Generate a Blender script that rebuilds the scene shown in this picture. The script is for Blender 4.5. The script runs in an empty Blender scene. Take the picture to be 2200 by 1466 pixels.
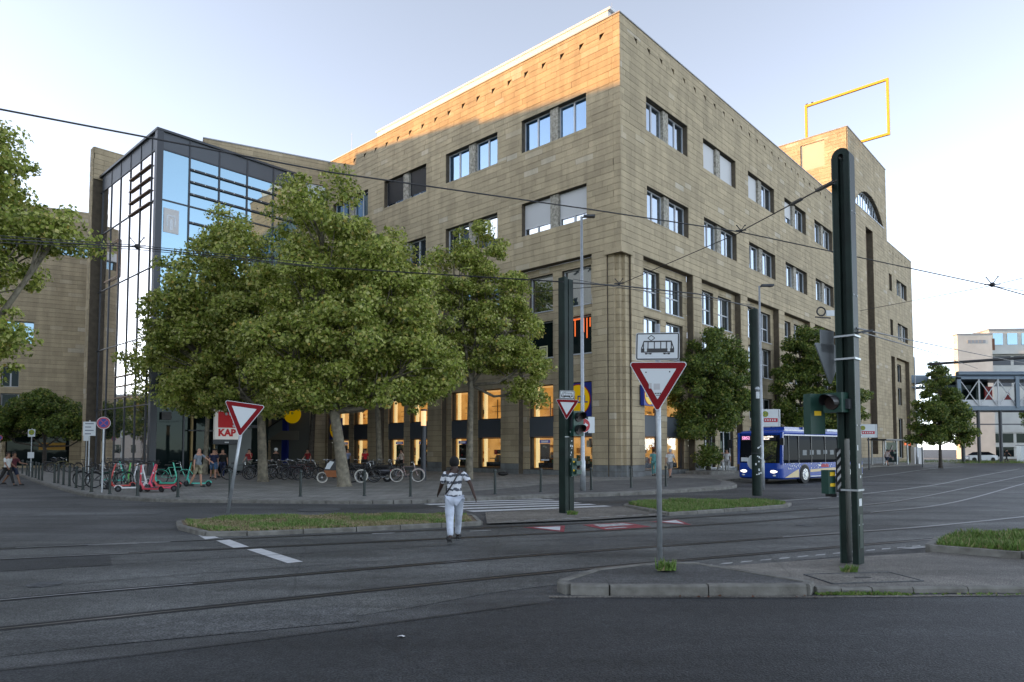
import bpy, math, random
import numpy as np
from mathutils import Vector, Matrix, Euler
R_ = math.radians
random.seed(11); np.random.seed(11)
S = bpy.context.scene
COL = S.collection

# ------------------------------------------------------------------ camera
EYE = 1.8
PITCH = R_(2.75)
cd = bpy.data.cameras.new('camera'); cam = bpy.data.objects.new('camera', cd); COL.objects.link(cam)
cam.location = (0, 0, EYE); cam.rotation_euler = (R_(90) + PITCH, 0, 0)
cd.sensor_width = 36; cd.lens = 36 * 1442 / 2200.; cd.shift_y = 163 / 2200.
cd.clip_start = .1; cd.clip_end = 4000
S.camera = cam
S.render.resolution_x, S.render.resolution_y = 1024, 682

# ------------------------------------------------------------------ light
SUN_AZ = (-.9995, -.03); SUN_EL = R_(10.0)      # low evening sun, from the left
w = bpy.data.worlds.new('World'); S.world = w; w.use_nodes = True
nt = w.node_tree; nt.nodes.clear()
sky = nt.nodes.new('ShaderNodeTexSky'); sky.sky_type = 'NISHITA'; sky.sun_disc = False
sky.sun_elevation = R_(10.0); sky.sun_rotation = R_(-91.7)
sky.air_density = .5; sky.dust_density = .2; sky.ozone_density = .6
bg = nt.nodes.new('ShaderNodeBackground'); bg.inputs[1].default_value = .15
wo = nt.nodes.new('ShaderNodeOutputWorld')
hs_ = nt.nodes.new('ShaderNodeHueSaturation'); hs_.inputs['Saturation'].default_value = .48     # hazy pale evening sky
nt.links.new(sky.outputs[0], hs_.inputs['Color']); nt.links.new(hs_.outputs[0], bg.inputs[0]); nt.links.new(bg.outputs[0], wo.inputs[0])
sl = bpy.data.lights.new('sun', 'SUN'); sl.energy = 2.2; sl.angle = R_(.5); sl.color = (1, .45, .06)
so = bpy.data.objects.new('sun', sl); COL.objects.link(so)
sd = Vector((SUN_AZ[0] * math.cos(SUN_EL), SUN_AZ[1] * math.cos(SUN_EL), math.sin(SUN_EL)))
so.rotation_euler = sd.to_track_quat('Z', 'Y').to_euler()
S.view_settings.view_transform = 'Standard'; S.view_settings.look = 'None'
S.view_settings.exposure = 1.98; S.view_settings.gamma = 1.0
S.view_settings.use_curve_mapping = False

# ------------------------------------------------------------------ helpers
def tag(o, label=None, cat=None, group=None, kind=None):
    if label: o['label'] = label
    if cat: o['category'] = cat
    if group: o['group'] = group
    if kind: o['kind'] = kind
    return o
def empty(name, loc=(0, 0, 0), rz=0, label=None, cat=None, group=None):
    o = bpy.data.objects.new(name, None); COL.objects.link(o)
    o.location = loc; o.rotation_euler = (0, 0, rz); o.empty_display_size = .3
    return tag(o, label, cat, group)
class MB:
    def __init__(s): s.v = []; s.f = []; s.m = []
    def add(s, vs, fs, m=0):
        b = len(s.v); s.v += [tuple(p) for p in vs]
        for f in fs: s.f.append([b + i for i in f]); s.m.append(m)
    def box(s, x0, x1, y0, y1, z0, z1, m=0, M=None):
        vs = [(x0,y0,z0),(x1,y0,z0),(x1,y1,z0),(x0,y1,z0),(x0,y0,z1),(x1,y0,z1),(x1,y1,z1),(x0,y1,z1)]
        if M is not None: vs = [M @ Vector(p) for p in vs]
        s.add(vs, [(0,3,2,1),(4,5,6,7),(0,1,5,4),(1,2,6,5),(2,3,7,6),(3,0,4,7)], m)
    def bar(s, a, b, wd, th=None, m=0):          # rectangular bar between two points
        a = Vector(a); b = Vector(b); d = b - a; L = d.length
        if L < 1e-6: return
        th = th or wd; q = d.to_track_quat('Z', 'Y').to_matrix().to_4x4(); q.translation = a
        s.box(-wd/2, wd/2, -th/2, th/2, 0, L, m, q)
    def tube(s, pts, rs, n=8, m=0, cap=True):
        pts = [Vector(p) for p in pts]
        if not hasattr(rs, '__len__'): rs = [rs] * len(pts)
        b = len(s.v); up = None
        for i, p in enumerate(pts):
            d = (pts[min(i+1, len(pts)-1)] - pts[max(i-1, 0)]).normalized()
            if up is None: up = Vector((1,0,0)) if abs(d.x) < .8 else Vector((0,1,0))
            a = d.cross(up).normalized(); c = d.cross(a).normalized(); up = c.cross(d).normalized() * -1 if False else up
            for k in range(n):
                t = 2*math.pi*k/n; q = p + (a*math.cos(t) + c*math.sin(t))*rs[i]; s.v.append(tuple(q))
        for i in range(len(pts)-1):
            for k in range(n):
                k2 = (k+1) % n
                s.f.append([b+i*n+k, b+i*n+k2, b+(i+1)*n+k2, b+(i+1)*n+k]); s.m.append(m)
        if cap:
            s.f.append([b+k for k in range(n)][::-1]); s.m.append(m)
            e = b+(len(pts)-1)*n; s.f.append([e+k for k in range(n)]); s.m.append(m)
    def torus(s, c, ax, R, r, n=28, k=6, m=0):
        c = Vector(c); ax = Vector(ax).normalized()
        a = ax.orthogonal().normalized(); d = ax.cross(a)
        b = len(s.v)
        for i in range(n):
            t = 2*math.pi*i/n; rad = a*math.cos(t) + d*math.sin(t)
            for j in range(k):
                q = 2*math.pi*j/k; s.v.append(tuple(c + rad*(R + r*math.cos(q)) + ax*(r*math.sin(q))))
        for i in range(n):
            for j in range(k):
                i2 = (i+1) % n; j2 = (j+1) % k
                s.f.append([b+i*k+j, b+i2*k+j, b+i2*k+j2, b+i*k+j2]); s.m.append(m)
    def disc(s, c, ax, R, th=.01, n=28, m=0):
        c = Vector(c); ax = Vector(ax).normalized(); s.tube([c, c + ax*th], [R, R], n, m)
    def prism(s, poly, z0, z1, m=0, M=None):
        n = len(poly); vs = [(p[0], p[1], z0) for p in poly] + [(p[0], p[1], z1) for p in poly]
        if M is not None: vs = [M @ Vector(p) for p in vs]
        s.add(vs, [list(range(n))[::-1], list(range(n, 2*n))] + [[i, (i+1) % n, n+(i+1) % n, n+i] for i in range(n)], m)
    def ball(s, c, r, n=12, k=8, m=0, M=None):
        if not hasattr(r, '__len__'): r = (r, r, r)
        vs = []; b = len(s.v)
        for i in range(k+1):
            ph = math.pi*i/k
            for j in range(n):
                t = 2*math.pi*j/n
                p = Vector((c[0] + r[0]*math.sin(ph)*math.cos(t), c[1] + r[1]*math.sin(ph)*math.sin(t), c[2] + r[2]*math.cos(ph)))
                vs.append(M @ p if M is not None else p)
        fs = []
        for i in range(k):
            for j in range(n):
                j2 = (j+1) % n; fs.append([i*n+j, (i+1)*n+j, (i+1)*n+j2, i*n+j2])
        s.add(vs, fs, m)
    def mesh(s, name, mats, smooth=False, bevel=0):
        me = bpy.data.meshes.new(name); me.from_pydata(s.v, [], s.f)
        if not isinstance(mats, (list, tuple)): mats = [mats]
        for q in mats: me.materials.append(q)
        if len(mats) > 1: me.polygons.foreach_set('material_index', s.m)
        if smooth: me.polygons.foreach_set('use_smooth', [True]*len(s.f))
        me.update(); return me
    def build(s, name, mats, parent=None, smooth=False, **k):
        me = s.mesh(name, mats, smooth)
        o = bpy.data.objects.new(name, me); COL.objects.link(o); o.parent = parent
        return tag(o, **k) if k else o
def inst(name, me, parent=None, loc=(0,0,0), rot=(0,0,0), scale=(1,1,1)):
    o = bpy.data.objects.new(name, me); COL.objects.link(o); o.parent = parent
    o.location = loc; o.rotation_euler = rot; o.scale = scale; return o
def kids(o): return [c for c in CH.get(o.name, [])]
def copy_tree(o, parent=None, mats=None):
    c = o.copy(); COL.objects.link(c); c.parent = parent
    if mats and c.data is not None:
        for i, sl_ in enumerate(c.material_slots):
            nm_ = sl_.material.name if sl_.material else ''
            if nm_ in mats: sl_.link = 'OBJECT'; sl_.material = mats[nm_]
    for ch in o.children: copy_tree(ch, c, mats)
    return c
def smooth_poly(pts, n=8):
    out = []; P = [pts[0]] + list(pts) + [pts[-1]]
    for i in range(1, len(P)-2):
        p0, p1, p2, p3 = [np.array(q, float) for q in P[i-1:i+3]]
        for k in range(n):
            t = k/n; out.append(tuple(.5*((2*p1) + (-p0+p2)*t + (2*p0-5*p1+4*p2-p3)*t*t + (-p0+3*p1-3*p2+p3)*t**3)))
    out.append(tuple(pts[-1])); return out
def text_mesh(txt, size, depth=.004, font_bold=0.0, align='CENTER'):
    cu = bpy.data.curves.new('lettering', 'FONT'); cu.body = txt; cu.size = size; cu.extrude = depth
    cu.align_x = align; cu.align_y = 'CENTER'; cu.offset = font_bold; cu.resolution_u = 2
    o = bpy.data.objects.new('lettering', cu); COL.objects.link(o)
    dg = bpy.context.evaluated_depsgraph_get()
    me = bpy.data.meshes.new_from_object(o.evaluated_get(dg)); bpy.data.objects.remove(o); return me
def sheet(name, poly, z, m, parent=None, **k):
    b = MB(); b.add([(p[0], p[1], z) for p in poly], [list(range(len(poly)))])
    return b.build(name, m, parent, **k)
def strip(b, pts, wd, z, off=0, m=0):
    pts = [np.array(p[:2], float) for p in pts]; L = []
    for i, p in enumerate(pts):
        d = pts[min(i+1, len(pts)-1)] - pts[max(i-1, 0)]; d /= np.linalg.norm(d) + 1e-9
        nrm = np.array((-d[1], d[0])); L.append((p + nrm*(off+wd/2), p + nrm*(off-wd/2)))
    for i in range(len(L)-1):
        b.add([(*L[i][1], z), (*L[i+1][1], z), (*L[i+1][0], z), (*L[i][0], z)], [(0,1,2,3)], m)

# ------------------------------------------------------------------ materials
MATS = {}
def mat(name, col, rough=.6, metal=0, var=0, scale=4, bump=0, bscale=None, rand=None, spec=None, emit=0, coat=0, col2=None, detail=4, sheen=0):
    if name in MATS: return MATS[name]
    m = bpy.data.materials.new(name); m.use_nodes = True; n = m.node_tree; p = n.nodes['Principled BSDF']
    p.inputs['Roughness'].default_value = rough; p.inputs['Metallic'].default_value = metal
    if spec is not None: p.inputs['Specular IOR Level'].default_value = spec
    if coat: p.inputs['Coat Weight'].default_value = coat; p.inputs['Coat Roughness'].default_value = .05
    c = (*col, 1)
    p.inputs['Base Color'].default_value = c
    src = None
    if var or bump or rand:
        geo = n.nodes.new('ShaderNodeNewGeometry')
        no = n.nodes.new('ShaderNodeTexNoise'); no.inputs['Scale'].default_value = scale; no.inputs['Detail'].default_value = detail
        n.links.new(geo.outputs['Position'], no.inputs['Vector'])
    if var:
        mx = n.nodes.new('ShaderNodeMix'); mx.data_type = 'RGBA'
        c2 = col2 if col2 else tuple(max(0, q*(1-var)) for q in col)
        c1 = col if col2 else tuple(min(1, q*(1+var)) for q in col)
        mx.inputs[6].default_value = (*c2, 1); mx.inputs[7].default_value = (*c1, 1)
        mr = n.nodes.new('ShaderNodeMapRange'); mr.inputs[1].default_value = .32; mr.inputs[2].default_value = .68
        n.links.new(no.outputs[0], mr.inputs[0]); n.links.new(mr.outputs[0], mx.inputs[0]); src = mx.outputs[2]
    if rand:
        rr = n.nodes.new('ShaderNodeValToRGB'); rr.color_ramp.interpolation = 'LINEAR'
        cr = rr.color_ramp; cr.elements.remove(cr.elements[0])
        for i, (pos, cc) in enumerate(rand[1]):
            e = cr.elements[0] if i == 0 else cr.elements.new(pos); e.position = pos; e.color = (*cc, 1)
        if rand[0] == 'island': n.links.new(geo.outputs['Random Per Island'], rr.inputs[0])
        else:
            oi = n.nodes.new('ShaderNodeObjectInfo'); n.links.new(oi.outputs['Random'], rr.inputs[0])
        if src is None: src = rr.outputs[0]
        else:
            mu = n.nodes.new('ShaderNodeMix'); mu.data_type = 'RGBA'; mu.blend_type = 'MULTIPLY'; mu.inputs[0].default_value = 1
            n.links.new(rr.outputs[0], mu.inputs[6]); n.links.new(src, mu.inputs[7]); src = mu.outputs[2]
    if src is not None: n.links.new(src, p.inputs['Base Color'])
    if bump:
        nb = n.nodes.new('ShaderNodeTexNoise'); nb.inputs['Scale'].default_value = bscale or scale*6; nb.inputs['Detail'].default_value = 3
        n.links.new(geo.outputs['Position'], nb.inputs['Vector'])
        bp = n.nodes.new('ShaderNodeBump'); bp.inputs['Strength'].default_value = bump; bp.inputs['Distance'].default_value = .02
        n.links.new(nb.outputs[0], bp.inputs['Height']); n.links.new(bp.outputs[0], p.inputs['Normal'])
    if emit:
        p.inputs['Emission Strength'].default_value = emit
        if src is not None: n.links.new(src, p.inputs['Emission Color'])
        else: p.inputs['Emission Color'].default_value = c
    MATS[name] = m; return m
def glass_opaque(name, base=(.02,.03,.035), refl=(.8,.9,1), fac=.4, rough=.02, wob=0):
    m = bpy.data.materials.new(name); m.use_nodes = True; n = m.node_tree; n.nodes.clear()
    d = n.nodes.new('ShaderNodeBsdfDiffuse'); d.inputs[0].default_value = (*base, 1)
    g = n.nodes.new('ShaderNodeBsdfGlossy'); g.inputs[0].default_value = (*refl, 1); g.inputs[1].default_value = rough
    lw = n.nodes.new('ShaderNodeLayerWeight'); lw.inputs[0].default_value = .35
    mr = n.nodes.new('ShaderNodeMapRange'); mr.inputs[3].default_value = fac; mr.inputs[4].default_value = 1
    n.links.new(lw.outputs['Fresnel'], mr.inputs[0])
    mx = n.nodes.new('ShaderNodeMixShader'); o = n.nodes.new('ShaderNodeOutputMaterial')
    n.links.new(mr.outputs[0], mx.inputs[0]); n.links.new(d.outputs[0], mx.inputs[1]); n.links.new(g.outputs[0], mx.inputs[2]); n.links.new(mx.outputs[0], o.inputs[0])
    if wob:
        geo = n.nodes.new('ShaderNodeNewGeometry'); no = n.nodes.new('ShaderNodeTexNoise'); no.inputs['Scale'].default_value = .8
        bp = n.nodes.new('ShaderNodeBump'); bp.inputs['Strength'].default_value = wob; bp.inputs['Distance'].default_value = .02
        n.links.new(geo.outputs['Position'], no.inputs['Vector']); n.links.new(no.outputs[0], bp.inputs['Height']); n.links.new(bp.outputs[0], g.inputs['Normal'])
    MATS[name] = m; return m
def glass_clear(name, tint=(.9,.95,1), fac=.06):
    m = bpy.data.materials.new(name); m.use_nodes = True; n = m.node_tree; n.nodes.clear()
    d = n.nodes.new('ShaderNodeBsdfTransparent'); d.inputs[0].default_value = (*tint, 1)
    g = n.nodes.new('ShaderNodeBsdfGlossy'); g.inputs[0].default_value = (1, 1, 1, 1); g.inputs[1].default_value = .02
    lw = n.nodes.new('ShaderNodeLayerWeight'); lw.inputs[0].default_value = .5
    pw = n.nodes.new('ShaderNodeMath'); pw.operation = 'POWER'; pw.inputs[1].default_value = 4
    mr = n.nodes.new('ShaderNodeMapRange'); mr.inputs[3].default_value = fac; mr.inputs[4].default_value = 1
    n.links.new(lw.outputs['Facing'], pw.inputs[0]); n.links.new(pw.outputs[0], mr.inputs[0])
    mx = n.nodes.new('ShaderNodeMixShader'); o = n.nodes.new('ShaderNodeOutputMaterial')
    n.links.new(mr.outputs[0], mx.inputs[0]); n.links.new(d.outputs[0], mx.inputs[1]); n.links.new(g.outputs[0], mx.inputs[2]); n.links.new(mx.outputs[0], o.inputs[0])
    MATS[name] = m; return m
STONE = (.45, .37, .24)
def sc(c, k): return tuple(q*k for q in c)
stone_ramp = [(0, sc(STONE, .87)), (.3, sc(STONE, .97)), (.75, sc(STONE, 1.03)), (.96, sc(STONE, 1.12)), (1, (.54, .48, .37))]
def stonemat(name, kind):
    m = mat(name, (1, 1, 1), .85, var=.13, scale=.5, bump=.35, bscale=9, rand=(kind, stone_ramp))
    n = m.node_tree; p = n.nodes['Principled BSDF']; lk = p.inputs['Base Color'].links[0].from_socket
    geo = n.nodes.new('ShaderNodeNewGeometry'); mp = n.nodes.new('ShaderNodeMapping'); mp.inputs['Scale'].default_value = (1.6, 1.6, .16)
    n.links.new(geo.outputs['Position'], mp.inputs['Vector'])
    no = n.nodes.new('ShaderNodeTexNoise'); no.inputs['Scale'].default_value = 1.0; no.inputs['Detail'].default_value = 6; n.links.new(mp.outputs[0], no.inputs['Vector'])
    n2 = n.nodes.new('ShaderNodeTexNoise'); n2.inputs['Scale'].default_value = 22; n2.inputs['Detail'].default_value = 3; n.links.new(geo.outputs['Position'], n2.inputs['Vector'])
    k = None
    for q, lo, hi, a, b in ((no, .34, .60, .85, 1.05), (n2, .3, .7, .88, 1.12)):
        mr = n.nodes.new('ShaderNodeMapRange'); mr.inputs[1].default_value = lo; mr.inputs[2].default_value = hi; mr.inputs[3].default_value = a; mr.inputs[4].default_value = b; n.links.new(q.outputs[0], mr.inputs[0])
        if k is None: k = mr.outputs[0]
        else:
            mu = n.nodes.new('ShaderNodeMath'); mu.operation = 'MULTIPLY'; n.links.new(k, mu.inputs[0]); n.links.new(mr.outputs[0], mu.inputs[1]); k = mu.outputs[0]
    sc_ = n.nodes.new('ShaderNodeVectorMath'); sc_.operation = 'SCALE'; n.links.new(lk, sc_.inputs[0]); n.links.new(k, sc_.inputs['Scale']); n.links.new(sc_.outputs[0], p.inputs['Base Color'])
    return m
M_stone = stonemat('sandstone', 'island'); M_stone1 = stonemat('sandstone_block', 'object')
M_mortar = mat('mortar', (.10, .082, .058), .9, var=.2, scale=3)
M_reveal = mat('stone_reveal', sc(STONE, .85), .85, var=.15, scale=3)
M_plinth = mat('plinth_granite', (.17, .18, .18), .7, var=.25, scale=2, bump=.2)
M_rough = mat('rough_pillar_stone', (.33, .31, .26), .9, var=.45, scale=6, bump=.6)
M_coping = mat('coping_metal', (.30, .31, .32), .45, .3)
M_white = mat('white_paint', (.72, .73, .73), .45)
M_frame = mat('window_frame', (.48, .50, .52), .4)
M_dark = mat('dark_grey_metal', (.045, .05, .058), .4, .3)
M_fascia = mat('fascia_grey', (.075, .088, .105), .45)
M_black = mat('black_plastic', (.012, .012, .013), .4)
M_blind = mat('white_blind', (.62, .63, .64), .6)
M_dblind = mat('dark_blind', (.012, .014, .018), .6)
M_pane = glass_opaque('office_glass', (.03, .04, .05), (.80, .90, 1), .42, wob=.25)
M_pane_up = glass_opaque('office_glass_blue', (.02, .05, .09), (.5, .72, 1), .38, wob=.2)
M_pane_blue = glass_opaque('curtain_glass', (.05, .12, .16), (.55, .80, .95), .42, wob=.15)
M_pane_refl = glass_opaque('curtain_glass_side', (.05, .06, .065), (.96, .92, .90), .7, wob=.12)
M_darkglass = glass_opaque('dark_glass', (.008, .014, .014), (.14, .17, .17), .02, wob=.1)
M_shopglass = glass_clear('shop_glass')
M_steel = mat('galvanised_steel', (.42, .45, .47), .42, .6, var=.12, scale=8)
M_mast = mat('mast_green_paint', (.008, .019, .015), .5, .0, spec=.25, var=.35, scale=2.5, bump=.06, bscale=20)
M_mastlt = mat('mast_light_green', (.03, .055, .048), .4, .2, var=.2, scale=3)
M_wire = mat('wire_black', (.015, .015, .017), .5)
M_bollard = mat('bollard_green_black', (.012, .022, .02), .4)
M_red = mat('sign_red', (.20, .003, .008), .5, spec=.15)
M_signwhite = mat('sign_white', (.60, .64, .66), .4)
M_signback = mat('sign_back', (.22, .24, .25), .5, .5)
M_yellow = mat('yellow_paint', (.85, .55, .03), .45)
M_blueink = mat('sign_blue', (.012, .03, .25), .4)
M_tyre = mat('tyre_rubber', (.013, .013, .014), .75)
M_chrome = mat('bright_metal', (.6, .62, .64), .25, .9)
M_bronze = mat('bronze_metal', (.20, .12, .07), .4, .5)
# ------------------------------------------------------------------ ground, roads, markings
C0 = Vector((6.5909, 40.0596, 0)); ANG = R_(47.45)
U = Vector((math.cos(ANG), math.sin(ANG), 0)); V = Vector((-U.y, U.x, 0))
def loc(x, y, z=0): return C0 + U*x + V*y + Vector((0, 0, z))

def asphalt(name, c, patch=.32, cb=None):
    m = bpy.data.materials.new(name); m.use_nodes = True; n = m.node_tree; p = n.nodes['Principled BSDF']
    geo = n.nodes.new('ShaderNodeNewGeometry')
    mp = n.nodes.new('ShaderNodeMapping'); mp.inputs['Rotation'].default_value = (0, 0, R_(-25)); mp.inputs['Scale'].default_value = (.18, .9, 1)
    n.links.new(geo.outputs['Position'], mp.inputs['Vector'])
    def noise(scale, det, vec):
        q = n.nodes.new('ShaderNodeTexNoise'); q.inputs['Scale'].default_value = scale; q.inputs['Detail'].default_value = det
        n.links.new(vec, q.inputs['Vector']); return q.outputs[0]
    def mr(s, a, b, lo, hi):
        q = n.nodes.new('ShaderNodeMapRange'); q.inputs[1].default_value = a; q.inputs[2].default_value = b
        q.inputs[3].default_value = lo; q.inputs[4].default_value = hi; n.links.new(s, q.inputs[0]); return q.outputs[0]
    def mul(a, b):
        q = n.nodes.new('ShaderNodeMath'); q.operation = 'MULTIPLY'; n.links.new(a, q.inputs[0]); n.links.new(b, q.inputs[1]); return q.outputs[0]
    a = mr(noise(.9, 4, mp.outputs[0]), .3, .7, 1-patch, 1+patch)
    b = mr(noise(.35, 3, geo.outputs['Position']), .35, .65, 1-patch*.7, 1+patch*.7)
    g = mr(noise(55, 2, geo.outputs['Position']), .34, .66, .35, 1.9)
    k = mul(mul(a, b), g)
    k = mul(k, mr(noise(7, 5, geo.outputs['Position']), .35, .65, .84, 1.18))
    k = mul(k, mr(noise(2.2, 6, mp.outputs[0]), .38, .62, .84, 1.14))
    # light aggregate specks
    vo = n.nodes.new('ShaderNodeTexVoronoi'); vo.inputs['Scale'].default_value = 38; n.links.new(geo.outputs['Position'], vo.inputs['Vector'])
    sp = mr(vo.outputs['Distance'], .06, .2, 2.1, .95); k = mul(k, sp)
    # thin cracks and seams
    v2 = n.nodes.new('ShaderNodeTexVoronoi'); v2.feature = 'DISTANCE_TO_EDGE'; v2.inputs['Scale'].default_value = .22
    wv = n.nodes.new('ShaderNodeMix'); wv.data_type = 'VECTOR'; wv.inputs[0].default_value = .12
    nz = n.nodes.new('ShaderNodeTexNoise'); nz.inputs['Scale'].default_value = 1.5; n.links.new(geo.outputs['Position'], nz.inputs['Vector'])
    n.links.new(geo.outputs['Position'], wv.inputs[4]); n.links.new(nz.outputs['Color'], wv.inputs[5]); n.links.new(wv.outputs[1], v2.inputs['Vector'])
    ck = mr(v2.outputs['Distance'], .0, .004, .72, 1); k = mul(k, ck)
    mx = n.nodes.new('ShaderNodeVectorMath'); mx.operation = 'SCALE'; mx.inputs[0].default_value = c
    n.links.new(k, mx.inputs['Scale']); n.links.new(mx.outputs[0], p.inputs['Base Color'])
    p.inputs['Roughness'].default_value = .62
    p.inputs['Specular IOR Level'].default_value = .35
    bp = n.nodes.new('ShaderNodeBump'); bp.inputs['Strength'].default_value = .5; bp.inputs['Distance'].default_value = .008
    n.links.new(g, bp.inputs['Height']); n.links.new(bp.outputs[0], p.inputs['Normal'])
    return m
A_main = asphalt('asphalt', (.062, .064, .064), .4); A_dark = asphalt('asphalt_fresh', (.031, .033, .035), .22)
A_track = asphalt('asphalt_track', (.080, .083, .080), .42); A_far = asphalt('asphalt_lane', (.070, .073, .073), .35)
def paving(name, c, s=1.0):
    m = bpy.data.materials.new(name); m.use_nodes = True; n = m.node_tree; p = n.nodes['Principled BSDF']
    geo = n.nodes.new('ShaderNodeNewGeometry'); mp = n.nodes.new('ShaderNodeMapping'); mp.inputs['Rotation'].default_value = (0, 0, -ANG)
    n.links.new(geo.outputs['Position'], mp.inputs['Vector'])
    br = n.nodes.new('ShaderNodeTexBrick'); br.inputs['Scale'].default_value = s; br.inputs['Mortar Size'].default_value = .018
    br.inputs['Brick Width'].default_value = .6; br.inputs['Row Height'].default_value = .3
    br.inputs['Color1'].default_value = (*sc(c, 1.1), 1); br.inputs['Color2'].default_value = (*sc(c, .85), 1); br.inputs['Mortar'].default_value = (*sc(c, .35), 1)
    n.links.new(mp.outputs[0], br.inputs['Vector'])
    no = n.nodes.new('ShaderNodeTexNoise'); no.inputs['Scale'].default_value = .8; no.inputs['Detail'].default_value = 6; n.links.new(geo.outputs['Position'], no.inputs['Vector'])
    mr = n.nodes.new('ShaderNodeMapRange'); mr.inputs[1].default_value = .3; mr.inputs[2].default_value = .7; mr.inputs[3].default_value = .7; mr.inputs[4].default_value = 1.25
    n.links.new(no.outputs[0], mr.inputs[0])
    mu = n.nodes.new('ShaderNodeVectorMath'); mu.operation = 'SCALE'; n.links.new(br.outputs[0], mu.inputs[0]); n.links.new(mr.outputs[0], mu.inputs['Scale'])
    n.links.new(mu.outputs[0], p.inputs['Base Color']); p.inputs['Roughness'].default_value = .8
    return m
P_pave = paving('pavement_slabs', (.23, .225, .205)); P_dark = paving('pavement_dark_slabs', (.12, .12, .115), 1.4)
P_small = asphalt('exposed_aggregate_paving', (.15, .14, .122), .28)
M_kerb = mat('kerb_concrete', (.21, .205, .185), .85, var=.35, scale=5, bump=.35, bscale=30, col2=(.12, .115, .10))
M_paint = mat('road_paint', (.55, .56, .56), .6, var=.12, scale=5)
M_paintw = mat('worn_road_paint', (.36, .365, .36), .7, var=.35, scale=9, detail=8)
M_redpaint = mat('red_road_paint', (.24, .035, .045), .7, var=.3, scale=5)
M_tar = mat('tar_joint', (.016, .016, .018), .55, var=.2)
M_rail = mat('rail_steel', (.13, .12, .11), .35, .6)
M_groove = mat('rail_groove', (.006, .006, .006), .8)
M_soil = mat('dry_soil', (.16, .12, .075), .95, var=.4, scale=3, bump=.4)
M_grate = mat('cast_iron', (.10, .105, .11), .6, .5, var=.3, scale=12)

sheet('ground', [(-600, -600), (1500, -600), (1500, 2500), (-600, 2500)], 0, A_main, kind='structure')
sheet('road', [(-60, -20), (-60, 2.2), (-8, 4.6), (-5.2, 5.1), (-2.4, 6.4), (.4, 8.0), (.8, 8.5), (3.8, 8.5), (60, 8.0), (60, -20)], .004, A_dark, kind='structure')
sheet('tram_bed', smooth_poly([(-30, -4.5), (-5.1, 5.6), (.4, 8.9), (6.0, 11.6), (12, 14.6), (18, 18.5), (26, 26.0), (50, 52)], 6) +
      smooth_poly([(44, 60), (20, 33.0), (11, 23.2), (4.8, 18.6), (-1.0, 16.0), (-6.6, 14.2), (-14, 11.6), (-40, 2)], 6), .004, A_track, kind='structure')
# pavement around the building
kerb_far = smooth_poly([(-75, 92), (-52, 68.5), (-38.8, 51), (-34.5, 47), (-24.4, 34.9), (-18.4, 28.1), (-15.6, 25.2), (-13.1, 23.5), (-11.5, 22.85), (-7.7, 22.4), (-3.9, 22.2), (-1.6, 23.2), (.3, 24.3), (4.1, 26.0), (8.2, 28.9), (10.3, 31.3), (11.3, 34.6), (12.0, 37.6), (17.5, 43), (25.5, 50.5), (33.9, 64.4), (44.2, 74.3), (60, 90), (75, 110)], 5)
poly = kerb_far + [(95, 200), (-75, 200)]
b = MB(); n_ = len(poly)
b.add([(p[0], p[1], .12) for p in poly], [list(range(n_))])
b.build('pavement', P_pave, kind='structure')
def kerb_line(name, pts, label, h=.14, wd=.16, step=1.0, closed=False, parent=None, kindm=M_kerb, top=None, z0=-.05, far=45, gap=.008):
    """a row of kerb stones; near stones are parts, the far rest is joined"""
    pts = [Vector((p[0], p[1])) for p in pts]
    if closed: pts.append(pts[0])
    seg = []; 
    for i in range(len(pts)-1):
        a, c = pts[i], pts[i+1]; L = (c-a).length; k = max(1, round(L/step))
        for j in range(k): seg.append((a + (c-a)*(j/k), a + (c-a)*((j+1)/k)))
    root = parent or empty(name, (pts[0].x, pts[0].y, 0), label=label, cat='kerb')
    if not parent: root['kind'] = 'structure'
    base = Vector((pts[0].x, pts[0].y, 0)) if not parent else parent.location
    rest = MB()
    for a, c in seg:
        d = (c-a); L = d.length; an = math.atan2(d.y, d.x); mid = (a+c)/2
        hh = h + random.uniform(-.006, .006)
        if mid.length < far:
            q = MB(); bx = L/2-gap
            q.v = [(-bx, -wd/2, z0), (bx, -wd/2, z0), (bx, wd/2, z0), (-bx, wd/2, z0), (-bx, -wd/2, hh-.02), (bx, -wd/2, hh-.02), (bx, wd/2, hh), (-bx, wd/2, hh), (-bx, -wd/2+.02, hh), (bx, -wd/2+.02, hh)]
            q.f = [[0,3,2,1],[0,1,5,4],[4,5,9,8],[8,9,6,7],[1,2,6,9,5],[2,3,7,6],[3,0,4,8,7]]; q.m = [0]*7
            o = q.build('kerb_stone', kindm, root); o.location = (mid.x-base.x, mid.y-base.y, random.uniform(-.004, .004)); o.rotation_euler = (0, 0, an)
        else:
            M = Matrix.Translation((mid.x-base.x, mid.y-base.y, 0)) @ Matrix.Rotation(an, 4, 'Z')
            rest.box(-L/2+gap, L/2-gap, -wd/2, wd/2, z0, hh, 0, M)
    if rest.f: o = rest.build('kerb_stones', kindm, root, kind='stuff')
    return root
kf = [p for p in kerb_far]
kerb_line('kerb', kf, 'pale concrete kerb around the pavement in front of the stone building', h=.125, wd=.15)
sheet('footpath', [(.3, 24.9), (4.0, 26.6), (7.9, 29.5), (9.8, 31.7), (10.9, 35.0), (11.5, 38.2), (9.5, 39.5), (2.5, 33.6), (-3.2, 24.2)], .124, P_dark, kind='structure')
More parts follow.
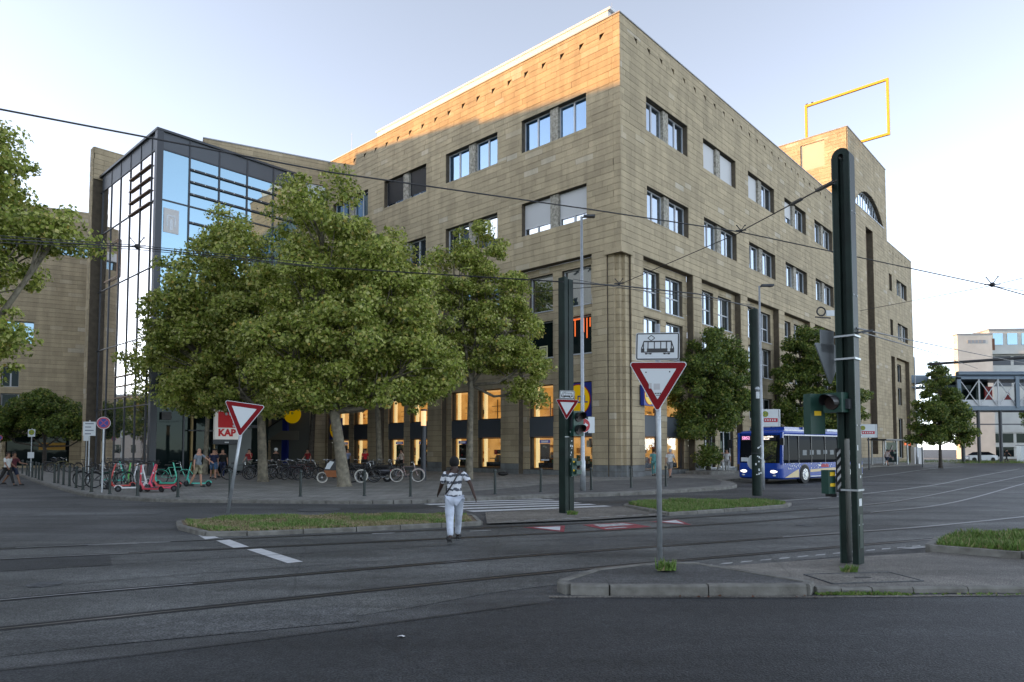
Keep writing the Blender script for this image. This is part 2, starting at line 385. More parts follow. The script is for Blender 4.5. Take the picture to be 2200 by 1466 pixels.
# zebra crossing etc
mk = MB()
La, Lb = (-3.95, 23.75), (-.9, 18.95); Ra, Rb = (.9, 24.75), (3.3, 20.9)
for k in range(6):
    t0 = (k+.1)/6; t1 = (k+.6)/6
    l0 = [La[i]+(Lb[i]-La[i])*t0 for i in (0, 1)]; l1 = [La[i]+(Lb[i]-La[i])*t1 for i in (0, 1)]
    r0 = [Ra[i]+(Rb[i]-Ra[i])*t0 for i in (0, 1)]; r1 = [Ra[i]+(Rb[i]-Ra[i])*t1 for i in (0, 1)]
    q = MB(); q.add([(*l1, .009), (*r1, .009), (*r0, .009), (*l0, .009)], [(0, 1, 2, 3)])
    mk.v += []; 
    if k == 0: zb = empty('zebra_crossing', (-.2, 22, 0)); zb['kind'] = 'structure'
    o = q.build('painted_stripe', M_paint, zb); o.location = (.2, -22, 0)
q = empty('lane_marking', (0, 0, 0)); q['kind'] = 'structure'
for quad in ([(-6.54, 14.09), (-6.42, 14.3), (-5.93, 13.68), (-6.1, 13.45)], [(-5.80, 13.26), (-5.6, 13.42), (-4.83, 12.43), (-5.06, 12.3)], [(-4.74, 12.1), (-4.53, 12.22), (-3.33, 10.8), (-3.53, 10.66)]):
    sheet('painted_dash_or_glint', quad, .009, M_paint, q)
for quad in ([(-7.9, 12.60), (-6.6, 13.06), (-6.62, 13.12), (-7.92, 12.66)], [(-7.2, 11.42), (-5.9, 11.86), (-5.92, 11.92), (-7.22, 11.48)],  # these first two are rail glints, put in as pale strips
             [(9.0, 12.95), (9.6, 13.25), (9.5, 13.38), (8.9, 13.08)], [(11.3, 14.3), (11.9, 14.6), (11.8, 14.73), (11.2, 14.43)], [(7.15, 12.15), (7.7, 12.4), (7.6, 12.52), (7.05, 12.27)],
             [(7.42, 9.6), (8.6, 9.9), (8.58, 9.98), (7.4, 9.68)], [(-2.95, 14.3), (-2.5, 14.45), (-2.53, 14.53), (-2.98, 14.38)], [(-.9, 14.75), (-.45, 14.92), (-.48, 15.0), (-.93, 14.83)]):
    sheet('painted_dash_or_glint', quad, .079 if quad[0][1] < 10 else .009, M_paintw, q)
ln = MB()
strip(ln, smooth_poly([(6.62, 21.9), (10.2, 24.0), (14.65, 27.55), (21.4, 34.0), (30, 43.6), (46.4, 61.5)], 6), .13, .009)
strip(ln, smooth_poly([(12.6, 35.0), (18.5, 39.0), (27, 48), (37, 60), (47, 70)], 5), .13, .009)
strip(ln, smooth_poly([(19, 15.4), (27, 24), (52, 50)], 5), .12, .009)
ln.build('painted_line', M_paintw, q)
strip_b = MB(); strip(strip_b, [(3.3, 24.2), (6.5, 27.0), (8.2, 28.2), (10.8, 31.0)], .0001, .009)
rp = empty('warning_marking', (4, 17, 0)); rp['kind'] = 'structure'
def rp_sheet(poly, z, m): 
    o = sheet('painted_triangle' if len(poly) == 3 else 'painted_panel', poly, z, m, rp); o.location = (-4, -17, 0)
def gp(x, y):
    a = (x-1100)/1442.; bb = (896-y)/1442.; dz = math.sin(PITCH)+bb*math.cos(PITCH); dy = math.cos(PITCH)-bb*math.sin(PITCH)
    k = -EYE/dz; return (a*k, dy*k)
rp_sheet([gp(1122, 1134), gp(1212, 1144), gp(1214, 1130)], .009, M_redpaint); rp_sheet([gp(1146, 1134.6), gp(1203, 1141), gp(1204, 1132.5)], .013, M_paint)
rp_sheet([gp(1250, 1128.5), gp(1302, 1140), gp(1400, 1133), gp(1345, 1123.5)], .009, M_redpaint)
rp_sheet([gp(1274, 1128.6), gp(1290, 1133.5), gp(1362, 1128.8), gp(1340, 1125.5)], .013, M_paintw)
rp_sheet([gp(1298, 1136.3), gp(1302, 1138), gp(1350, 1134.5), gp(1340, 1133.2)], .013, M_paintw)
rp_sheet([gp(1394, 1122), gp(1486, 1129), gp(1456, 1117.5)], .009, M_redpaint); rp_sheet([gp(1420, 1122.2), gp(1470, 1126.3), gp(1452, 1119)], .013, M_paint)
# tram tracks: groove rail set in a tar joint
RAILS = [[(-30, -6.3), (-12, 3.05), (-5.13, 6.81), (.75, 9.99), (5.99, 12.43), (11.34, 14.98), (18.5, 19.6), (27, 27.4), (50, 51)],
         [(-30, -4.7), (-12, 4.55), (-6.05, 8.1), (-4.25, 9.06), (0, 11.27), (5.5, 13.75), (10.8, 16.3), (17.6, 20.7), (26, 28.6), (49, 52)],
         [(-40, -3), (-14, 8.6), (-8.34, 11.03), (-4.83, 12.3), (-1.13, 13.66), (4.38, 15.9), (10.15, 19.11), (14.9, 22.75), (26.5, 34.9), (48.5, 58)],
         [(-40, -1.4), (-14, 10.1), (-9.0, 12.28), (-5.3, 13.65), (-1.6, 15.05), (3.9, 17.3), (9.2, 20.25), (13.9, 23.85), (25.4, 35.8), (47.5, 59)]]
tk = empty('tram_track', (0, 10, 0)); tk['kind'] = 'structure'
for pts in RAILS:
    sp = smooth_poly(pts, 8); t1 = MB(); strip(t1, sp, .20, .0085); o = t1.build('tar_joint', M_tar, tk); o.location = (0, -10, 0)
    t1 = MB(); strip(t1, sp, .045, .0125, -.035); o = t1.build('rail', M_rail, tk); o.location = (0, -10, 0)
    t1 = MB(); strip(t1, sp, .06, .0125, .022); o = t1.build('rail_groove', M_groove, tk); o.location = (0, -10, 0)
M_railglint = mat('rail_glint', (.42, .43, .44), .45, .4)  # pale strips over the rails; their glint is put into the colour
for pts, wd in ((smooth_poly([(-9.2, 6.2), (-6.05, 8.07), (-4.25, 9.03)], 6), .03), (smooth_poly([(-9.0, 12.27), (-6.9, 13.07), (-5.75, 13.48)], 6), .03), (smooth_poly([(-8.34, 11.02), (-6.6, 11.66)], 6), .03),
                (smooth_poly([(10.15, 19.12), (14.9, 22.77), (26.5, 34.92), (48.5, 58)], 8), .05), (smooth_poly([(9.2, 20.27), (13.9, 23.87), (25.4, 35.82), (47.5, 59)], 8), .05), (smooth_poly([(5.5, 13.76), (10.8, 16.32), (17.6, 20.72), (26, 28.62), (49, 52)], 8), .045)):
    t1 = MB(); strip(t1, pts, wd, .0165, -.01); o = t1.build('rail_glint', M_railglint, tk); o.location = (0, -10, 0)
# long repair seams in the asphalt
sm = MB()
for pts in ([(-12, 5.3), (-5, 9.5), (1.5, 12.3), (8, 15.2)], [(-9, 9.3), (-2.5, 12.1), (3, 14.2)], [(-14, 14.6), (-8, 15.2), (-6.2, 14.5)], [(5, 19.2), (13, 24.6), (22, 33)], [(-8.2, 4.3), (-4, 5.6), (.3, 7.9)]):
    strip(sm, smooth_poly(pts, 6), .022, .0165)
sm.build('asphalt_seam', M_tar, kind='structure')

def island(name, pts, label, soil=None, h=.10, wd=.11, flat=False, step=.9, topm=None):
    root = empty(name, (*pts[0], 0)); root['kind'] = 'structure'
    kerb_line('kerb', pts, '', h=h, wd=wd, step=step, closed=True, parent=root)
    o = sheet('island_top', pts, h-.012, topm or M_soil, root); o.location = (-pts[0][0], -pts[0][1], 0)
    return root
ISL_L = smooth_poly([(-8.0, 16.2), (-7.4, 15.1), (-6.3, 13.95), (-5.5, 14.05), (-3.4, 14.75), (-.75, 15.95), (-1.0, 17.5)], 1) + smooth_poly([(-1.9, 18.0), (-4.5, 17.6), (-7.4, 16.95)], 1)
island('traffic_island', ISL_L, '')
ISL_M = [(3.5, 20.9), (4.2, 18.2), (6.0, 19.2), (8.4, 20.7), (8.9, 21.6), (8.0, 23.0), (6.0, 22.6), (4.0, 21.9)]
island('traffic_island', ISL_M, '')
med = [(-.75, 18.9), (-.6, 16.1), (2.0, 17.0), (4.1, 18.15), (3.4, 20.9), (1.4, 20.2)]
sheet('median_paving', med, .03, P_small, kind='structure')
mb_ = MB(); strip(mb_, [(-.6, 16.05), (2.0, 16.95), (4.1, 18.1)], .16, .045); mb_.build('median_edge', M_kerb, kind='structure')
dsh = MB()
for k in range(9):
    x = -.2 + k*.48; y = 16.35 + k*.2 + max(0, k-4)*.03; dsh.add([(x, y, .05), (x+.28, y+.11, .05), (x+.36, y+.23, .05), (x+.08, y+.12, .05)], [(0, 1, 2, 3)])
dsh.build('median_dashes', M_paintw, kind='structure')
# near island with the sign and the big mast
near_pts = [(.62, 8.62), (.72, 8.42), (1.2, 8.38), (3.62, 8.38), (3.75, 8.55), (3.4, 9.05), (2.75, 9.9), (2.2, 10.0), (1.2, 9.45)]
NI = island('traffic_island', near_pts, '', h=.135, wd=.12, topm=A_main, step=1.0)
nb = smooth_poly([(3.8, 8.52), (6.6, 8.60), (14, 8.4), (40, 6.6)], 5) + [(40, 20), (16, 15.5), (10.8, 13.3), (7.2, 11.4), (6.0, 11.05), (3.6, 10.2), (2.9, 9.95)]
sheet('median_paving', nb, .072, P_small, kind='structure')
kerb_line('kerb', smooth_poly([(3.78, 8.47), (6.6, 8.52), (14, 8.3), (40, 6.5)], 5), 'low mossy kerb along the front edge of the near median', h=.078, wd=.1, step=1.0)
for k in range(14):
    x = 2.75+k*.36; y = 9.98+k*.165; sheet('median_dash', [(x, y, ), (x+.2, y+.09), (x+.27, y+.2), (x+.07, y+.11)], .077, M_paintw, kind='structure')
cv = empty('utility_cover', (4.7, 9.1, .073), R_(8), 'rectangular service cover let into the near median paving before the big mast', 'cover')
c_ = MB(); c_.box(-.62, .62, -.3, .3, 0, .006); c_.build('cover_plate', P_small, cv)
c_ = MB()
for a, bb in (((-.64, -.32), (.64, -.32)), ((.64, -.32), (.64, .32)), ((.64, .32), (-.64, .32)), ((-.64, .32), (-.64, -.32))): c_.bar((*a, .006), (*bb, .006), .025, .012)
c_.build('cover_frame', M_grate, cv); c_ = MB(); c_.box(-.1, .1, -.04, .04, .006, .012); c_.build('lifting_slot', M_tar, cv)
GR = [(7.1, 11.5), (7.9, 12.5), (10.4, 13.6), (13, 14.4), (20, 17.5), (20, 12), (8.05, 10.7)]
island('grass_verge', GR, '', h=.18, wd=.13)
# gutter stones along front kerb and channel
gt = MB(); strip(gt, [(.45, 8.25), (3.8, 8.25), (6.6, 8.38), (14, 8.15)], .1, .0105); gt.build('gutter', P_small, kind='structure')

# grass: stuff
def grass(name, poly, n, h, z, cols, seed, bare=0.35):
    rs = np.random.RandomState(seed); P = np.array(poly); mn = P.min(0); mxx = P.max(0)
    pts = rs.uniform(mn, mxx, (n*4, 2)); x, y = pts[:, 0], pts[:, 1]; ins = np.zeros(len(pts), bool); j = len(P)-1
    for i in range(len(P)):
        c = ((P[i,1] > y) != (P[j,1] > y)) & (x < (P[j,0]-P[i,0])*(y-P[i,1])/(P[j,1]-P[i,1]+1e-12)+P[i,0]); ins ^= c; j = i
    f = np.sin(x*1.7+seed)*np.sin(y*2.3+1.3*seed)+.5*np.sin(x*4.1+y*3.3)
    keep = ins & ((f > -bare) | (rs.rand(len(pts)) < .12)); pts = pts[keep][:n]; f = f[keep][:n]; n = len(pts)
    hh = h*(.5+rs.rand(n))*(1+.4*np.clip(f, -1, 1)); an = rs.rand(n)*6.28; wd = .012+rs.rand(n)*.012
    dx, dy = np.cos(an), np.sin(an); ln_ = rs.randn(n, 2)*.4*hh[:, None]
    v = np.zeros((n, 3, 3)); v[:, 0, 0] = pts[:, 0]-dx*wd; v[:, 0, 1] = pts[:, 1]-dy*wd; v[:, 1, 0] = pts[:, 0]+dx*wd; v[:, 1, 1] = pts[:, 1]+dy*wd
    v[:, :2, 2] = z; v[:, 2, :2] = pts+ln_; v[:, 2, 2] = z+hh
    me = bpy.data.meshes.new(name); me.vertices.add(n*3); me.vertices.foreach_set('co', v.reshape(-1)); me.loops.add(n*3)
    me.loops.foreach_set('vertex_index', np.arange(n*3)); me.polygons.add(n); me.polygons.foreach_set('loop_start', np.arange(n)*3); me.polygons.foreach_set('loop_total', np.full(n, 3))
    me.materials.append(cols); me.update(calc_edges=True); o = bpy.data.objects.new(name, me); COL.objects.link(o); return o
M_grass = mat('grass_blades', (1, 1, 1), .7, rand=('island', [(0, (.075, .14, .022)), (.45, (.12, .21, .035)), (.8, (.17, .26, .06)), (.9, (.28, .26, .11)), (1, (.33, .28, .15))]), var=.1)
M_dry = mat('dry_grass_blades', (1, 1, 1), .8, rand=('island', [(0, (.16, .15, .06)), (.5, (.30, .25, .13)), (1, (.38, .32, .19))]), var=.1)
def inset(p, k): c = np.mean(np.array(p), 0); return [tuple(c+(np.array(q)-c)*k) for q in p]
tag(grass('grass', inset(ISL_L, .95), 17000, .055, .086, M_grass, 3, .1), 'patchy green grass on the left traffic island', 'grass', kind='stuff')
tag(grass('dry_grass', inset(ISL_L, .95), 30000, .04, .086, M_dry, 8, 1.5), 'dry straw coloured grass on the left traffic island', 'grass', kind='stuff')
tag(grass('grass', inset(ISL_M, .95), 22000, .07, .086, M_grass, 5, .5), 'bright green grass on the middle traffic island by the round mast', 'grass', kind='stuff')
tag(grass('grass', inset(GR, .97), 60000, .10, .165, M_grass, 7, 2), 'green grass on the kerbed verge at the right edge', 'grass', kind='stuff')
tag(grass('weeds', [(x*.12+2.12, y*.07+9.33) for x, y in ((-1, -1), (1, -1), (1.2, 1), (-1, 1))], 150, .085, .14, M_grass, 2, 2), 'tuft of weeds at the foot of the give way sign pole', 'weeds', kind='stuff')
tag(grass('weeds', [(x*.09+4.76, y*.05+9.56) for x, y in ((-1, -1), (1, -1), (1.2, 1), (-1, 1))], 160, .06, .07, M_grass, 2, 2), 'small weeds growing between the legs of the big mast', 'weeds', kind='stuff')
tag(grass('weeds', [(x*.12+1.62, y*.06+18.3) for x, y in ((-1, -1), (1, -1), (1.2, 1), (-1, 1))], 300, .14, .03, M_grass, 2, 2), 'small weeds at the foot of the middle mast', 'weeds', kind='stuff')
tag(grass('moss', [(3.75, 8.34), (14, 8.18), (14, 8.28), (3.75, 8.44)], 3000, .022, .01, M_grass, 4, .1), 'moss and weeds in the joint along the near median kerb', 'moss', kind='stuff')
# litter and leaves
M_leafdry = mat('dry_leaf', (.25, .13, .06), .8, rand=('object', [(0, (.30, .14, .07)), (1, (.42, .33, .25))]), var=.1)
rl = random.Random(4)
for i in range(9):
    x = 1.9+rl.random()*2.0; y = 8.18+rl.random()*.1
    b = MB(); b.add([(-.03, 0, 0), (0, -.018, .012), (.035, 0, .004), (0, .02, .014)], [(0, 1, 2, 3)])
    o = b.build('fallen_leaf', M_leafdry); o.location = (x, y, .018); o.rotation_euler = (rl.random()*.5, 0, rl.random()*6)
    tag(o, 'small dry leaf lying in the gutter below the near island kerb', 'leaf', 'dry leaves in the gutter of the near island')
M_paper = mat('paper_litter', (.7, .7, .7), .8)
def litter(x, y, s, label, z=.012):
    b = MB(); r2 = random.Random(int(x*77)); n = 9
    vs = [(math.cos(i*2*math.pi/n)*s*(.6+r2.random()*.6), math.sin(i*2*math.pi/n)*s*.6*(.6+r2.random()*.6), r2.random()*s*.35) for i in range(n)]
    b.add(vs + [(0, 0, s*.3)], [(i, (i+1) % n, n) for i in range(n)]); o = b.build('paper_scrap', M_paper); o.location = (x, y, z); tag(o, label, 'litter')
litter(*gp(862, 1371), .045, 'crumpled white paper scrap on the dark foreground road')
litter(*gp(602, 1077), .12, 'white scrap in the gutter beyond the left grass island', .016)
# manhole in far lane
mh = MB(); mh.disc((0, 0, 0), (0, 0, 1), .42, .006, 24); o = mh.build('manhole_cover', M_grate); o.location = (*gp(686, 1096), .009); o.scale = (1.5, 1.5, 1); tag(o, 'round manhole cover in the lane behind the left grass island', 'manhole cover')

# repair patches and drains in the road
for i, (q, m_) in enumerate(((([(-9.5, 9.1), (-6.2, 10.5), (-6.9, 11.6), (-10.2, 10.2)]), A_dark), (([(1.2, 12.6), (4.6, 14.0), (4.2, 14.9), (.8, 13.5)]), A_far), (([(7.5, 22.6), (10.5, 24.9), (9.8, 26.0), (6.8, 23.8)]), A_dark), (([(-13, 18), (-9.8, 18.6), (-10.2, 20.3), (-13.4, 19.7)]), A_far), (([(13, 19.5), (17, 23), (16.2, 24.2), (12.2, 20.6)]), A_far), (([(-4.6, 5.9), (-1.6, 7.1), (-1.9, 7.9), (-4.9, 6.7)]), A_far))):
    sheet('road_patch', q, .0062, m_, kind='structure')
for i, (x, y, lab) in enumerate(((-6.2, 9.0, 'small round iron cover between the near tram rails on the left'), (6.9, 15.9, 'small round iron cover between the rails right of the painted triangles'), (-14.2, 21.9, 'iron gully grate in the gutter below the left pavement corner'))):
    b = MB(); b.disc((0, 0, 0), (0, 0, 1), .2, .004, 20)
    for k in range(5): b.box(-.15, .15, -.13+k*.06, -.11+k*.06, .004, .007)
    o = b.build('iron_cover', M_grate); o.location = (x, y, .009); tag(o, lab, 'manhole cover')
# ------------------------------------------------------------------ masonry
def rsub(rects, o):
    out = []
    for (a0, a1, z0, z1) in rects:
        x0, x1, y0, y1 = max(a0, o[0]), min(a1, o[1]), max(z0, o[2]), min(z1, o[3])
        if x0 >= x1 or y0 >= y1: out.append((a0, a1, z0, z1)); continue
        if z0 < y0: out.append((a0, a1, z0, y0))
        if y1 < z1: out.append((a0, a1, y1, z1))
        if a0 < x0: out.append((a0, x0, y0, y1))
        if x1 < a1: out.append((x1, a1, y0, y1))
    return out
UNIT = MB(); UNIT.box(-.5, .5, -.5, .5, -.5, .5); UNITM = {}
def unit(m):
    if m.name not in UNITM: UNITM[m.name] = UNIT.mesh('block', m)
    return UNITM[m.name]
class Mason:
    def __init__(s, root): s.root = root; s.blocks = []; s.core = MB(); s.rev = MB()
    def clad(s, M, region, openings=(), th=.47, rowh=.4, bl=(.8, 1.6), gap=.02, proud=.05, core=True, plinth=0, base=None, seed=1, lead=None):
        rg = random.Random(seed); a0, a1, z0, z1 = region
        if core:
            xs = sorted({a0, a1} | {min(max(q, a0), a1) for o in openings for q in o[:2]}); zs = sorted({z0, z1} | {min(max(q, z0), z1) for o in openings for q in o[2:]})
            for i in range(len(xs)-1):
                run = None
                for j in range(len(zs)-1):
                    cx, cz = (xs[i]+xs[i+1])/2, (zs[j]+zs[j+1])/2
                    hole = any(o[0] < cx < o[1] and o[2] < cz < o[3] for o in openings)
                    if not hole: run = [run[0], zs[j+1]] if run else [zs[j], zs[j+1]]
                    if (hole or j == len(zs)-2) and run: s.core.box(xs[i], xs[i+1], 0, th, run[0], run[1], 0, M); run = None
        if base is None: base = z0
        nrow = int(math.ceil((z1-base)/rowh))
        for r in range(nrow):
            c0, c1 = base+r*rowh, min(base+(r+1)*rowh, z1)
            if c1 <= z0: continue
            c0 = max(c0, z0)
            if c1-c0 < .06: continue
            x = a0 - rg.uniform(0, bl[1])*(.5 if r % 2 else .9)
            pro = 0
            while x < a1:
                L = rg.uniform(*bl); b0, b1 = max(x, a0)+gap*.25, min(x+L, a1)-gap*.25; x += L
                if b1-b0 < .06: continue
                rc = [(b0, b1, c0+gap/2, c1-gap/2)]
                for o in openings:
                    if o[0] < b1 and o[1] > b0 and o[2] < c1 and o[3] > c0: rc = rsub(rc, o)
                pr = proud + rg.uniform(-.007, .007)
                mt = 1 if c1 <= plinth+.01 else 0
                for q in rc:
                    if q[1]-q[0] > .03 and q[3]-q[2] > .03: s.blocks.append((M, q, pr, mt))
    def finish(s, nmax=300, name='sandstone_block', m1=None, m0=None, pm=None, core_m=None, corename='wall'):
        m1 = m1 or M_stone1; m0 = m0 or M_stone; W = s.root.matrix_basis
        def key(b):
            M, q, pr, mt = b; c = W @ M @ Vector(((q[0]+q[1])/2, 0, (q[2]+q[3])/2)); n = (W.to_3x3() @ M.to_3x3() @ Vector((0, -1, 0)))
            d = c-Vector((0, 0, EYE)); face = max(0, -n.dot(d.normalized())); fr = 1 if abs(d.x) < .76*d.y and d.y > 0 and c.z > 2 else .02
            return -(q[1]-q[0])*(q[3]-q[2])*face*fr/(d.length**2)
        s.blocks.sort(key=key); rest = MB()
        for i, (M, q, pr, mt) in enumerate(s.blocks):
            if i < nmax:
                o = bpy.data.objects.new(name, unit(M_plinth if mt else m1)); COL.objects.link(o); o.parent = s.root
                o.matrix_basis = M @ Matrix.Translation(((q[0]+q[1])/2, -pr/2+.01, (q[2]+q[3])/2)) @ Matrix.Diagonal((q[1]-q[0], pr+.02, q[3]-q[2], 1))
            else: rest.box(q[0], q[1], -pr, .01, q[2], q[3], mt, M)
        if rest.f: rest.build(name + 's', [m0, pm or M_plinth], s.root, kind='stuff')
        if s.core.f: s.core.build(corename, core_m or M_mortar, s.root)
def RM(x=0, y=0, z=0): return Matrix.Translation((x, y, z))
def LM(x, T, z=0): return Matrix.Translation((x, T, z)) @ Matrix.Rotation(R_(-90), 4, 'Z')   # canonical a -> -y ; depth -> +x

WMESH = {}
def win_mesh(kind, w_, h_):
    k = (kind, round(w_, 2), round(h_, 2))
    if k in WMESH: return WMESH[k]
    f = MB(); bd = .075; dp = .09
    f.box(0, w_, 0, dp, 0, bd); f.box(0, w_, 0, dp, h_-bd, h_); f.box(0, bd, 0, dp, bd, h_-bd); f.box(w_-bd, w_, 0, dp, bd, h_-bd)
    mull = []; tr = []
    if kind in ('office', 'tall'): mull = [w_/2]
    if kind == 'tall': tr = [h_*.47]
    if kind == 'office3': mull = [w_/3, 2*w_/3]
    for x in mull: f.box(x-.06, x+.06, -.005, dp-.005, bd, h_-bd)
    for z in tr:
        e = [bd] + [q for x in mull for q in (x-.06, x+.06)] + [w_-bd]
        for i in range(0, len(e), 2): f.box(e[i], e[i+1], 0, dp, z-.04, z+.04)
    # inner casement frames
    es = [bd]+mull+[w_-bd]
    p = MB(); p.box(bd*.6, w_-bd*.6, .05, .06, bd*.6, h_-bd*.6)
    s_ = MB(); s_.box(-.05, w_+.05, -.33, .0, -.06, -.005)
    WMESH[k] = (f, p, s_, {}); return WMESH[k]
def mget(k, which, m, name):
    e = WMESH[k]; key = (which, m.name)
    if key not in e[3]: e[3][key] = e[which].mesh(name, m)
    return e[3][key]
def window(root, M, a0, a1, z0, z1, depth=.33, kind='office', blind=None, pane=None, fm=None, sill=True, bm=None, tilt=0, name='window'):
    w_, h_ = a1-a0, z1-z0; win_mesh(kind, w_, h_); k = (kind, round(w_, 2), round(h_, 2))
    o = bpy.data.objects.new(name, mget(k, 0, fm or M_frame, name)); COL.objects.link(o); o.parent = root
    o.matrix_basis = M @ Matrix.Translation((a0, depth, z0))
    p = inst('pane', mget(k, 1, pane or M_pane, 'pane'), o)
    if sill: inst('sill', mget(k, 2, M_frame, 'sill'), o)
    if blind:
        b = MB(); t = blind; n = max(3, int(h_*t/.11)); zt = h_-.05
        for i in range(n): 
            zz = zt-(i+1)*(h_*t/n); b.add([(.06, -.02, zz), (w_-.06, -.02, zz), (w_-.06, -.045, zz+h_*t/n*.9), (.06, -.045, zz+h_*t/n*.9)], [(0, 1, 2, 3)])
        b.box(.05, w_-.05, -.05, -.01, zt-h_*t-.05, zt-h_*t-.012)
        b.build('blind', bm or M_blind, o)
    return o
def deco_pillar(root, M, a0, a1, z0, z1, y0=.12, y1=.42):
    b = MB(); b.box(a0, a1, y0, y1, z0, z1, 0, M); b.build('window_pillar', M_rough, root)

BLD = empty('stone_office_building', C0, ANG, 'large sandstone office building on the corner with paired windows and a tower', 'building')
ms = Mason(BLD); I4 = Matrix.Identity(4)
P_ = 7.865
ZT = 28.62
def holes(a0, a1, step): 
    r = []; a = a0
    while a < a1: r.append((a-.2, a+.2, 27.42, 27.82)); a += step
    return r
# ---- right facade, upper wall
opR = []
for k in range(5):
    for z0, z1 in ((22.3, 24.55), (16.5, 18.68)): opR.append((2.97+P_*k, 8.5+P_*k, z0, z1))
hR = holes(1.75, 45.5, 1.575)
hR2 = holes(63.2, 74.6, 1.575)
bays = [(2.45+P_*k, 9.05+P_*k) for k in range(6)]
CN = 1.05                                     # corner niche
opRl = [(b0, b1, -.1, 14.0) for b0, b1 in bays[:5]] + [(0, CN, -.1, 14.0)]
arch = []
ac, ah, ar = 54.3, 6.15, 2.65; rad = (ah*ah+ar*ar)/(2*ar)
zz = 30.05
while zz < 30.05+ar-.02:
    hw = math.sqrt(max(0, rad*rad-(rad-ar+(zz+.05-30.05))**2)); arch.append((ac-hw, ac+hw, zz, zz+.1)); zz += .1
opT = arch + [(52.3, 55.4, 1.2, 28.3)]
opE = [(62.5, 63.95, 22.45, 24.65), (62.5, 63.95, 16.45, 18.65), (66.3, 71.9, 22.4, 24.55), (66.3, 71.9, 16.45, 18.65), (62.5, 64.45, -.1, 13.85), (65.2, 72.2, -.1, 13.9)]
ms.clad(I4, (0, 46, 0, ZT), opR+opRl+hR, base=.02, seed=2, plinth=.85)
ms.clad(I4, (46, 62, 0, 38.1), opT, base=.02, seed=3, th=.9, plinth=.85)
ms.clad(I4, (62, 75, 0, ZT), opE+hR2, base=.02, seed=4, plinth=.85)
# ---- left facade
T_ = 32.3
def la(t0, t1, z0, z1): return (T_-t1, T_-t0, z0, z1)
opL = [la(2.5+7.82*k, 8.02+7.82*k, z0, z1) for k in range(4) for z0, z1 in ((22.2, 24.5), (16.35, 18.63))]
baysL = [(2.13+7.85*k, 8.34+7.85*k) for k in range(4)]
opLl = [la(t0, min(t1, 32), -.1, 14.0) for t0, t1 in baysL] + [la(.0, CN, -.1, 14.0)]
hL = [la(t-.2, t+.2, 27.42, 27.82) for t in [1.25+1.575*k for k in range(20)]]
ML = LM(0, T_)
ms.clad(ML, (0, T_-.45, 0, ZT), [o for o in opL+opLl+hL], base=.02, seed=5, plinth=.85, core=True)
ms.clad(ML, (T_-.45, T_+.05, 14.0, ZT), hL[:0], base=.02, seed=6, core=False)
# second skin inside the bays
WR = [(3.25, 5.3), (6.08, 8.42)]
opin = [(a+P_*k, b_+P_*k, z0, z1) for k in range(5) for a, b_ in WR for z0, z1 in ((10.98, 13.5), (7.88, 10.36))]
opshop = [(a+P_*k, b_+P_*k, z0, z1) for k in range(2) for a, b_ in WR for z0, z1 in ((.45, 6.1),)]
opshop += [(a+P_*k, b_+P_*k, z0, z1) for k in range(2, 5) for a, b_ in WR for z0, z1 in ((.45, 3.6), (4.3, 6.1))]
MI = RM(0, .5)
for k, (b0, b1) in enumerate(bays[:5]):
    ms.clad(MI, (b0, b1, 0, 14.0), [o for o in opin+opshop if o[1] > b0 and o[0] < b1], base=.02, seed=20+k, plinth=.45)
WL = [(2.55, 4.9), (5.67, 7.76)]
MIL = LM(.5, T_)
opinL = [la(a+7.85*k, b_+7.85*k, z0, z1) for k in range(4) for a, b_ in WL for z0, z1 in ((11.05, 13.5), (7.9, 10.36), (.45, 6.1))]
for k, (t0, t1) in enumerate(baysL):
    r = la(t0, min(t1, 32), 0, 14.0)
    ms.clad(MIL, r, [o for o in opinL if o[1] > r[0] and o[0] < r[1]], base=.02, seed=30+k, plinth=.45)
# east end recesses
ms.clad(RM(0, .9), (62.5, 64.45, 0, 24.7), [], seed=41, th=.3)
oE2 = [(66.1, 67.0, 10.9, 13.3), (67.7, 69.9, 10.9, 13.3), (66.1, 67.0, 7.75, 10.1), (67.7, 69.9, 7.75, 10.1), (66.1, 67.0, .6, 5.95), (67.7, 69.9, .6, 5.95)]
ms.clad(RM(0, .5), (65.2, 72.2, 0, 13.9), oE2, seed=42)
for o in oE2: window(BLD, RM(0, .5), *o, depth=.2, kind='plain', sill=False, pane=M_darkglass, fm=M_frame)
# tower left side, end wall, building top
ms.clad(LM(46, 9.0), (0, 8.95, ZT-.3, 38.1), [(3.9, 6.6, 34.3, 37.4)], base=.02, seed=43)
b = MB(); b.box(46.1, 46.15, 2.4, 5.1, 34.3, 37.4); b.build('wall_panel', mat('pale_panel', (.50, .42, .33), .7), BLD)
ms.clad(Matrix.Translation((75, .5, 0)) @ Matrix.Rotation(R_(90), 4, 'Z'), (0, 24, 0, ZT), [], seed=44, th=.4, bl=(1.5, 2.5))
ms.clad(Matrix.Translation((62, .9, 0)) @ Matrix.Rotation(R_(90), 4, 'Z'), (0, 9, ZT-.3, 38.1), [], seed=45, th=.4, bl=(1.5, 2.5))
ms.clad(Matrix.Translation((62, 9.4, 0)) @ Matrix.Rotation(R_(180), 4, 'Z'), (0, 16, ZT-.3, 38.1), [], seed=46, th=.4, bl=(1.5, 2.5))
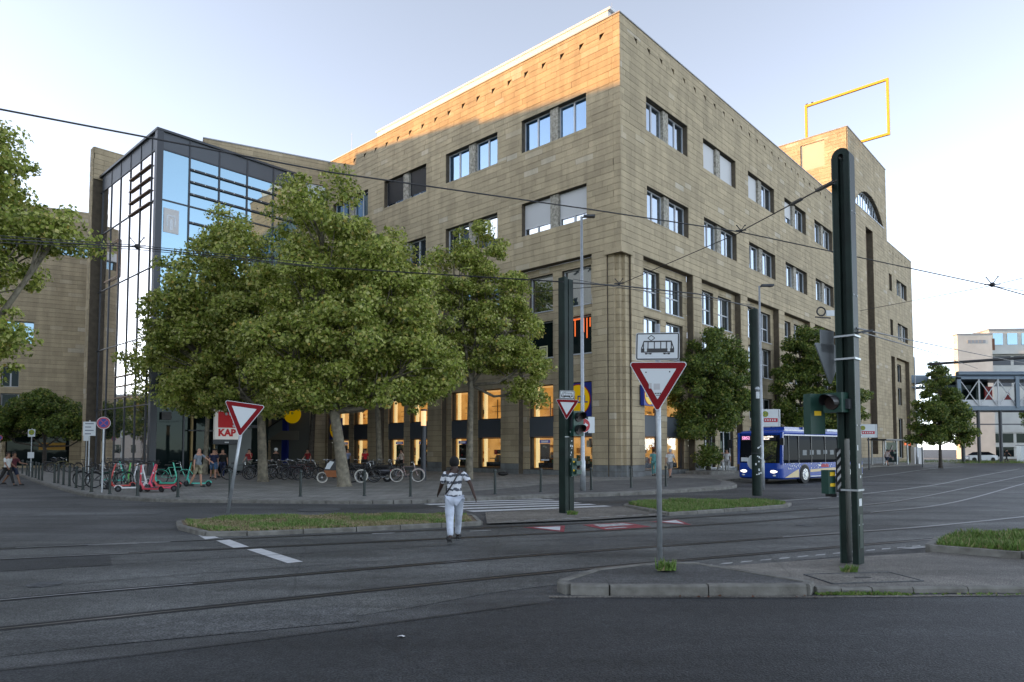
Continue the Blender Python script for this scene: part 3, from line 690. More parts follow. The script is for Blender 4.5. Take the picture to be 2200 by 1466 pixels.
# corner niche: a stepped cluster shaft
cn = MB(); cn.box(.62, CN+.0, .62, CN+.5, 0, 14.0); cn.box(CN-.002, CN+.4, .5, 1.0, 0, 14, 0)
nb_ = Mason(BLD)
def shaft(x0, x1, y0, y1, seed, h=14.0):
    rg = random.Random(seed); z = .02; i = 0
    while z < h-.02:
        z1 = min(z+.4, h); ms.shafts.box(x0, x1, y0, y1, z+.011, z1-.011, 1 if z < .8 else 0); z = z1
ms.shafts = MB()
shaft(.34, .72, .34, .72, 1); shaft(.62, 1.04, .12, .5, 2); shaft(.12, .5, .62, 1.04, 3)
shaft(.72, 1.3, .5, 1.3, 4); shaft(.5, .72, .72, 1.3, 5)
ms.shafts.build('corner_shaft', [M_stone, M_plinth], BLD)
ms.core.box(.4, .68, .4, .68, 0, 14.0); ms.core.box(.66, 1.0, .2, .45, 0, 14.0); ms.core.box(.2, .45, .66, 1.0, 0, 14.0)
ms.core.box(CN, 2.4, .46, .9, 0, 14.02); ms.core.box(.46, .9, CN, 2.1, 0, 14.02)
cap = MB(); cap.box(-.12, CN+.1, -.12, .0, 13.72, 14.02); cap.box(-.12, .0, .0, CN+.1, 13.72, 14.02); cap.box(0, CN, 0, CN, 13.9, 14.02); cap.build('corner_cap', M_stone, BLD)
ms.core.box(0.02, 2.4, .44, 1.2, 14.03, 16.0)
ms.finish(300)
# lintel bands over bays (dark shadow gap soffit is real recess), roof and parapet
rf = MB()
rf.box(.45, 46, .45, 24, 27.3, 27.6); rf.box(.45, 14, 24, T_+3, 27.3, 27.6); rf.box(62, 75, .45, 24, 27.3, 27.6)
rf.build('roof', M_coping, BLD)
b = MB(); b.box(28, 35, 14, 24, 27.6, 31.2); b.build('roof_shade_box', M_coping, BLD)  # unseen box behind the parapet, added to throw shade on the tower side
cpg = MB()
cpg.box(-.1, 45.98, -.1, .5, ZT, ZT+.07); cpg.box(-.1, .5, .5, T_, ZT, ZT+.07); cpg.box(62.02, 75.1, -.1, .5, ZT, ZT+.07)
cpg.box(45.9, 62.1, -.1, .5, 38.1, 38.18); cpg.box(45.9, 46.5, .5, 9.5, 38.1, 38.18); cpg.box(61.5, 62.1, .5, 9.5, 38.1, 38.18); cpg.box(46.5, 61.5, 9.0, 9.5, 38.1, 38.18)
cpg.build('coping', M_coping, BLD)
tr_ = MB(); tr_.box(46.4, 61.6, .5, 9.0, 37.6, 37.8); tr_.build('tower_roof', M_coping, BLD)
# white glazed roof storey set back behind the left parapet
ws = MB(); ws.box(.55, 1.5, 1.2, 25.5, 27.6, 29.6); ws.box(.5, 1.6, 1.0, 25.7, 29.6, 29.75); ws.build('roof_screen', M_white, BLD)
lr = MB()
for x, y, h in ((2.2, 2.0, 2.6), (1.6, 31, 3.0), (20, 1.4, 0)):
    if h: lr.tube([(x, y, 28), (x, y, 28.7+h)], [.02, .012], 6)
lr.build('lightning_rod', M_steel, BLD)
# drain slopes in the little parapet slots
ds = MB()
for a in [1.75+1.575*k for k in range(28)]: ds.add([(a-.2, .0, 27.42), (a+.2, .0, 27.42), (a+.2, .4, 27.8), (a-.2, .4, 27.8)], [(0, 1, 2, 3)]); ds.add([(a-.2, .42, 27.4), (a+.2, .42, 27.4), (a+.2, .42, 27.85), (a-.2, .42, 27.85)], [(0, 1, 2, 3)], 0)
for a in [1.25+1.575*k for k in range(20)]:
    ds.add([(.42, a-.2, 27.4), (.42, a+.2, 27.4), (.42, a+.2, 27.85), (.42, a-.2, 27.85)], [(0, 1, 2, 3)])
    ds.add([(.0, a-.2, 27.42), (.0, a+.2, 27.42), (.4, a-.2, 27.82)], [(0, 1, 2)])
ds.build('drain_slot', M_mortar, BLD)
dt = MB()
def triprism(p, q, r, n): 
    v_ = [Vector(x_) for x_ in (p, q, r)]; n = Vector(n); dt.add([x_ for x_ in v_]+[x_+n for x_ in v_], [(0, 1, 2), (5, 4, 3), (0, 3, 4, 1), (1, 4, 5, 2), (2, 5, 3, 0)])
for a in [1.75+1.575*k for k in range(28)]+[63.2+1.575*k for k in range(8)]: triprism((a-.2, -.045, 27.42), (a+.2, -.045, 27.42), (a-.2, -.045, 27.82), (0, .3, 0))
for a in [1.25+1.575*k for k in range(20)]: triprism((-.045, a-.2, 27.42), (-.045, a+.2, 27.42), (-.045, a-.2, 27.82), (.3, 0, 0))
dt.build('slot_wedge', M_stone, BLD)
# ---- office windows
bl_R = {(0, 1): (.0, 0), (1, 0): (1, 1), (2, 0): (1, 0), (3, 0): (.6, 0)}
for k in range(5):
    for r, (z0, z1) in enumerate(((22.3, 24.55), (16.5, 18.68))):
        a = 2.97+P_*k
        for j, (q0, q1) in enumerate(((a, a+2.42), (a+3.1, a+5.53))):
            bl = bl_R.get((k, r), (0, 0))[j] if r == 0 else (0, 0)[j]
            window(BLD, I4, q0, q1, z0+.02, z1-.02, blind=bl or None)
        deco_pillar(BLD, I4, a+2.42, a+3.1, z0, z1)
for k in range(4):
    for r, (z0, z1) in enumerate(((22.2, 24.5), (16.35, 18.63))):
        t = 2.5+7.82*k
        bl, bm = None, None
        if (k, r) == (2, 0): bl, bm = .82, M_dblind
        if (k, r) == (0, 1): bl, bm = .72, M_blind
        for (q0, q1) in ((t, t+2.42), (t+3.1, t+5.52)):
            if q1 > 31.9: continue
            window(BLD, ML, T_-q1, T_-q0, z0+.02, z1-.02, blind=bl, bm=bm, pane=M_pane_up if r == 0 else M_pane)
        deco_pillar(BLD, ML, T_-t-3.1, T_-t-2.42, z0, z1)
M_pane_dk = glass_opaque('bay_glass', (.015, .018, .02), (.88, .94, 1), .42, wob=.3)
for k in range(5):
    for a, b_ in WR:
        for z0, z1 in ((10.98, 13.5), (7.88, 10.36)): window(BLD, MI, a+P_*k, b_+P_*k, z0, z1, depth=.22, kind='tall', pane=M_pane)
for k in range(4):
    for a, b_ in WL:
        for z0, z1 in ((11.05, 13.5), (7.9, 10.36)):
            q0, q1 = a+7.85*k, b_+7.85*k
            if q1 < 32: window(BLD, MIL, T_-q1, T_-q0, z0, z1, depth=.22, kind='plain', pane=M_pane_dk if z0 > 10 else M_darkglass, fm=M_dark if False else M_frame)
for z0, z1 in ((22.45, 24.65), (16.45, 18.65)):
    window(BLD, I4, 66.3, 68.8, z0, z1); window(BLD, I4, 69.5, 71.9, z0, z1); deco_pillar(BLD, I4, 68.8, 69.5, z0, z1)
    window(BLD, RM(0, 0), 62.55, 63.9, z0, z1, kind='plain', depth=.5, sill=False, pane=M_darkglass)
# arch window
aw = MB(); N_ = 24; pts = []
for i in range(N_+1):
    a = ac-ah+2*ah*i/N_; pts.append((a, 30.05 + max(0, math.sqrt(max(0, rad*rad-(a-ac)**2))-(rad-ar))))
aw.add([(p[0], .45, p[1]) for p in pts], [list(range(N_+1))]); awo = aw.build('arched_window', M_pane, BLD)
am = MB()
for i in range(2, N_-1, 2):
    am.bar((pts[i][0], .43, 30.05), (pts[i][0], .43, pts[i][1]), .07)
for i in range(N_): am.bar((pts[i][0], .43, pts[i][1]-.04), (pts[i+1][0], .43, pts[i+1][1]-.04), .08)
am.build('glazing_bar', M_frame, awo)
asil = MB(); asil.box(ac-ah-.1, ac+ah+.1, -.1, .4, 29.93, 30.04); asil.build('sill', M_frame, awo)
# tall slit strip
sb = MB(); sb.box(52.32, 53.4, .55, .6, 1.2, 28.28); so_ = sb.build('stair_window', M_pane_dk, BLD)
sb = MB(); z = 1.2
while z < 28: sb.box(52.32, 53.4, .45, .548, z, z+.9 if int(z*1.3) % 2 else z+.25, 0); z += 1.47
sb.box(53.4, 53.5, .3, .6, 1.2, 28.28); sb.build('window_bar', M_white, so_)
sb = MB(); sb.box(53.52, 55.38, .62, .9, 1.2, 28.3); sb.build('recess_wall', mat('recess_brown', (.12, .085, .055), .8), BLD)
# ---- shop floor: fascia panels, glass, lit interior
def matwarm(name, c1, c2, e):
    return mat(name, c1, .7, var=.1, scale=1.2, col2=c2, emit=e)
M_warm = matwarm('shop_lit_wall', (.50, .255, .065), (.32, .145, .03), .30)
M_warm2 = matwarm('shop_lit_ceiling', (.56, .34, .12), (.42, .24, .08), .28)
M_pillarlit = mat('shop_lit_post', (.85, .60, .26), .6, emit=.30)
GOODS = [mat('goods_'+n, sc(c, .6), .6) for n, c in (('red', (.45, .03, .02)), ('green', (.06, .13, .04)), ('brown', (.14, .08, .04)), ('cream', (.6, .5, .33)), ('dark', (.04, .035, .03)), ('orange', (.75, .32, .04)))]
M_poster = mat('poster_white', (.6, .6, .62), .5, emit=.06); M_pblue = mat('poster_blue', (.02, .03, .3), .5, emit=.08)
rg = random.Random(5)
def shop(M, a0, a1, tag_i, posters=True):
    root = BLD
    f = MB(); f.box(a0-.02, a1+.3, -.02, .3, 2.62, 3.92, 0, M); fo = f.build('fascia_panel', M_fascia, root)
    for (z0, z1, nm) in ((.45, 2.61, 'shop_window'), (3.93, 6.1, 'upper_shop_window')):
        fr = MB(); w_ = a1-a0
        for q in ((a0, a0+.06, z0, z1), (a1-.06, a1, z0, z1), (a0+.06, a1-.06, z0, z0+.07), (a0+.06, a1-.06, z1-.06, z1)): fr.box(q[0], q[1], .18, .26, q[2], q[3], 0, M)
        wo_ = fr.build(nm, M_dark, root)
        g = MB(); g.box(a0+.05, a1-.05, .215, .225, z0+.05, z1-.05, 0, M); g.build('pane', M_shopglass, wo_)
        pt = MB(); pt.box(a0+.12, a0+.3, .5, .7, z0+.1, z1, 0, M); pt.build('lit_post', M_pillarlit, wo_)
        if z0 < 1:
            ct = MB(); ct.box(a0+.35, a1-.08, .5, .9, z0+.07, z0+.42, 0, M); ct.build('display_counter', GOODS[4], wo_)
            for i in range(9):
                x = rg.uniform(a0+.35, a1-.4); gd = MB(); gd.box(x, x+rg.uniform(.12, .3), .55, .75, z0+.42, z0+.42+rg.uniform(.1, .55), 0, M); gd.build('goods', rg.choice(GOODS), wo_)
            for i in range(14):
                x = rg.uniform(a0+.1, a1-.3); zz = rg.uniform(z0, z1-.6); d = rg.uniform(.6, 2.2); gd = MB()
                gd.box(x, x+rg.uniform(.12, .5), d, d+.15, zz, zz+rg.uniform(.1, .5), 0, M); gd.build('goods', rg.choice(GOODS), wo_)
            sh = MB()
            for zz in (z0+.25, z0+.65): sh.box(a0+.3, a1-.1, .9, 1.3, zz, zz+.06, 0, M)
            sh.build('shelf', GOODS[4], wo_)
            if rg.random() < .3: continue
            ps = MB(); cx = (a0+a1)/2+rg.uniform(-.2, .25); ps.box(cx-.42, cx+.42, .3, .32, 1.0, 2.15, 0, M); po_ = ps.build('poster', rg.choice((GOODS[1], GOODS[1], GOODS[2], GOODS[4])), wo_)
            ps = MB(); ps.box(cx-.45, cx+.45, .28, .3, 2.2, 2.42, 0, M); ps.build('poster_header', M_pblue, po_)
            ps = MB(); ps.box(cx-.3, cx+.3, .265, .28, 2.24, 2.38, 0, M); ps.box(cx-.35, cx+.35, .28, .3, 1.03, 1.12, 0, M); ps.build('poster_print', M_poster, po_)
            for i in range(7):
                ps = MB(); x = cx+rg.uniform(-.35, .2); zz = rg.uniform(1.2, 1.95); ps.box(x, x+.16, .285, .3, zz, zz+.12, 0, M); ps.build('poster_print', rg.choice(GOODS), po_)
        else:
            sh = MB()
            sh.box(a0+.95, a0+1.0, 1.0, 1.05, z0, z0+1.5, 0, M); sh.box(a0+.4, a1-.2, 1.0, 1.04, z0+1.0, z0+1.04, 0, M); sh.box(a0+.4, a1-.2, 1.0, 1.04, z0+.6, z0+.63, 0, M)
            sh.build('interior_rail', GOODS[2], wo_)
            for i in range(5):
                x = rg.uniform(a0+.3, a1-.5); zz = rg.uniform(z0, z1-.9); gd = MB(); gd.box(x, x+rg.uniform(.1, .7), 2.0, 2.1, zz, zz+rg.uniform(.05, .8), 0, M); gd.build('goods', rg.choice((GOODS[2], GOODS[3], GOODS[5], M_warm2)), wo_)
for k in range(4):
    for a, b_ in WL:
        q0, q1 = a+7.85*k, b_+7.85*k
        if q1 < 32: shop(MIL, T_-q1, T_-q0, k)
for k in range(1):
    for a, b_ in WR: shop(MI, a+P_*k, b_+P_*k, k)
for k in range(1, 5):
    for a, b_ in WR:
        if k == 1: window(BLD, MI, a+P_*k, b_+P_*k, .45, 6.1, depth=.22, kind='tall', pane=M_darkglass)
        else: window(BLD, MI, a+P_*k, b_+P_*k, .45, 3.6, depth=.22, kind='tall', pane=M_darkglass); window(BLD, MI, a+P_*k, b_+P_*k, 4.3, 6.1, depth=.22, kind='tall', pane=M_darkglass)
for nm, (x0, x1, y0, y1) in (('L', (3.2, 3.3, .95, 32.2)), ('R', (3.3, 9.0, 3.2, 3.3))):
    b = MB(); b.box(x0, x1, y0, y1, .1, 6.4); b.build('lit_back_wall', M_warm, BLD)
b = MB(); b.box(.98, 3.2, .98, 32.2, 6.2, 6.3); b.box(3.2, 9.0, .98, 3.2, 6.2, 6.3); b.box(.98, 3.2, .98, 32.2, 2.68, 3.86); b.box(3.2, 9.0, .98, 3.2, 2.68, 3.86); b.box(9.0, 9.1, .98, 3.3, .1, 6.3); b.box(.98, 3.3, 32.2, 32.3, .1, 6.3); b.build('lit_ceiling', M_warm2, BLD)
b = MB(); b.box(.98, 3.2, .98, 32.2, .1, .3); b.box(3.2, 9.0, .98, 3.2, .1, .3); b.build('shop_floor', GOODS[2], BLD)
# orange strips and a framed notice in two left windows
ob = MB(); M_or = mat('orange_tape', (.75, .14, .03), .5, emit=.25)
for i, (t, h) in enumerate(((4.5, .3), (4.2, .8), (4.0, 1.1), (3.45, .7), (3.3, .9), (3.05, 1.3), (2.8, .6))): ob.box(.66, .68, t-.04, t+.04, 10.2-h, 10.2)
ob.box(.66, .68, 3.3, 4.8, 10.15, 10.25); ob.build('orange_strip', M_or, BLD)
nb2 = MB(); nb2.box(.64, .66, 6.3, 7.0, 7.95, 8.75); no_ = nb2.build('framed_notice', mat('notice_cream', (.75, .72, .42), .6), BLD)
nb2 = MB()
for d in (.1, .26): nb2.box(.62, .64, 6.3+d, 6.34+d, 7.95+d, 8.75-d); nb2.box(.62, .64, 6.96-d, 7.0-d, 7.95+d, 8.75-d); nb2.box(.62, .64, 6.34+d, 6.96-d, 7.95+d, 7.99+d); nb2.box(.62, .64, 6.34+d, 6.96-d, 8.71-d, 8.75-d)
nb2.build('notice_print', M_dark, no_)

# ---- shop logo signs
def logo(root, Mx, s, depth=.12):
    """blue square, yellow disc with a red rim, blue letters; built facing local -y"""
    b = MB(); b.box(-s/2, s/2, 0, depth, -s/2, s/2, 0, Mx); b.build('sign_box', M_blueink, root)
    def ring(r, y, m, n):
        q = MB(); q.tube([Mx @ Vector((0, y, 0)), Mx @ Vector((0, y+.012, 0))], [r, r], 40); q.build(n, m, root)
    ring(s*.47, -.014, M_logored, 'logo_rim'); ring(s*.44, -.028, M_logoyel, 'logo_disc')
    def put(txt, x, z, sz, m):
        me = text_mesh(txt, sz, .004, sz*.02); me.materials.append(m); o = bpy.data.objects.new('letter', me); COL.objects.link(o); o.parent = root
        o.matrix_basis = Mx @ Matrix.Translation((x, -.034, z)) @ Matrix.Rotation(R_(90), 4, 'X')
    put('L', -s*.30, 0, s*.30, M_blueink); put('D', s*.10, 0, s*.30, M_blueink); put('L', s*.30, 0, s*.30, M_blueink)
    put('i', -s*.10, 0, s*.30, M_logored)
M_logored = mat('logo_red', (.40, .01, .01), .4); M_logoyel = mat('logo_yellow', (.70, .43, .0), .4, emit=.06)
lg = empty('shop_logo_sign', loc(.45, 3.65, 4.95), ANG-R_(90), 'big round yellow logo on blue in the upper window left of the building corner', 'sign')
logo(lg, Matrix.Translation((0, -.0, 0)), 2.15)
lg = empty('shop_logo_sign', loc(2.55, -.35, 5.15), ANG, 'small blue square sign with yellow logo disc behind the tram sign', 'sign')
logo(lg, Matrix.Translation((0, 0, 0)), 1.3, .25); b = MB(); b.box(-.7, -.62, .25, .4, -.6, .6); b.build('bracket', M_dark, lg)
lg = empty('shop_logo_sign', loc(-.55, 29.8, 3.6), ANG-R_(90), 'round yellow shop logo on blue among the foliage beside the far shop door', 'sign')
logo(lg, Matrix.Translation((0, 0, 0)), 1.9)
lg = empty('shop_logo_pylon', loc(-3.6, 33.2, 0), ANG-R_(60), 'slim dark blue pylon with a yellow logo disc near the escalator', 'sign')
b = MB(); b.box(-.28, .28, 0, .3, 0, 6.1); b.build('pylon_post', M_blueink, lg)
b = MB(); b.tube([(.75, -.05, 4.9), (.75, .1, 4.9)], [.8, .8], 36); b.build('logo_disc', M_logoyel, lg)

# ---- yellow rooftop frame
yf = empty('rooftop_frame', loc(52, 0, 38.2), ANG, 'large open yellow steel frame standing on the tower roof and reaching over the street', 'frame')
b = MB(); t_ = .26
for a, c in (((0, -2.85, .25), (0, -2.85, 6.75)), ((0, -2.85, 6.75), (0, 6.35, 6.75)), ((0, 6.35, 6.75), (0, 6.35, .25)), ((0, 6.35, .25), (0, -2.85, .25))): b.bar(a, c, t_)
for y in (-2.85, 6.35):
    for z in (.25, 6.75): b.box(-.135, .135, y-.135, y+.135, z-.135, z+.135)
b.build('frame_bar', mat('rooftop_yellow', (.60, .33, .01), .5), yf)
b = MB(); b.box(-.1, .1, 1, 1.2, -.4, .13); b.box(-.1, .1, 5, 5.2, -.4, .13); b.build('frame_foot', M_dark, yf)
for i, y in enumerate((6.3, 5.6)):
    q = MB(); q.ball((0, 0, .1), (.07, .14, .09), 8, 6); q.ball((0, -.13, .18), .05, 6, 4); o = q.build('pigeon', M_black); o.location = yf.location + V*y + Vector((0, 0, 6.88)); o.rotation_euler = (0, 0, ANG+i)
    tag(o, ['dark bird perched at the back corner of the yellow rooftop frame', 'dark bird on the yellow frame bar a little in from its corner'][i], 'bird')
# ------------------------------------------------------------------ glass entrance block
CUB = empty('glass_entrance_block', loc(-17.97, 23.76), ANG, 'glazed entrance block with dark frames and a pale mirror-like side beside the stone building', 'building')
W_, D_, HT = 10.0, 11.6, 22.6
core = MB(); core.box(.35, W_, .35, D_, 5.0, HT-.1); core.box(.35, 6.9, .35, D_, 0, 5.0); core.build('inner_wall', mat('dark_interior', (.02, .03, .032), .7), CUB)
LV = [.12, 4.7, 9.2, 13.7, 18.1, 21.45]
LVx = LV
# left side (plane x=0, along y): panes 2 m wide
for i in range(6):
    y0, y1 = i*2.0-.9+(.9 if i == 0 else 0), min(i*2.0+1.1, D_)
    for j in range(5):
        b = MB(); b.box(.02, .06, y0+.04, y1-.04, LV[j]+.05, LV[j+1]-.05)
        if j == 4 and 1 <= i <= 2: 
            continue
        b.build('pane', M_pane_refl, CUB)
    if 1 <= i <= 2:
        for q in range(4): 
            zA = LV[4]+q*.84; b = MB(); b.box(.02, .06, y0+.04, y1-.04, zA+.07, zA+.80); b.build('pane', M_pane_refl, CUB)
            b = MB(); b.box(-.12, .05, y0+.02, y1-.02, zA-.035, zA+.035); b.build('louvre_bar', M_bronze, CUB)
    b = MB(); b.box(.0, .08, y0+.02, y1-.02, LV[5]+.03, HT); b.build('fascia_panel', M_fascia, CUB)
mu = MB()
for y in [0.0]+[i*2.0+1.1 for i in range(6)]: mu.box(-.04, .1, y-.03, y+.03, 0, HT)
for z in LV[1:]: mu.box(-.03, .1, .05, D_, z-.03, z+.03)
mu.build('mullion', M_dark, CUB)
fr = MB()
for a, c in (((-.09, 7.1, 16.9), (-.09, 9.9, 16.9)), ((-.09, 7.1, 16.9), (-.09, 7.1, 14.2)), ((-.09, 7.1, 14.2), (-.09, 9.9, 14.2)), ((-.09, 3.2, 6.9), (-.09, 7.2, 6.9)), ((-.09, 3.2, 6.2), (-.09, 7.2, 6.2)), ((-.09, 3.2, 5.4), (-.09, 7.2, 5.4))): fr.bar(a, c, .06)
fr.build('sunshade_rail', M_bronze, CUB)
# front side (plane y=0, along x)
for i in range(5):
    x0, x1 = i*2.0, min(i*2.0+2.0, W_)
    if x1-x0 < .5: continue
    for j in range(5):
        if j == 0 and x0 > 6.5: continue
        if j == 0: m = M_darkglass
        elif j == 1: m = M_darkglass
        else: m = M_pane_blue
        if j >= 3 and i >= 1:
            hgt = LV[j+1]-LV[j]; nn = 4
            for q in range(nn):
                zA = LV[j]+q*hgt/nn; b = MB(); b.box(x0+.04, x1-.04, .02, .06, zA+.07, zA+hgt/nn-.07); b.build('pane', m, CUB)
                if q: 
                    b = MB(); b.box(x0+.03, x1-.03, -.12, .02, zA-.06, zA+.06); o = b.build('louvre_bar', M_dark, CUB)
                    b = MB()
                    for xx in (x0+.25, x0+1.0, x1-.25): b.box(xx-.03, xx+.03, -.155, -.14, zA-.03, zA+.03)
                    b.build('bolt', M_white, o)
        else:
            b = MB(); b.box(x0+.04, x1-.04, .02, .06, LV[j]+.05, LV[j+1]-.05); b.build('pane', m, CUB)
    b = MB(); b.box(x0+.02, x1-.02, .0, .08, LV[5]+.03, HT); b.build('fascia_panel', M_fascia, CUB)
mu = MB()
for x in [i*2.0 for i in range(5)]+[W_]: mu.box(x-.05, x+.05, -.05, .1, 0 if x < 7 else 5.0, HT)
for z in LV[1:]: mu.box(.05, W_, -.03, .1, z-.045, z+.045)
mu.box(-.12, .28, -.12, .28, 0, HT+.02)
mu.build('mullion', M_dark, CUB)
cp = MB(); cp.box(-.15, W_, -.15, D_, HT, HT+.15); cp.build('roof_edge', M_dark, CUB)
# paper notice inside first pane
b = MB(); b.box(.42, 1.38, -.01, .015, 16.0, 17.6); no_ = b.build('window_notice', mat('notice_white', (.62, .62, .62), .6), CUB)
b = MB(); 
for q in ((.6, 1.2, 17.1, 17.2), (.6, .7, 16.4, 17.1), (1.1, 1.2, 16.4, 17.1), (.8, 1.0, 16.2, 16.9)): b.box(q[0], q[1], -.02, -.01, q[2], q[3])
b.build('notice_print', M_steel, no_)
# entrance doors below: lit jambs, vestibule
M_gold = mat('brass_post', (.20, .14, .05), .4, .3)
b = MB(); b.box(2.38, 2.5, -.3, -.1, .12, 4.0); b.box(3.9, 4.0, -.25, -.1, .12, 3.9); b.build('door_post', M_gold, CUB)
b = MB(); b.box(2.2, 4.2, -.35, -.08, 3.0, 3.08); b.box(4.6, 6.9, -.5, -.08, 3.3, 3.5); b.build('door_canopy', M_dark, CUB)
b = MB(); b.box(5.0, 6.6, -.12, -.1, .3, 3.2); b.build('entrance_door', mat('entrance_grey', (.14, .16, .16), .4), CUB)
b = MB(); b.box(.55, 1.15, -.2, -.12, 3.7, 4.2); b.build('hanging_letter_board', M_black, CUB)
# sign with the building name
KS = empty('building_name_sign', loc(-17.97+4.65, 23.76-.55, 3.48), ANG, 'white box sign with red squares and red KAP lettering above the glass entrance', 'sign')
b = MB(); b.box(-.82, .82, 0, .25, -1.02, 1.02); b.build('sign_box', mat('lightbox_white', (.72, .72, .70), .5, emit=.06), KS)
b = MB(); b.box(-.92, .92, .02, .3, -1.35, -1.03); b.build('sign_base', M_dark, KS)
RS = mat('lightbox_red', (.45, .006, .012), .5, emit=.05)
b = MB(); b.box(-.62, .62, -.012, 0, -.22, .88); b.build('red_square', RS, KS)
b = MB()
for i in range(3):
    for q in ((.48, .72-.28*i), (.48-.28*i, .72)): b.tube([(q[0], -.022, q[1]), (q[0], -.013, q[1])], [.10, .10], 16)
b.tube([(.48, -.022, -.08), (.48, -.013, -.08)], [.10, .10], 16)
b.build('white_dot', M_signwhite, KS)
me = text_mesh('KAP', .66, .01, .03); me.materials.append(RS); o = bpy.data.objects.new('letters', me); COL.objects.link(o); o.parent = KS; o.matrix_basis = Matrix.Translation((0, -.012, -.58)) @ Matrix.Rotation(R_(90), 4, 'X')
b = MB(); b.box(-.14, .14, -.02, .0, -1.26, -1.18); b.build('sign_number', M_signwhite, KS)
# stone fin at the far end of the glass side
FIN = empty('stone_fin_wall', loc(-17.97, 23.76+D_+.15), ANG, 'tall thin stone fin wall rising behind the glass block with a sunlit edge', 'wall')
mf = Mason(FIN)
mf.clad(LM(-.5, .75), (0, .7, 0, 25.0), [], seed=61, th=6.0, bl=(.7, .75)); mf.clad(RM(-.5, .0), (0, 6.0, 22.5, 25.0), [], seed=62, th=.05, core=False)
mf.finish(120)
# stone wing behind the glass block
dx, dy = -10.03, 3.68; an = math.atan2(dy, dx)
WG = empty('stone_wing', loc(-10.03, 35.98), ANG+an+math.pi, 'stone rear wing with a plain parapet showing above the glass entrance block', 'building')
mw = Mason(WG); mw.clad(I4, (0, 11.2, 0, 28.7), [(5.9, 7.7, 24.6, 26.9), (8.6, 10.4, 24.4, 26.4)], seed=63); mw.clad(LM(0, 3.5), (0, 3.5, 0, 28.7), [], seed=64, bl=(1, 1.6))
mw.finish(300)
b = MB(); b.box(5.95, 7.6, .15, .2, 24.6, 26.9); b.box(8.6, 10.4, .1, .15, 24.4, 26.4); b.build('roof_panel', M_signwhite, WG)
b = MB(); b.box(-.1, 11.2, -.1, .5, 28.7, 28.8); b.box(-.1, .5, .5, 3.5, 28.7, 28.8); b.build('coping', M_coping, WG)
b = MB(); b.box(.4, 11, .5, 4, 27.6, 27.8); b.build('roof', M_coping, WG)
# escalator balustrades under the wing
ES = empty('escalator', loc(-5.0, 33.5), ANG+an+math.pi-.2, 'dim escalator rising under the stone wing behind the parked bicycles', 'escalator')
for k in range(2):
    b = MB(); y = -1.2*k
    b.add([(-6, y, 1.0), (-3.2, y, 1.1), (1.2, y, 4.4), (1.2, y, 3.4), (-3.2, y, .2), (-6, y, .15)], [(0, 1, 2, 3, 4, 5)]); b.build('balustrade', mat('esc_glass', (.10, .12, .11), .3), ES)
    b = MB(); b.tube([(-6, y, 1.05), (-3.2, y, 1.15), (1.2, y, 4.45)], .06, 6); b.build('handrail', M_black, ES)
b = MB(); b.box(-8.5, 3.5, .6, .8, 0, 6.2); b.build('back_wall', mat('passage_grey', (.075, .08, .07), .7), ES)
b = MB(); b.box(-2, 2.6, -.9, -.4, 2.6, 3.4); b.build('landing_front', mat('landing_stone', (.13, .125, .10), .8), ES)

# left building with glazed roof storey
LB = empty('stone_side_building', (-39.6, 63.0, 0), math.atan2(.458, .889)+math.pi-math.pi, 'brown stone building on the left behind the street trees with a white roof band', 'building')
ml = Mason(LB)
wl = [(-6.9, -4.6, 11.4, 13.4), (-6.9, -5.6, 7.4, 9.2), (-6.9, -4.4, 5.6, 6.8), (-6.4, -1.6, .3, 3.2)]
ml.clad(I4, (-11, 2.0, 0, 19.9), wl, seed=71, th=.45); ml.clad(I4, (-11, 2.0, 21.6, 24.2), [], seed=72, th=.45)
ml.clad(Matrix.Translation((2.0, .45, 0)) @ Matrix.Rotation(R_(90), 4, 'Z'), (0, 12, 0, 24.2), [], seed=73, bl=(1.5, 2.5)); ml.clad(LM(-11, 10), (0, 10, 0, 24.2), [], seed=74, bl=(1.5, 2.5))
ml.finish(300)
b = MB(); b.box(-11.1, 2.1, -.25, .5, 20.75, 21.6); b.build('white_band', M_white, LB)
b = MB(); b.box(-11, 2.0, .1, .3, 19.95, 20.75); bo = b.build('clerestory_glass', M_pane_blue, LB); b = MB()
for i in range(8): b.box(-11+i*1.85, -10.93+i*1.85, .0, .1, 19.95, 20.75)
b.build('glazing_bar', M_frame, bo)
b = MB(); b.box(-10.8, 1.9, .4, 10, 23.5, 23.7); b.build('roof', M_coping, LB)
for w0 in wl[:3]: window(LB, I4, *w0, pane=M_pane_blue if w0[2] > 11 else M_darkglass)
b = MB(); b.box(-6.4, -1.6, .3, .35, .3, 3.2); b.build('dark_shopfront', M_darkglass, LB)
b = MB(); b.tube([(1.2, 1.0, 23.7), (1.2, 1.0, 24.7)], .3, 10); b.ball((1.2, 1.0, 24.75), .36, 10, 6); b.build('roof_vent', M_coping, LB)
sg = empty('yellow_shop_sign', (-41.9, 61.2, 2.05), math.atan2(.458, .889), 'dull yellow shop sign under the dark small tree at the left building', 'sign')
b = MB(); b.box(-1.0, 1.0, 0, .12, -.33, .33); b.build('sign_board', mat('sign_mustard', (.42, .23, .015), .5), sg)
b = MB(); b.box(-.8, .8, -.01, 0, -.05, .05); b.build('sign_print', M_red, sg)
sg = empty('cream_shop_sign', (-46.0, 59.0, 2.0), math.atan2(.458, .889), 'small cream shop sign at the left edge beside the dark tree', 'sign')
b = MB(); b.box(-1.0, 1.0, 0, .12, -.25, .25); b.build('sign_board', mat('sign_cream', (.30, .26, .18), .5, emit=.03), sg)

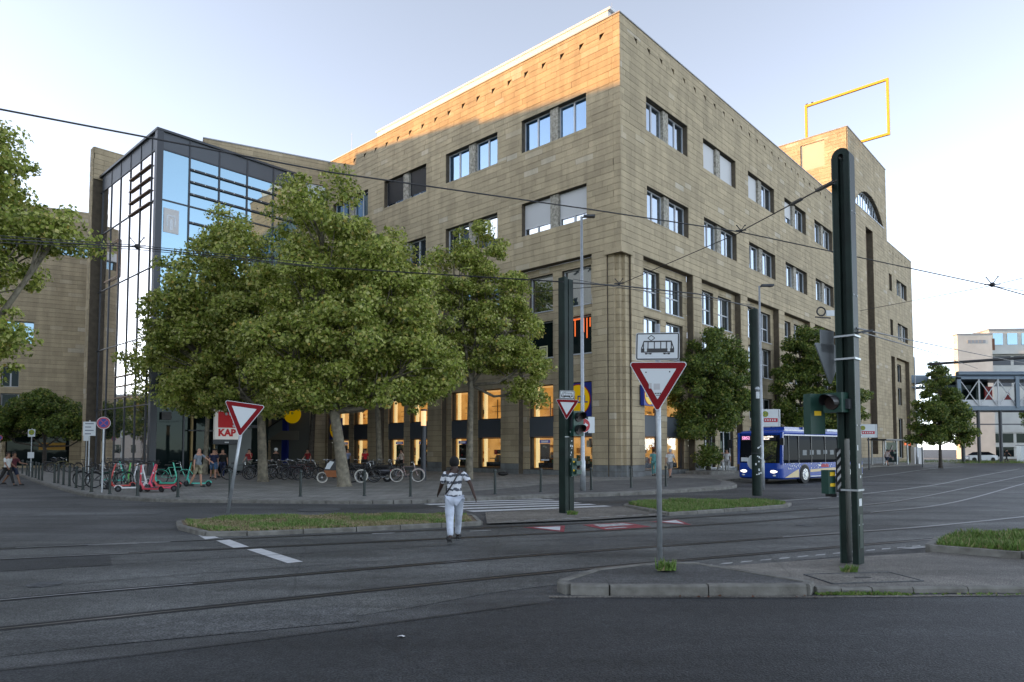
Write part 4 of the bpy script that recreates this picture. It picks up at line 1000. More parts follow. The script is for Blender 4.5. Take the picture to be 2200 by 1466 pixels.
# houses out of the frame on the left: they cast the evening shade over the square
HB = empty('corner_town_house', (-61, 20, 0), 0, 'tall plastered town house across the square on the left', 'building')
def plain_house(root, x0, x1, y0, y1, h, wm, seed=1, floors=6, faces='E'):
    b = MB(); b.box(x0, x1, y0, y1, 0, h); b.build('wall', wm, root)
    b = MB(); b.box(x0-.3, x1+.3, y0-.3, y1+.3, h, h+.35); b.build('roof_cornice', M_coping, root)
    fh = h/floors; wn = MB(); n = int((y1-y0)/3.2)
    for f in range(floors):
        for i in range(n): wn.box(x1-.02, x1+.03, y0+1.0+i*3.2, y0+2.2+i*3.2, f*fh+1, f*fh+2.7)
    wn.build('window', M_darkglass, root, kind='stuff')
WH = mat('cream_plaster', (.5, .46, .38), .8, var=.1); WH2 = mat('grey_plaster', (.38, .37, .34), .8, var=.1)
plain_house(HB, -12, 0, -70, 26.6, 35.7, WH)
HB2 = empty('corner_town_house', (-61, 46.8, 0), 0, 'taller grey town house beyond the cream one across the square', 'building')
plain_house(HB2, -12, 0, 0, 10.4, 36.1, WH2)
HB3 = empty('low_house_row', (-125, 60, 0), 0, 'low row of houses beyond the square on the left', 'building')
plain_house(HB3, -12, 0, 0, 70, 13, WH2, floors=4)

# ------------------------------------------------------------------ far right: white block and footbridge
OB = empty('white_office_block', (83.5, 125, 0), R_(-4), 'pale multi-storey office block beyond the footbridge at the right edge', 'building')
Wp = mat('white_render', (.55, .56, .53), .7, var=.08, scale=.5)
b = MB(); b.box(0, 6.2, 0, 1.4, 0, 23.2); b.box(6.2, 60, 1.5, 7, 0, 20.2); b.box(7.2, 60, 2.4, 7, 20.2, 24.4); b.build('wall', Wp, OB)
b = MB(); b.box(-.1, 6.3, -.1, 1.5, 23.2, 23.45); b.box(7.0, 60, 2.2, 7.2, 24.4, 24.7); b.build('roof', M_coping, OB)
b = MB(); b.box(1.8, 5.0, -.04, 0, 21.6, 22.2)
for i in range(5): b.box(1.8+i*.65, 1.85+i*.65, -.1, -.04, 21.6, 22.2)
b.build('louvre', M_coping, OB)
for fz, x0 in ((17.6, 6.4), (13.6, 6.4), (3.0, 6.4), (0.4, 6.4)):
    for i in range(12):
        q = MB(); q.box(x0+.2+i*4.2, x0+3.9+i*4.2, 1.42, 1.5, fz, fz+(1.7 if fz > 2 else 2.0)); q.build('window', M_darkglass if fz < 10 else M_fascia, OB)
        q = MB(); q.box(x0+3.9+i*4.2, x0+4.4+i*4.2, 1.38, 1.5, fz, fz+1.7); q.build('window_pier', Wp, OB)
for i in range(14):
    q = MB(); q.box(7.8+i*2.6, 9.6+i*2.6, 2.3, 2.4, 21.6, 23.8); q.build('window', M_pane_blue, OB)
b = MB(); b.box(6.3, 7.3, 1.0, 2.4, 20.3, 22.6); b.build('balcony_screen', mat('brown_screen', (.16, .06, .025), .6), OB)
b = MB(); b.box(4.6, 60, .5, 1.5, 19.6, 20.3); b.box(6.2, 60, 1.0, 1.5, 16.0, 17.3); b.box(6.2, 60, 1.2, 1.5, 4.9, 5.9); b.box(6.2, 60, 1.2, 1.5, 2.2, 2.8); b.build('balcony_band', Wp, OB)
FB = empty('footbridge', (58.6, 88, 0), R_(0), 'covered steel footbridge with cross braced glass sides at the right edge', 'footbridge')
Bst = mat('bridge_blue_grey', (.13, .17, .21), .45, .4); Bwh = mat('bridge_white_steel', (.55, .57, .58), .5)
b = MB(); b.box(0, 40, 0, 5, 6.9, 7.45); b.box(0, 40, 0, 5, 11.0, 11.25); b.tube([(0, 0, 11.7), (40, 0, 11.7)], .33, 10); b.tube([(0, 5, 11.7), (40, 5, 11.7)], .33, 10); b.build('deck', Bst, FB)
b = MB(); b.box(0, .5, 0, .3, 7.4, 11.4); b.box(7.6, 8.1, -.1, .2, 7.2, 11.4); b.box(9.0, 9.6, -.1, .2, 7.2, 11.4); b.box(16, 16.5, -.1, .2, 7.4, 11.4); b.build('post', Bst, FB)
for i in range(7):
    x = .5+i*2.5
    b = MB(); b.box(x+2.3, x+2.45, .02, .12, 7.5, 11.0); b.bar((x+.1, .05, 7.7), (x+2.2, .05, 10.7), .09); b.bar((x+.1, .16, 10.7), (x+2.2, .16, 7.7), .09); b.build('brace', Bwh, FB)
b = MB(); b.box(.4, 20, .3, .34, 7.5, 8.3); b.build('side_panel', Bwh, FB)
b = MB(); b.box(.4, 7, 4.2, 4.3, 7.5, 11.0); b.build('far_glass', M_darkglass, FB)
b = MB(); b.box(5.0, 6.0, 2.0, 2.2, 7.9, 10.2); b.add([(6.9, 2.0, 7.9), (8.8, 2.0, 7.9), (8.2, 2.0, 9.5)], [(0, 1, 2)]); b.build('red_panel', mat('red_panel', (.22, .01, .01), .5), FB)
for x in (.9, 3.0, 5.9, 13): 
    for y in (.6,):
        b = MB(); b.tube([(x, y, 0), (x, y, 6.9)], .22, 10); b.build('column', M_dark, FB)
b = MB(); b.box(0, 20, .5, .7, 5.0, 5.15); b.bar((.9, .6, 5.1), (3.0, .6, 6.8), .08); b.build('pipe', M_dark, FB)
b = MB(); b.box(-16, 0, 6, 9, 11.1, 12.2); b.box(-16, 0, 6, 9, 10.4, 10.6); b.build('roof_link', Bst, FB)
# ------------------------------------------------------------------ trees
def leafmat(name, cols, trans=.45):
    m = bpy.data.materials.new(name); m.use_nodes = True; n = m.node_tree; n.nodes.clear()
    geo = n.nodes.new('ShaderNodeNewGeometry'); rr = n.nodes.new('ShaderNodeValToRGB'); cr = rr.color_ramp; cr.elements.remove(cr.elements[0])
    for i, (pos, c) in enumerate(cols):
        e = cr.elements[0] if i == 0 else cr.elements.new(pos); e.position = pos; e.color = (*c, 1)
    n.links.new(geo.outputs['Random Per Island'], rr.inputs[0])
    p = n.nodes.new('ShaderNodeBsdfPrincipled'); p.inputs['Roughness'].default_value = .5; p.inputs['Specular IOR Level'].default_value = .45
    t = n.nodes.new('ShaderNodeBsdfTranslucent'); mx = n.nodes.new('ShaderNodeMixShader'); mx.inputs[0].default_value = trans
    o = n.nodes.new('ShaderNodeOutputMaterial')
    n.links.new(rr.outputs[0], p.inputs['Base Color']); n.links.new(rr.outputs[0], t.inputs[0])
    n.links.new(p.outputs[0], mx.inputs[1]); n.links.new(t.outputs[0], mx.inputs[2]); n.links.new(mx.outputs[0], o.inputs[0]); return m
M_leaf = leafmat('plane_leaves', [(0, (.08, .12, .018)), (.3, (.25, .32, .05)), (.7, (.46, .50, .11)), (.93, (.64, .64, .26)), (1, (.58, .42, .09))])
M_leafd = leafmat('linden_leaves', [(0, (.045, .08, .014)), (.5, (.12, .18, .032)), (.88, (.24, .30, .06)), (1, (.38, .33, .09))])
M_bark = mat('plane_bark', (.25, .22, .16), .85, var=.45, scale=5, bump=.5, col2=(.11, .10, .075))
M_barkd = mat('dark_bark', (.06, .05, .04), .9, var=.4, scale=6, bump=.5)
def leaves_mesh(name, C_, Nrm, size, m, rs):
    n = len(C_); q = rs.randn(n, 3); nn = Nrm + .75*q; nn /= np.linalg.norm(nn, axis=1)[:, None]+1e-9
    t = np.cross(nn, rs.randn(n, 3)); t /= np.linalg.norm(t, axis=1)[:, None]+1e-9; bt = np.cross(nn, t)
    s = (size*(.45+1.0*rs.rand(n)**1.4))[:, None]
    v = np.empty((n, 4, 3)); v[:, 0] = C_-t*s*.5; v[:, 1] = C_+bt*s*.42+nn*s*.12; v[:, 2] = C_+t*s*.55; v[:, 3] = C_-bt*s*.42+nn*s*.12
    me = bpy.data.meshes.new(name); me.vertices.add(n*4); me.vertices.foreach_set('co', v.reshape(-1)); me.loops.add(n*4)
    me.loops.foreach_set('vertex_index', np.arange(n*4)); me.polygons.add(n); me.polygons.foreach_set('loop_start', np.arange(n)*4); me.polygons.foreach_set('loop_total', np.full(n, 4))
    me.materials.append(m); me.update(calc_edges=True); return me
def tree(base, lobes, n, leaf, label, seed, trunk_r=.2, fork=3.5, lean=(0, 0), m=M_leaf, bark=M_bark, clumps=150, cr=.62, kind='plane_tree', cat='tree', group=None, flare=1.6):
    """lobes: (dx, dy, z, rx, ry, rz) relative to the base"""
    rs = np.random.RandomState(seed); rg = random.Random(seed)
    root = empty(kind, (*base, 0 if len(base) == 2 else base[2]), 0, label, cat, group)
    vol = np.array([(l[3]*l[4]*l[5])**(2/3.) for l in lobes]); vol /= vol.sum()
    cl = []; CS = []; NS = []
    for l, f in zip(lobes, vol):
        k = max(4, int(clumps*f)); c = np.array(l[:3]); r = np.array(l[3:6])
        for i in range(k):
            d = rs.randn(3); d /= np.linalg.norm(d); d[2] = d[2]*.9+.12
            p = c + d*r*(rs.rand()**.33*.55+.42)*rs.uniform(.85, 1.12)
            cl.append((p, c, r))
    cl = cl or []
    per = n//len(cl)
    for p, c, r in cl:
        rad = cr*rs.uniform(.45, 1.6); k = int(per*(rad/cr)**1.5)
        g = rs.randn(k, 3); g /= np.linalg.norm(g, axis=1)[:, None]+1e-9; g *= (rs.rand(k, 1)**.5)*rad*np.array([1.15, 1.15, .72])
        pts = p + g; pts[:, 2] -= .12*np.abs(g[:, 0]+g[:, 1])
        out = (pts-c)/r; out /= np.linalg.norm(out, axis=1)[:, None]+1e-9; out[:, 2] += .55
        CS.append(pts); NS.append(out*.7+g/rad*.5)
    C_ = np.concatenate(CS); N2 = np.concatenate(NS); ok = C_[:, 2] > .3; C_, N2 = C_[ok], N2[ok]
    N2 /= np.linalg.norm(N2, axis=1)[:, None]+1e-9
    o = bpy.data.objects.new('crown', leaves_mesh('crown', C_, N2, leaf, m, rs)); COL.objects.link(o); o.parent = root
    b = MB(); top = Vector((lean[0], lean[1], fork))
    b.tube([(0, 0, -.1), (lean[0]*.05, lean[1]*.05, .25), (lean[0]*.3, lean[1]*.3, fork*.35), (lean[0]*.65, lean[1]*.6, fork*.7), top], [trunk_r*flare, trunk_r*1.15, trunk_r*.95, trunk_r*.85, trunk_r*.8], 14)
    b.build('trunk', bark, root, smooth=True)
    L = MB()
    for li, l in enumerate(lobes):
        e = Vector(l[:3]); mid = top.lerp(e, .5)+Vector((rg.uniform(-.3, .3), rg.uniform(-.3, .3), -.15*abs(e.x)))
        L.tube([top-Vector((0, 0, .2)), mid, e, e+Vector((0, 0, l[5]*.5))], [trunk_r*.55, trunk_r*.36, trunk_r*.2, trunk_r*.06], 7)
        near = [c_ for c_ in cl if c_[1][0] == l[0] and c_[1][2] == l[2]]; rg.shuffle(near)
        for c_ in near[:max(5, int(len(near)*.45))]:
            p = Vector(c_[0]); a = (mid.lerp(e, rg.random())); L.tube([a, a.lerp(p, .5)+Vector((0, 0, rg.uniform(-.15, .2))), p], [trunk_r*.16, trunk_r*.1, .012], 5, cap=False)
    L.build('limb', bark, root, smooth=True)
    return root
PG = 'plane trees on the pavement in front of the building'
tree((-7.55, 30.4), [(-1.2, 0, 11.6, 1.9, 2.2, 2.7), (-1.6, .3, 8.6, 2.4, 2.6, 2.4), (2.0, .2, 8.0, 2.1, 2.3, 2.6), (.6, -.5, 6.6, 3.1, 2.6, 2.1), (-2.3, -.3, 6.0, 2.2, 2.2, 2.0), (2.9, 0, 5.6, 2.0, 2.1, 1.6), (.2, -.4, 4.9, 1.8, 1.8, 1.2), (1.4, 0, 10.2, 1.5, 1.8, 1.8), (-1.9, -.3, 4.3, 1.8, 1.6, .9), (1.9, 0, 4.0, 1.8, 1.6, .85), (4.0, 0, 5.0, 1.3, 1.4, .9)], 105000, .145,
     'tall leafy plane tree with a leaning pale trunk beside the white-wheeled cargo bike', 1, .27, 3.7, (-.55, 0), clumps=430, cr=.54, group=PG)
tree((-12.9, 34.9), [(-1.5, 0, 11.6, 2.2, 2.4, 2.4), (-3.2, 0, 9.4, 2.5, 2.4, 2.6), (-.4, 0, 8.6, 2.8, 2.6, 2.8), (-3.4, 0, 6.6, 2.6, 2.4, 2.2), (1.3, 0, 6.8, 2.4, 2.4, 2.4), (-1.2, -.3, 5.0, 2.8, 2.2, 1.5), (-5.0, 0, 8.4, 1.5, 1.8, 2.2), (2.3, 0, 9.6, 2.0, 2.2, 2.2), (-3.4, 0, 4.4, 2.2, 1.8, 1.0), (1.4, 0, 4.3, 2.0, 1.6, .9)], 105000, .155,
     'broad plane tree with a straight grey trunk right of the tilted give way sign', 2, .24, 4.2, (-.2, 0), clumps=430, cr=.58, group=PG)
tree((-20.3, 44.5), [(0, 0, 9.5, 3.0, 2.6, 2.6), (-2.6, 0, 7.4, 2.6, 2.4, 2.2), (1.6, 0, 6.8, 3.0, 2.6, 2.2), (-1.0, 0, 5.6, 3.2, 2.4, 1.3)], 40000, .18,
     'slim plane tree standing directly before the glass entrance', 3, .16, 4.2, (.1, 0), clumps=150, cr=.7, group=PG)
tree((-8.7, 44.3), [(.2, 0, 12.6, 2.6, 2.6, 3.0), (-1.8, 0, 9.6, 2.6, 2.6, 2.6), (1.8, 0, 9.2, 2.2, 2.6, 3.0), (0, 0, 7.0, 3.2, 2.6, 2.0), (2.6, 0, 6.4, 2.2, 2.2, 1.8)], 50000, .18,
     'plane tree close to the shop front with a dark upright trunk', 4, .21, 4.6, (-.2, 0), clumps=170, cr=.7, group=PG)
tree((-2.4, 37.6), [(.5, 0, 12.9, 1.4, 1.6, 1.6), (-.9, 0, 11.4, 1.8, 1.8, 2.1), (1.4, 0, 10.6, 1.7, 1.7, 2.0), (-1.2, 0, 8.9, 2.0, 2.0, 2.0), (2.2, 0, 8.6, 1.8, 1.9, 1.7), (.7, 0, 7.2, 2.2, 1.9, 1.5), (2.7, 0, 6.2, 1.9, 1.7, 1.2), (-1.8, 0, 6.6, 1.6, 1.6, 1.2), (3.2, 0, 4.9, 1.3, 1.0, .6)], 62000, .14,
     'slender airy plane tree beside the corner bays, nearest to the middle mast', 5, .20, 5.6, (.1, 0), clumps=330, cr=.44, group=PG)
tree((-15.6, 52.0), [(0, 0, 10.5, 2.8, 2.4, 2.6), (.6, 0, 7.6, 3.0, 2.4, 2.0)], 12000, .24, 'dark double trunked tree by the escalator behind the parked bicycles', 6, .24, 5.0, (.2, 0), clumps=80, cr=.75, bark=M_barkd, group=PG)
tree((-17.6, 20.2), [(1.1, 0, 10.4, 1.6, 1.9, 1.6), (.6, 0, 9.2, 2.0, 2.0, 1.8), (2.6, .2, 8.7, 1.5, 1.4, 1.0), (3.6, .2, 8.4, .9, .9, .75), (.6, 0, 7.2, 2.1, 2.4, 1.6), (.9, 0, 5.6, 1.8, 2.0, 1.2), (.6, 0, 4.7, 1.6, 1.8, .9), (-2.5, 0, 8, 2.6, 2.6, 3.0)], 60000, .125,
     'near plane tree reaching into the left edge of the view above the road', 7, .26, 4.2, (.2, 0), clumps=300, cr=.46, kind='plane_tree')
tree((-38.6, 55.5), [(0, 0, 4.6, 2.4, 2.4, 1.8), (-2.2, 0, 3.9, 2.2, 2.2, 1.3), (2.2, 0, 3.7, 2.2, 2.0, 1.2), (-.6, 0, 5.6, 1.8, 1.8, 1.1), (3.8, 0, 3.1, 1.6, 1.6, .8), (-4.4, 0, 3.8, 2.0, 2.0, 1.6)], 45000, .18,
     'small dense dark linden in front of the left stone building', 8, .16, 2.2, m=M_leafd, bark=M_barkd, clumps=170, cr=.6, kind='linden_tree')
LG = 'linden trees along the right side street'
tree((13.5, 46.2), [(.3, 0, 9.0, 1.3, 1.3, 1.4), (-.4, 0, 7.6, 1.9, 1.8, 1.5), (1.2, 0, 7.0, 1.8, 1.7, 1.7), (-1.0, 0, 5.6, 1.9, 1.9, 1.4), (1.5, 0, 5.2, 1.7, 1.7, 1.5), (0, 0, 4.0, 2.1, 1.9, 1.2), (-1.3, 0, 3.2, 1.5, 1.5, .8), (0, 0, 1.3, .9, .9, .8)], 55000, .15,
     'dense linden behind the front of the blue bus, next to the tram sign', 9, .15, 2.6, m=M_leafd, bark=M_barkd, clumps=230, cr=.52, kind='linden_tree', group=LG)
tree((24.6, 55.5), [(.1, 0, 11.0, 1.0, 1.0, 1.3), (-.7, 0, 9.6, 1.7, 1.6, 1.6), (.9, 0, 8.8, 1.9, 1.7, 1.7), (-1.3, 0, 7.4, 1.8, 1.7, 1.4), (1.5, 0, 6.6, 2.0, 1.9, 1.5), (-.3, 0, 5.4, 2.5, 2.1, 1.4), (2.9, 0, 6.2, 1.8, 1.4, .8), (3.2, 0, 4.9, 1.5, 1.3, .7), (.2, 0, 3.8, 2.2, 1.9, 1.0)], 55000, .17,
     'tall linden behind the blue bus and the big near mast', 10, .17, 3.0, m=M_leafd, bark=M_barkd, clumps=230, cr=.55, kind='linden_tree', group=LG)
tree((40.9, 64.2), [(.1, 0, 9.6, .5, .5, 1.1), (-.2, 0, 8.3, 1.1, 1.0, .9), (.2, 0, 6.9, 1.7, 1.5, 1.2), (-.9, 0, 5.5, 1.7, 1.5, 1.2), (1.1, 0, 5.2, 1.7, 1.5, 1.3), (0, 0, 4.0, 2.2, 1.8, 1.2), (1.6, 0, 3.2, 1.7, 1.3, .9), (-1.3, 0, 3.0, 1.5, 1.3, .9)], 40000, .18,
     'dark pointed linden at the far corner before the footbridge', 11, .15, 2.4, m=M_leafd, bark=M_barkd, clumps=160, cr=.55, kind='linden_tree', group=LG)
tree((80, 100), [(0, 0, 6.5, 3, 3, 1.8)], 5000, .3, 'small green tree seen through the footbridge columns', 12, .15, 3.4, m=M_leafd, bark=M_barkd, clumps=40, cr=.8, kind='linden_tree')
for i, (x, y, r_) in enumerate(((-92, 66, 5), (-97, 76, 6), (-94, 90, 6), (-98, 104, 7))):
    tree((x, y), [(0, 0, 7, r_, r_, 4)], 5000, .5, ['round tree across the square, nearest the grey town house', 'second round tree across the square', 'third round tree across the square', 'farthest round tree across the square'][i], 20+i, .3, 4, m=M_leafd, bark=M_barkd, clumps=60, cr=1.3, kind='street_tree')
# planter bed under the street linden
b = MB(); b.box(-1.9, 1.9, -.9, .9, .1, .34); o = b.build('planter_bed', M_kerb); o.location = (13.6, 46.0, 0); o.rotation_euler = (0, 0, ANG); tag(o, 'low stone edged planting bed under the linden by the bus', 'planter')

# ------------------------------------------------------------------ masts, lamps, wires
def uchannel(b, x0, x1, y0, y1, h, t=.035, m=0):
    """tall mast of two flanges joined by a web, rounded arch on top; open sides face -x / +x in turn"""
mast = empty('tram_mast', (*gp(1832, 1220), .06), 0, 'huge dark green double mast in the right foreground with banded clamps and a rounded top', 'mast')
mast.rotation_euler = (0, 0, R_(-44)); h = 6.28
for s in (-1, 1):
    b = MB(); x = s*.085
    b.box(x-.045, x+.045, -.12, .12, 0, h); b.build('mast_leg', M_mast, mast)
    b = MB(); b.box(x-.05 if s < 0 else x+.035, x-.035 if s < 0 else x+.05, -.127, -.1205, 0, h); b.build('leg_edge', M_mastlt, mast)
b = MB(); b.box(-.04, .04, -.02, .02, 1.9, h); b.build('web_plate', M_mast, mast)
b = MB()
pr = [(.13*math.cos(math.pi*i/12), h+.13*math.sin(math.pi*i/12)) for i in range(13)]; pi_ = [(.04*math.cos(math.pi*i/12), h+.04*math.sin(math.pi*i/12)) for i in range(13)]
for i in range(12):
    vs = []
    for y in (-.12, .12): vs += [(pr[i][0], y, pr[i][1]), (pr[i+1][0], y, pr[i+1][1]), (pi_[i+1][0], y, pi_[i+1][1]), (pi_[i][0], y, pi_[i][1])]
    b.add(vs, [(0, 1, 2, 3), (7, 6, 5, 4), (0, 4, 5, 1), (3, 2, 6, 7)])
b.build('arched_cap', M_mast, mast)
for z in (3.47, 3.12, 1.12):
    b = MB(); 
    for a, c in (((-.142, -.137), (.142, -.137)), ((.142, -.137), (.142, .137)), ((.142, .137), (-.142, .137)), ((-.142, .137), (-.142, -.137))): b.bar((*a, z), (*c, z), .016, .028)
    b.build('clamp_band', M_steel, mast)
b = MB(); b.box(.1302, .134, -.06, .06, .88, .99); b.box(.1302, .134, -.04, .01, 1.45, 1.52); b.box(.1302, .134, .02, .05, 1.3, 1.34); b.box(.1302, .134, -.08, -.05, 1.72, 1.8); b.build('sticker', M_signwhite, mast)
b = MB(); b.bar((.13, 0, 3.52), (.32, .15, 3.55), .03); b.build('wire_arm', M_dark, mast)
b = MB(); b.box(.1302, .136, -.07, .07, .25, .75); b.build('access_door', M_mastlt, mast)
b = MB()
for z in (.6, 2.1, 4.1, 5.4): b.tube([(.130, -.08, z), (.138, -.08, z)], .012, 6); b.tube([(.130, .08, z), (.138, .08, z)], .012, 6)
b.build('bolt', M_steel, mast)
def mast_round(name, xy, h, r, label, z=.1):
    o = empty(name, (*xy, z), 0, label, 'mast')
    b = MB(); b.tube([(0, 0, 0), (0, 0, h-.05), (0, 0, h)], [r, r*.92, r*.6], 20); b.build('pole', M_mast, o, smooth=False)
    return o
mm = empty('tram_mast', (*gp(1217, 1104.5), .03), R_(38), 'dark green square double mast mid picture carrying a small give way sign', 'mast'); h = 6.55
b = MB(); b.box(-.16, -.03, -.13, .13, 0, h+.05); b.build('mast_leg', M_mast, mm); b = MB(); b.box(.0, .17, -.13, .13, 0, h); b.build('mast_leg', M_mast, mm)
b = MB(); b.box(-.03, .0, -.06, .06, .0, h-.1); b.build('web_plate', M_mastlt, mm)
for z in (2.78, 2.1):
    b = MB(); b.box(-.17, -.02, -.145, -.13, z, z+.02); b.build('clamp_band', M_steel, mm)
rgs = random.Random(9); b = MB()
for i in range(12):
    z = rgs.uniform(1.0, 2.4); x = rgs.uniform(.02, .12); b.box(x, x+rgs.uniform(.02, .05), -.136, -.131, z, z+rgs.uniform(.02, .06))
b.build('sticker', M_signwhite, mm)
m3 = mast_round('tram_mast', gp(1627, 1071), 6.9, .175, 'tall round dark green mast on the grass island in front of the blue bus')
b = MB(); b.box(-.06, .06, -.24, -.17, 3.55, 3.8); b.ball((0, -.2, 3.9), .09, 8, 6); b.build('detector_box', M_steel, m3)
for z in (1.55,): b = MB(); b.torus((0, 0, z), (0, 0, 1), .18, .015, 20, 5); b.build('clamp_band', M_dark, m3)
b = MB()
for i in range(14): an = rgs.uniform(-2.2, -1.0); z = rgs.uniform(.75, 1.8); p = Vector((math.cos(an)*.178, math.sin(an)*.178, z)); b.box(p.x-.02, p.x+.03, p.y-.006, p.y, z, z+rgs.uniform(.03, .08))
b.build('sticker', M_signwhite, m3)
def lamp(xy, h, label, arm=.55, r=.06, z=.12, az=0):
    o = empty('street_lamp', (*xy, z), az, label, 'street lamp', 'tall slim street lamps')
    b = MB(); b.tube([(0, 0, 0), (0, 0, 1.2), (0, 0, 1.25), (0, 0, h)], [r*1.4, r*1.3, r, r*.6], 12); b.build('pole', M_steel if r > .05 else M_mastlt, o, smooth=True)
    b = MB(); b.bar((0, 0, h-.05), (arm*.5, 0, h+.02), .05); b.build('arm', M_dark, o)
    b = MB(); b.prism([(arm*.2, -.1), (arm*1.3, -.13), (arm*1.3, .13), (arm*.2, .1)], h-.02, h+.06); b.build('lamp_head', M_dark, o)
    return o
lamp((2.85, 27.1), 11.2, 'tall slim street lamp standing right behind the middle square mast', .42, .085)
lamp((10.5, 28.2), 8.6, 'street lamp directly behind the round mast on the grass island', .45, .06)
lamp((45.2, 75), 12.0, 'distant tall street lamp at the far end of the stone building', 1.0, .09)
pl = empty('bollard_light', (-4.81, 36.5, .12), 0, 'dark post light with a glowing glass top beside the pink bicycle', 'street lamp')
b = MB(); b.tube([(0, 0, 0), (0, 0, 2.95)], [.15, .15], 14); b.build('post', M_dark, pl)
b = MB(); b.tube([(0, 0, 2.95), (0, 0, 3.75)], [.14, .14], 14); b.build('lit_tube', mat('lamp_glow', (.9, .5, .25), .4, emit=.35), pl)
b = MB(); b.tube([(0, 0, 3.75), (0, 0, 3.85)], [.17, .17], 14); b.build('lamp_cap', M_dark, pl)
gl = empty('globe_lamp', (-23.8, 47.5, .12), 0, 'small glowing globe lamp on a slim post at the glass entrance', 'street lamp')
b = MB(); b.tube([(0, 0, 0), (0, 0, 3.5)], [.05, .05], 8); b.build('post', M_steel, gl); b = MB(); b.ball((0, 0, 3.65), .17, 12, 8); b.build('globe', mat('globe_glow', (1, .6, .25), .4, emit=.5), gl)

def pix(x, y, Y):
    a = (x-1100)/1442.; bb = (896-y)/1442.; dz = math.sin(PITCH)+bb*math.cos(PITCH); dy = math.cos(PITCH)-bb*math.sin(PITCH)
    k = Y/dy; return Vector((a*k, Y, EYE+dz*k))
def wire(pts, r, label, sag=0):
    out = []
    for i in range(len(pts)-1):
        a, c = pts[i], pts[i+1]; n = 10
        for k in range(n): t = k/n; p = a.lerp(c, t); p.z -= sag*4*t*(1-t); out.append(p)
    out.append(pts[-1]); b = MB(); b.tube(out, r, 6); o = b.build('overhead_wire', M_wire); tag(o, label, 'wire', 'overhead tram wires'); return o
def clampfit(p, label, s=.12):
    b = MB(); b.bar(p+Vector((-s, 0, 0)), p+Vector((s, 0, .02)), .03); b.ball(p, s*.32, 8, 6); b.bar(p+Vector((-s*.8, 0, .12*s/.12)), p, .02); b.bar(p+Vector((s*.8, 0, .14*s/.12)), p, .02)
    for dx in (-s*.8, s*.8): b.ball(p+Vector((dx, 0, .12*s/.12)), .02, 6, 4)
    o = b.build('wire_clamp', M_wire); tag(o, label, 'wire clamp')
w1 = [pix(-160, 205, 9.5), pix(0, 235, 10.2), pix(707, 370, 13.2), pix(1260, 449, 15.8), pix(1592, 499, 17.6), pix(2130, 614, 20.5), pix(2230, 642, 21)]
wire(w1, .016, 'long black span wire crossing the whole view from upper left down to the right')
wire([pix(1797, 388, 9.85), pix(1592, 497, 17.6)], .014, 'short pull-off wire from the top of the big mast to the long span wire')
b = MB(); p1 = pix(1790, 392, 10.1); p2 = pix(1755, 410, 11.2); b.bar(p1, p2, .05); b.bar(pix(1722, 428, 12.5), pix(1700, 440, 13.2), .05); o = b.build('turnbuckle', M_dark); tag(o, 'dark turnbuckles on the wire at the top of the big mast', 'turnbuckle')
wire([pix(1592, 499, 17.6), pix(1330, 612, 22), pix(1145, 628, 24)], .012, 'thin wire running down from the span wire crossing to the corner clamp')
wire([pix(-100, 508, 16), pix(290, 531, 19.5), pix(700, 575, 21), pix(1210, 606, 18.4)], .018, 'lower dark wire from the left edge through the tree to the middle mast')
wire([pix(-100, 500, 17), pix(290, 527, 20.5), pix(720, 571, 22)], .012, 'thin upper companion of the lower wire at the left')
wire([pix(-100, 516, 17), pix(290, 536, 20.5), pix(720, 579, 22)], .012, 'thin bottom companion of the lower wire at the left')
wire([pix(1230, 608, 18.4), pix(1330, 614, 19.5), pix(1500, 632, 21), pix(1622, 662, 23.1)], .02, 'wire between the middle square mast and the round mast on the grass island')
wire([pix(1232, 600, 18.4), pix(1330, 618, 20.5), pix(1620, 656, 24)], .010, 'thin messenger wire beside the one between the two inner masts')
wire([pix(1840, 705, 9.9), pix(1960, 732, 16), pix(2120, 765, 24), pix(2230, 786, 30)], .013, 'wire leaving the big mast to the right towards the footbridge')
wire([pix(1842, 712, 9.9), pix(2000, 757, 18), pix(2100, 792, 30)], .011, 'second lower wire leaving the big mast to the right')
wire([pix(1848, 668, 30), pix(2130, 614, 20.5), pix(2230, 590, 18)], .010, 'thin wire rising to the right edge through the right clamp')
wire([pix(2130, 614, 20.5), pix(2230, 630, 22)], .012, 'short wire from the right clamp to the right edge')
wire([pix(1995, 783, 60), pix(2240, 766, 56)], .12, 'thick horizontal catenary bar in front of the footbridge')
clampfit(pix(1592, 496, 17.6), 'black clamp where the pull-off wire meets the long span wire', .14)
clampfit(pix(1330, 610, 19.5), 'black multi armed clamp in front of the stone corner', .14)
clampfit(pix(2132, 612, 20.5), 'black clamp on the crossing wires at the right edge', .24)
clampfit(pix(295, 530, 19.5), 'black clamp on the lower wires before the left tree', .25)
# ring sign on top of the linden
rn = empty('hanging_ring_sign', tuple(pix(1770, 672, 30)), 0, 'small ring and white plate hung on the wire beside the big mast', 'sign')
b = MB(); b.torus((-.12, 0, .05), (0, 1, 0), .19, .035, 20, 6); b.bar((-.4, 0, -.2), (.3, 0, -.25), .05); b.build('ring', M_wire, rn); b = MB(); b.box(.1, .55, -.02, .02, -.15, .1); b.build('plate', M_signwhite, rn)

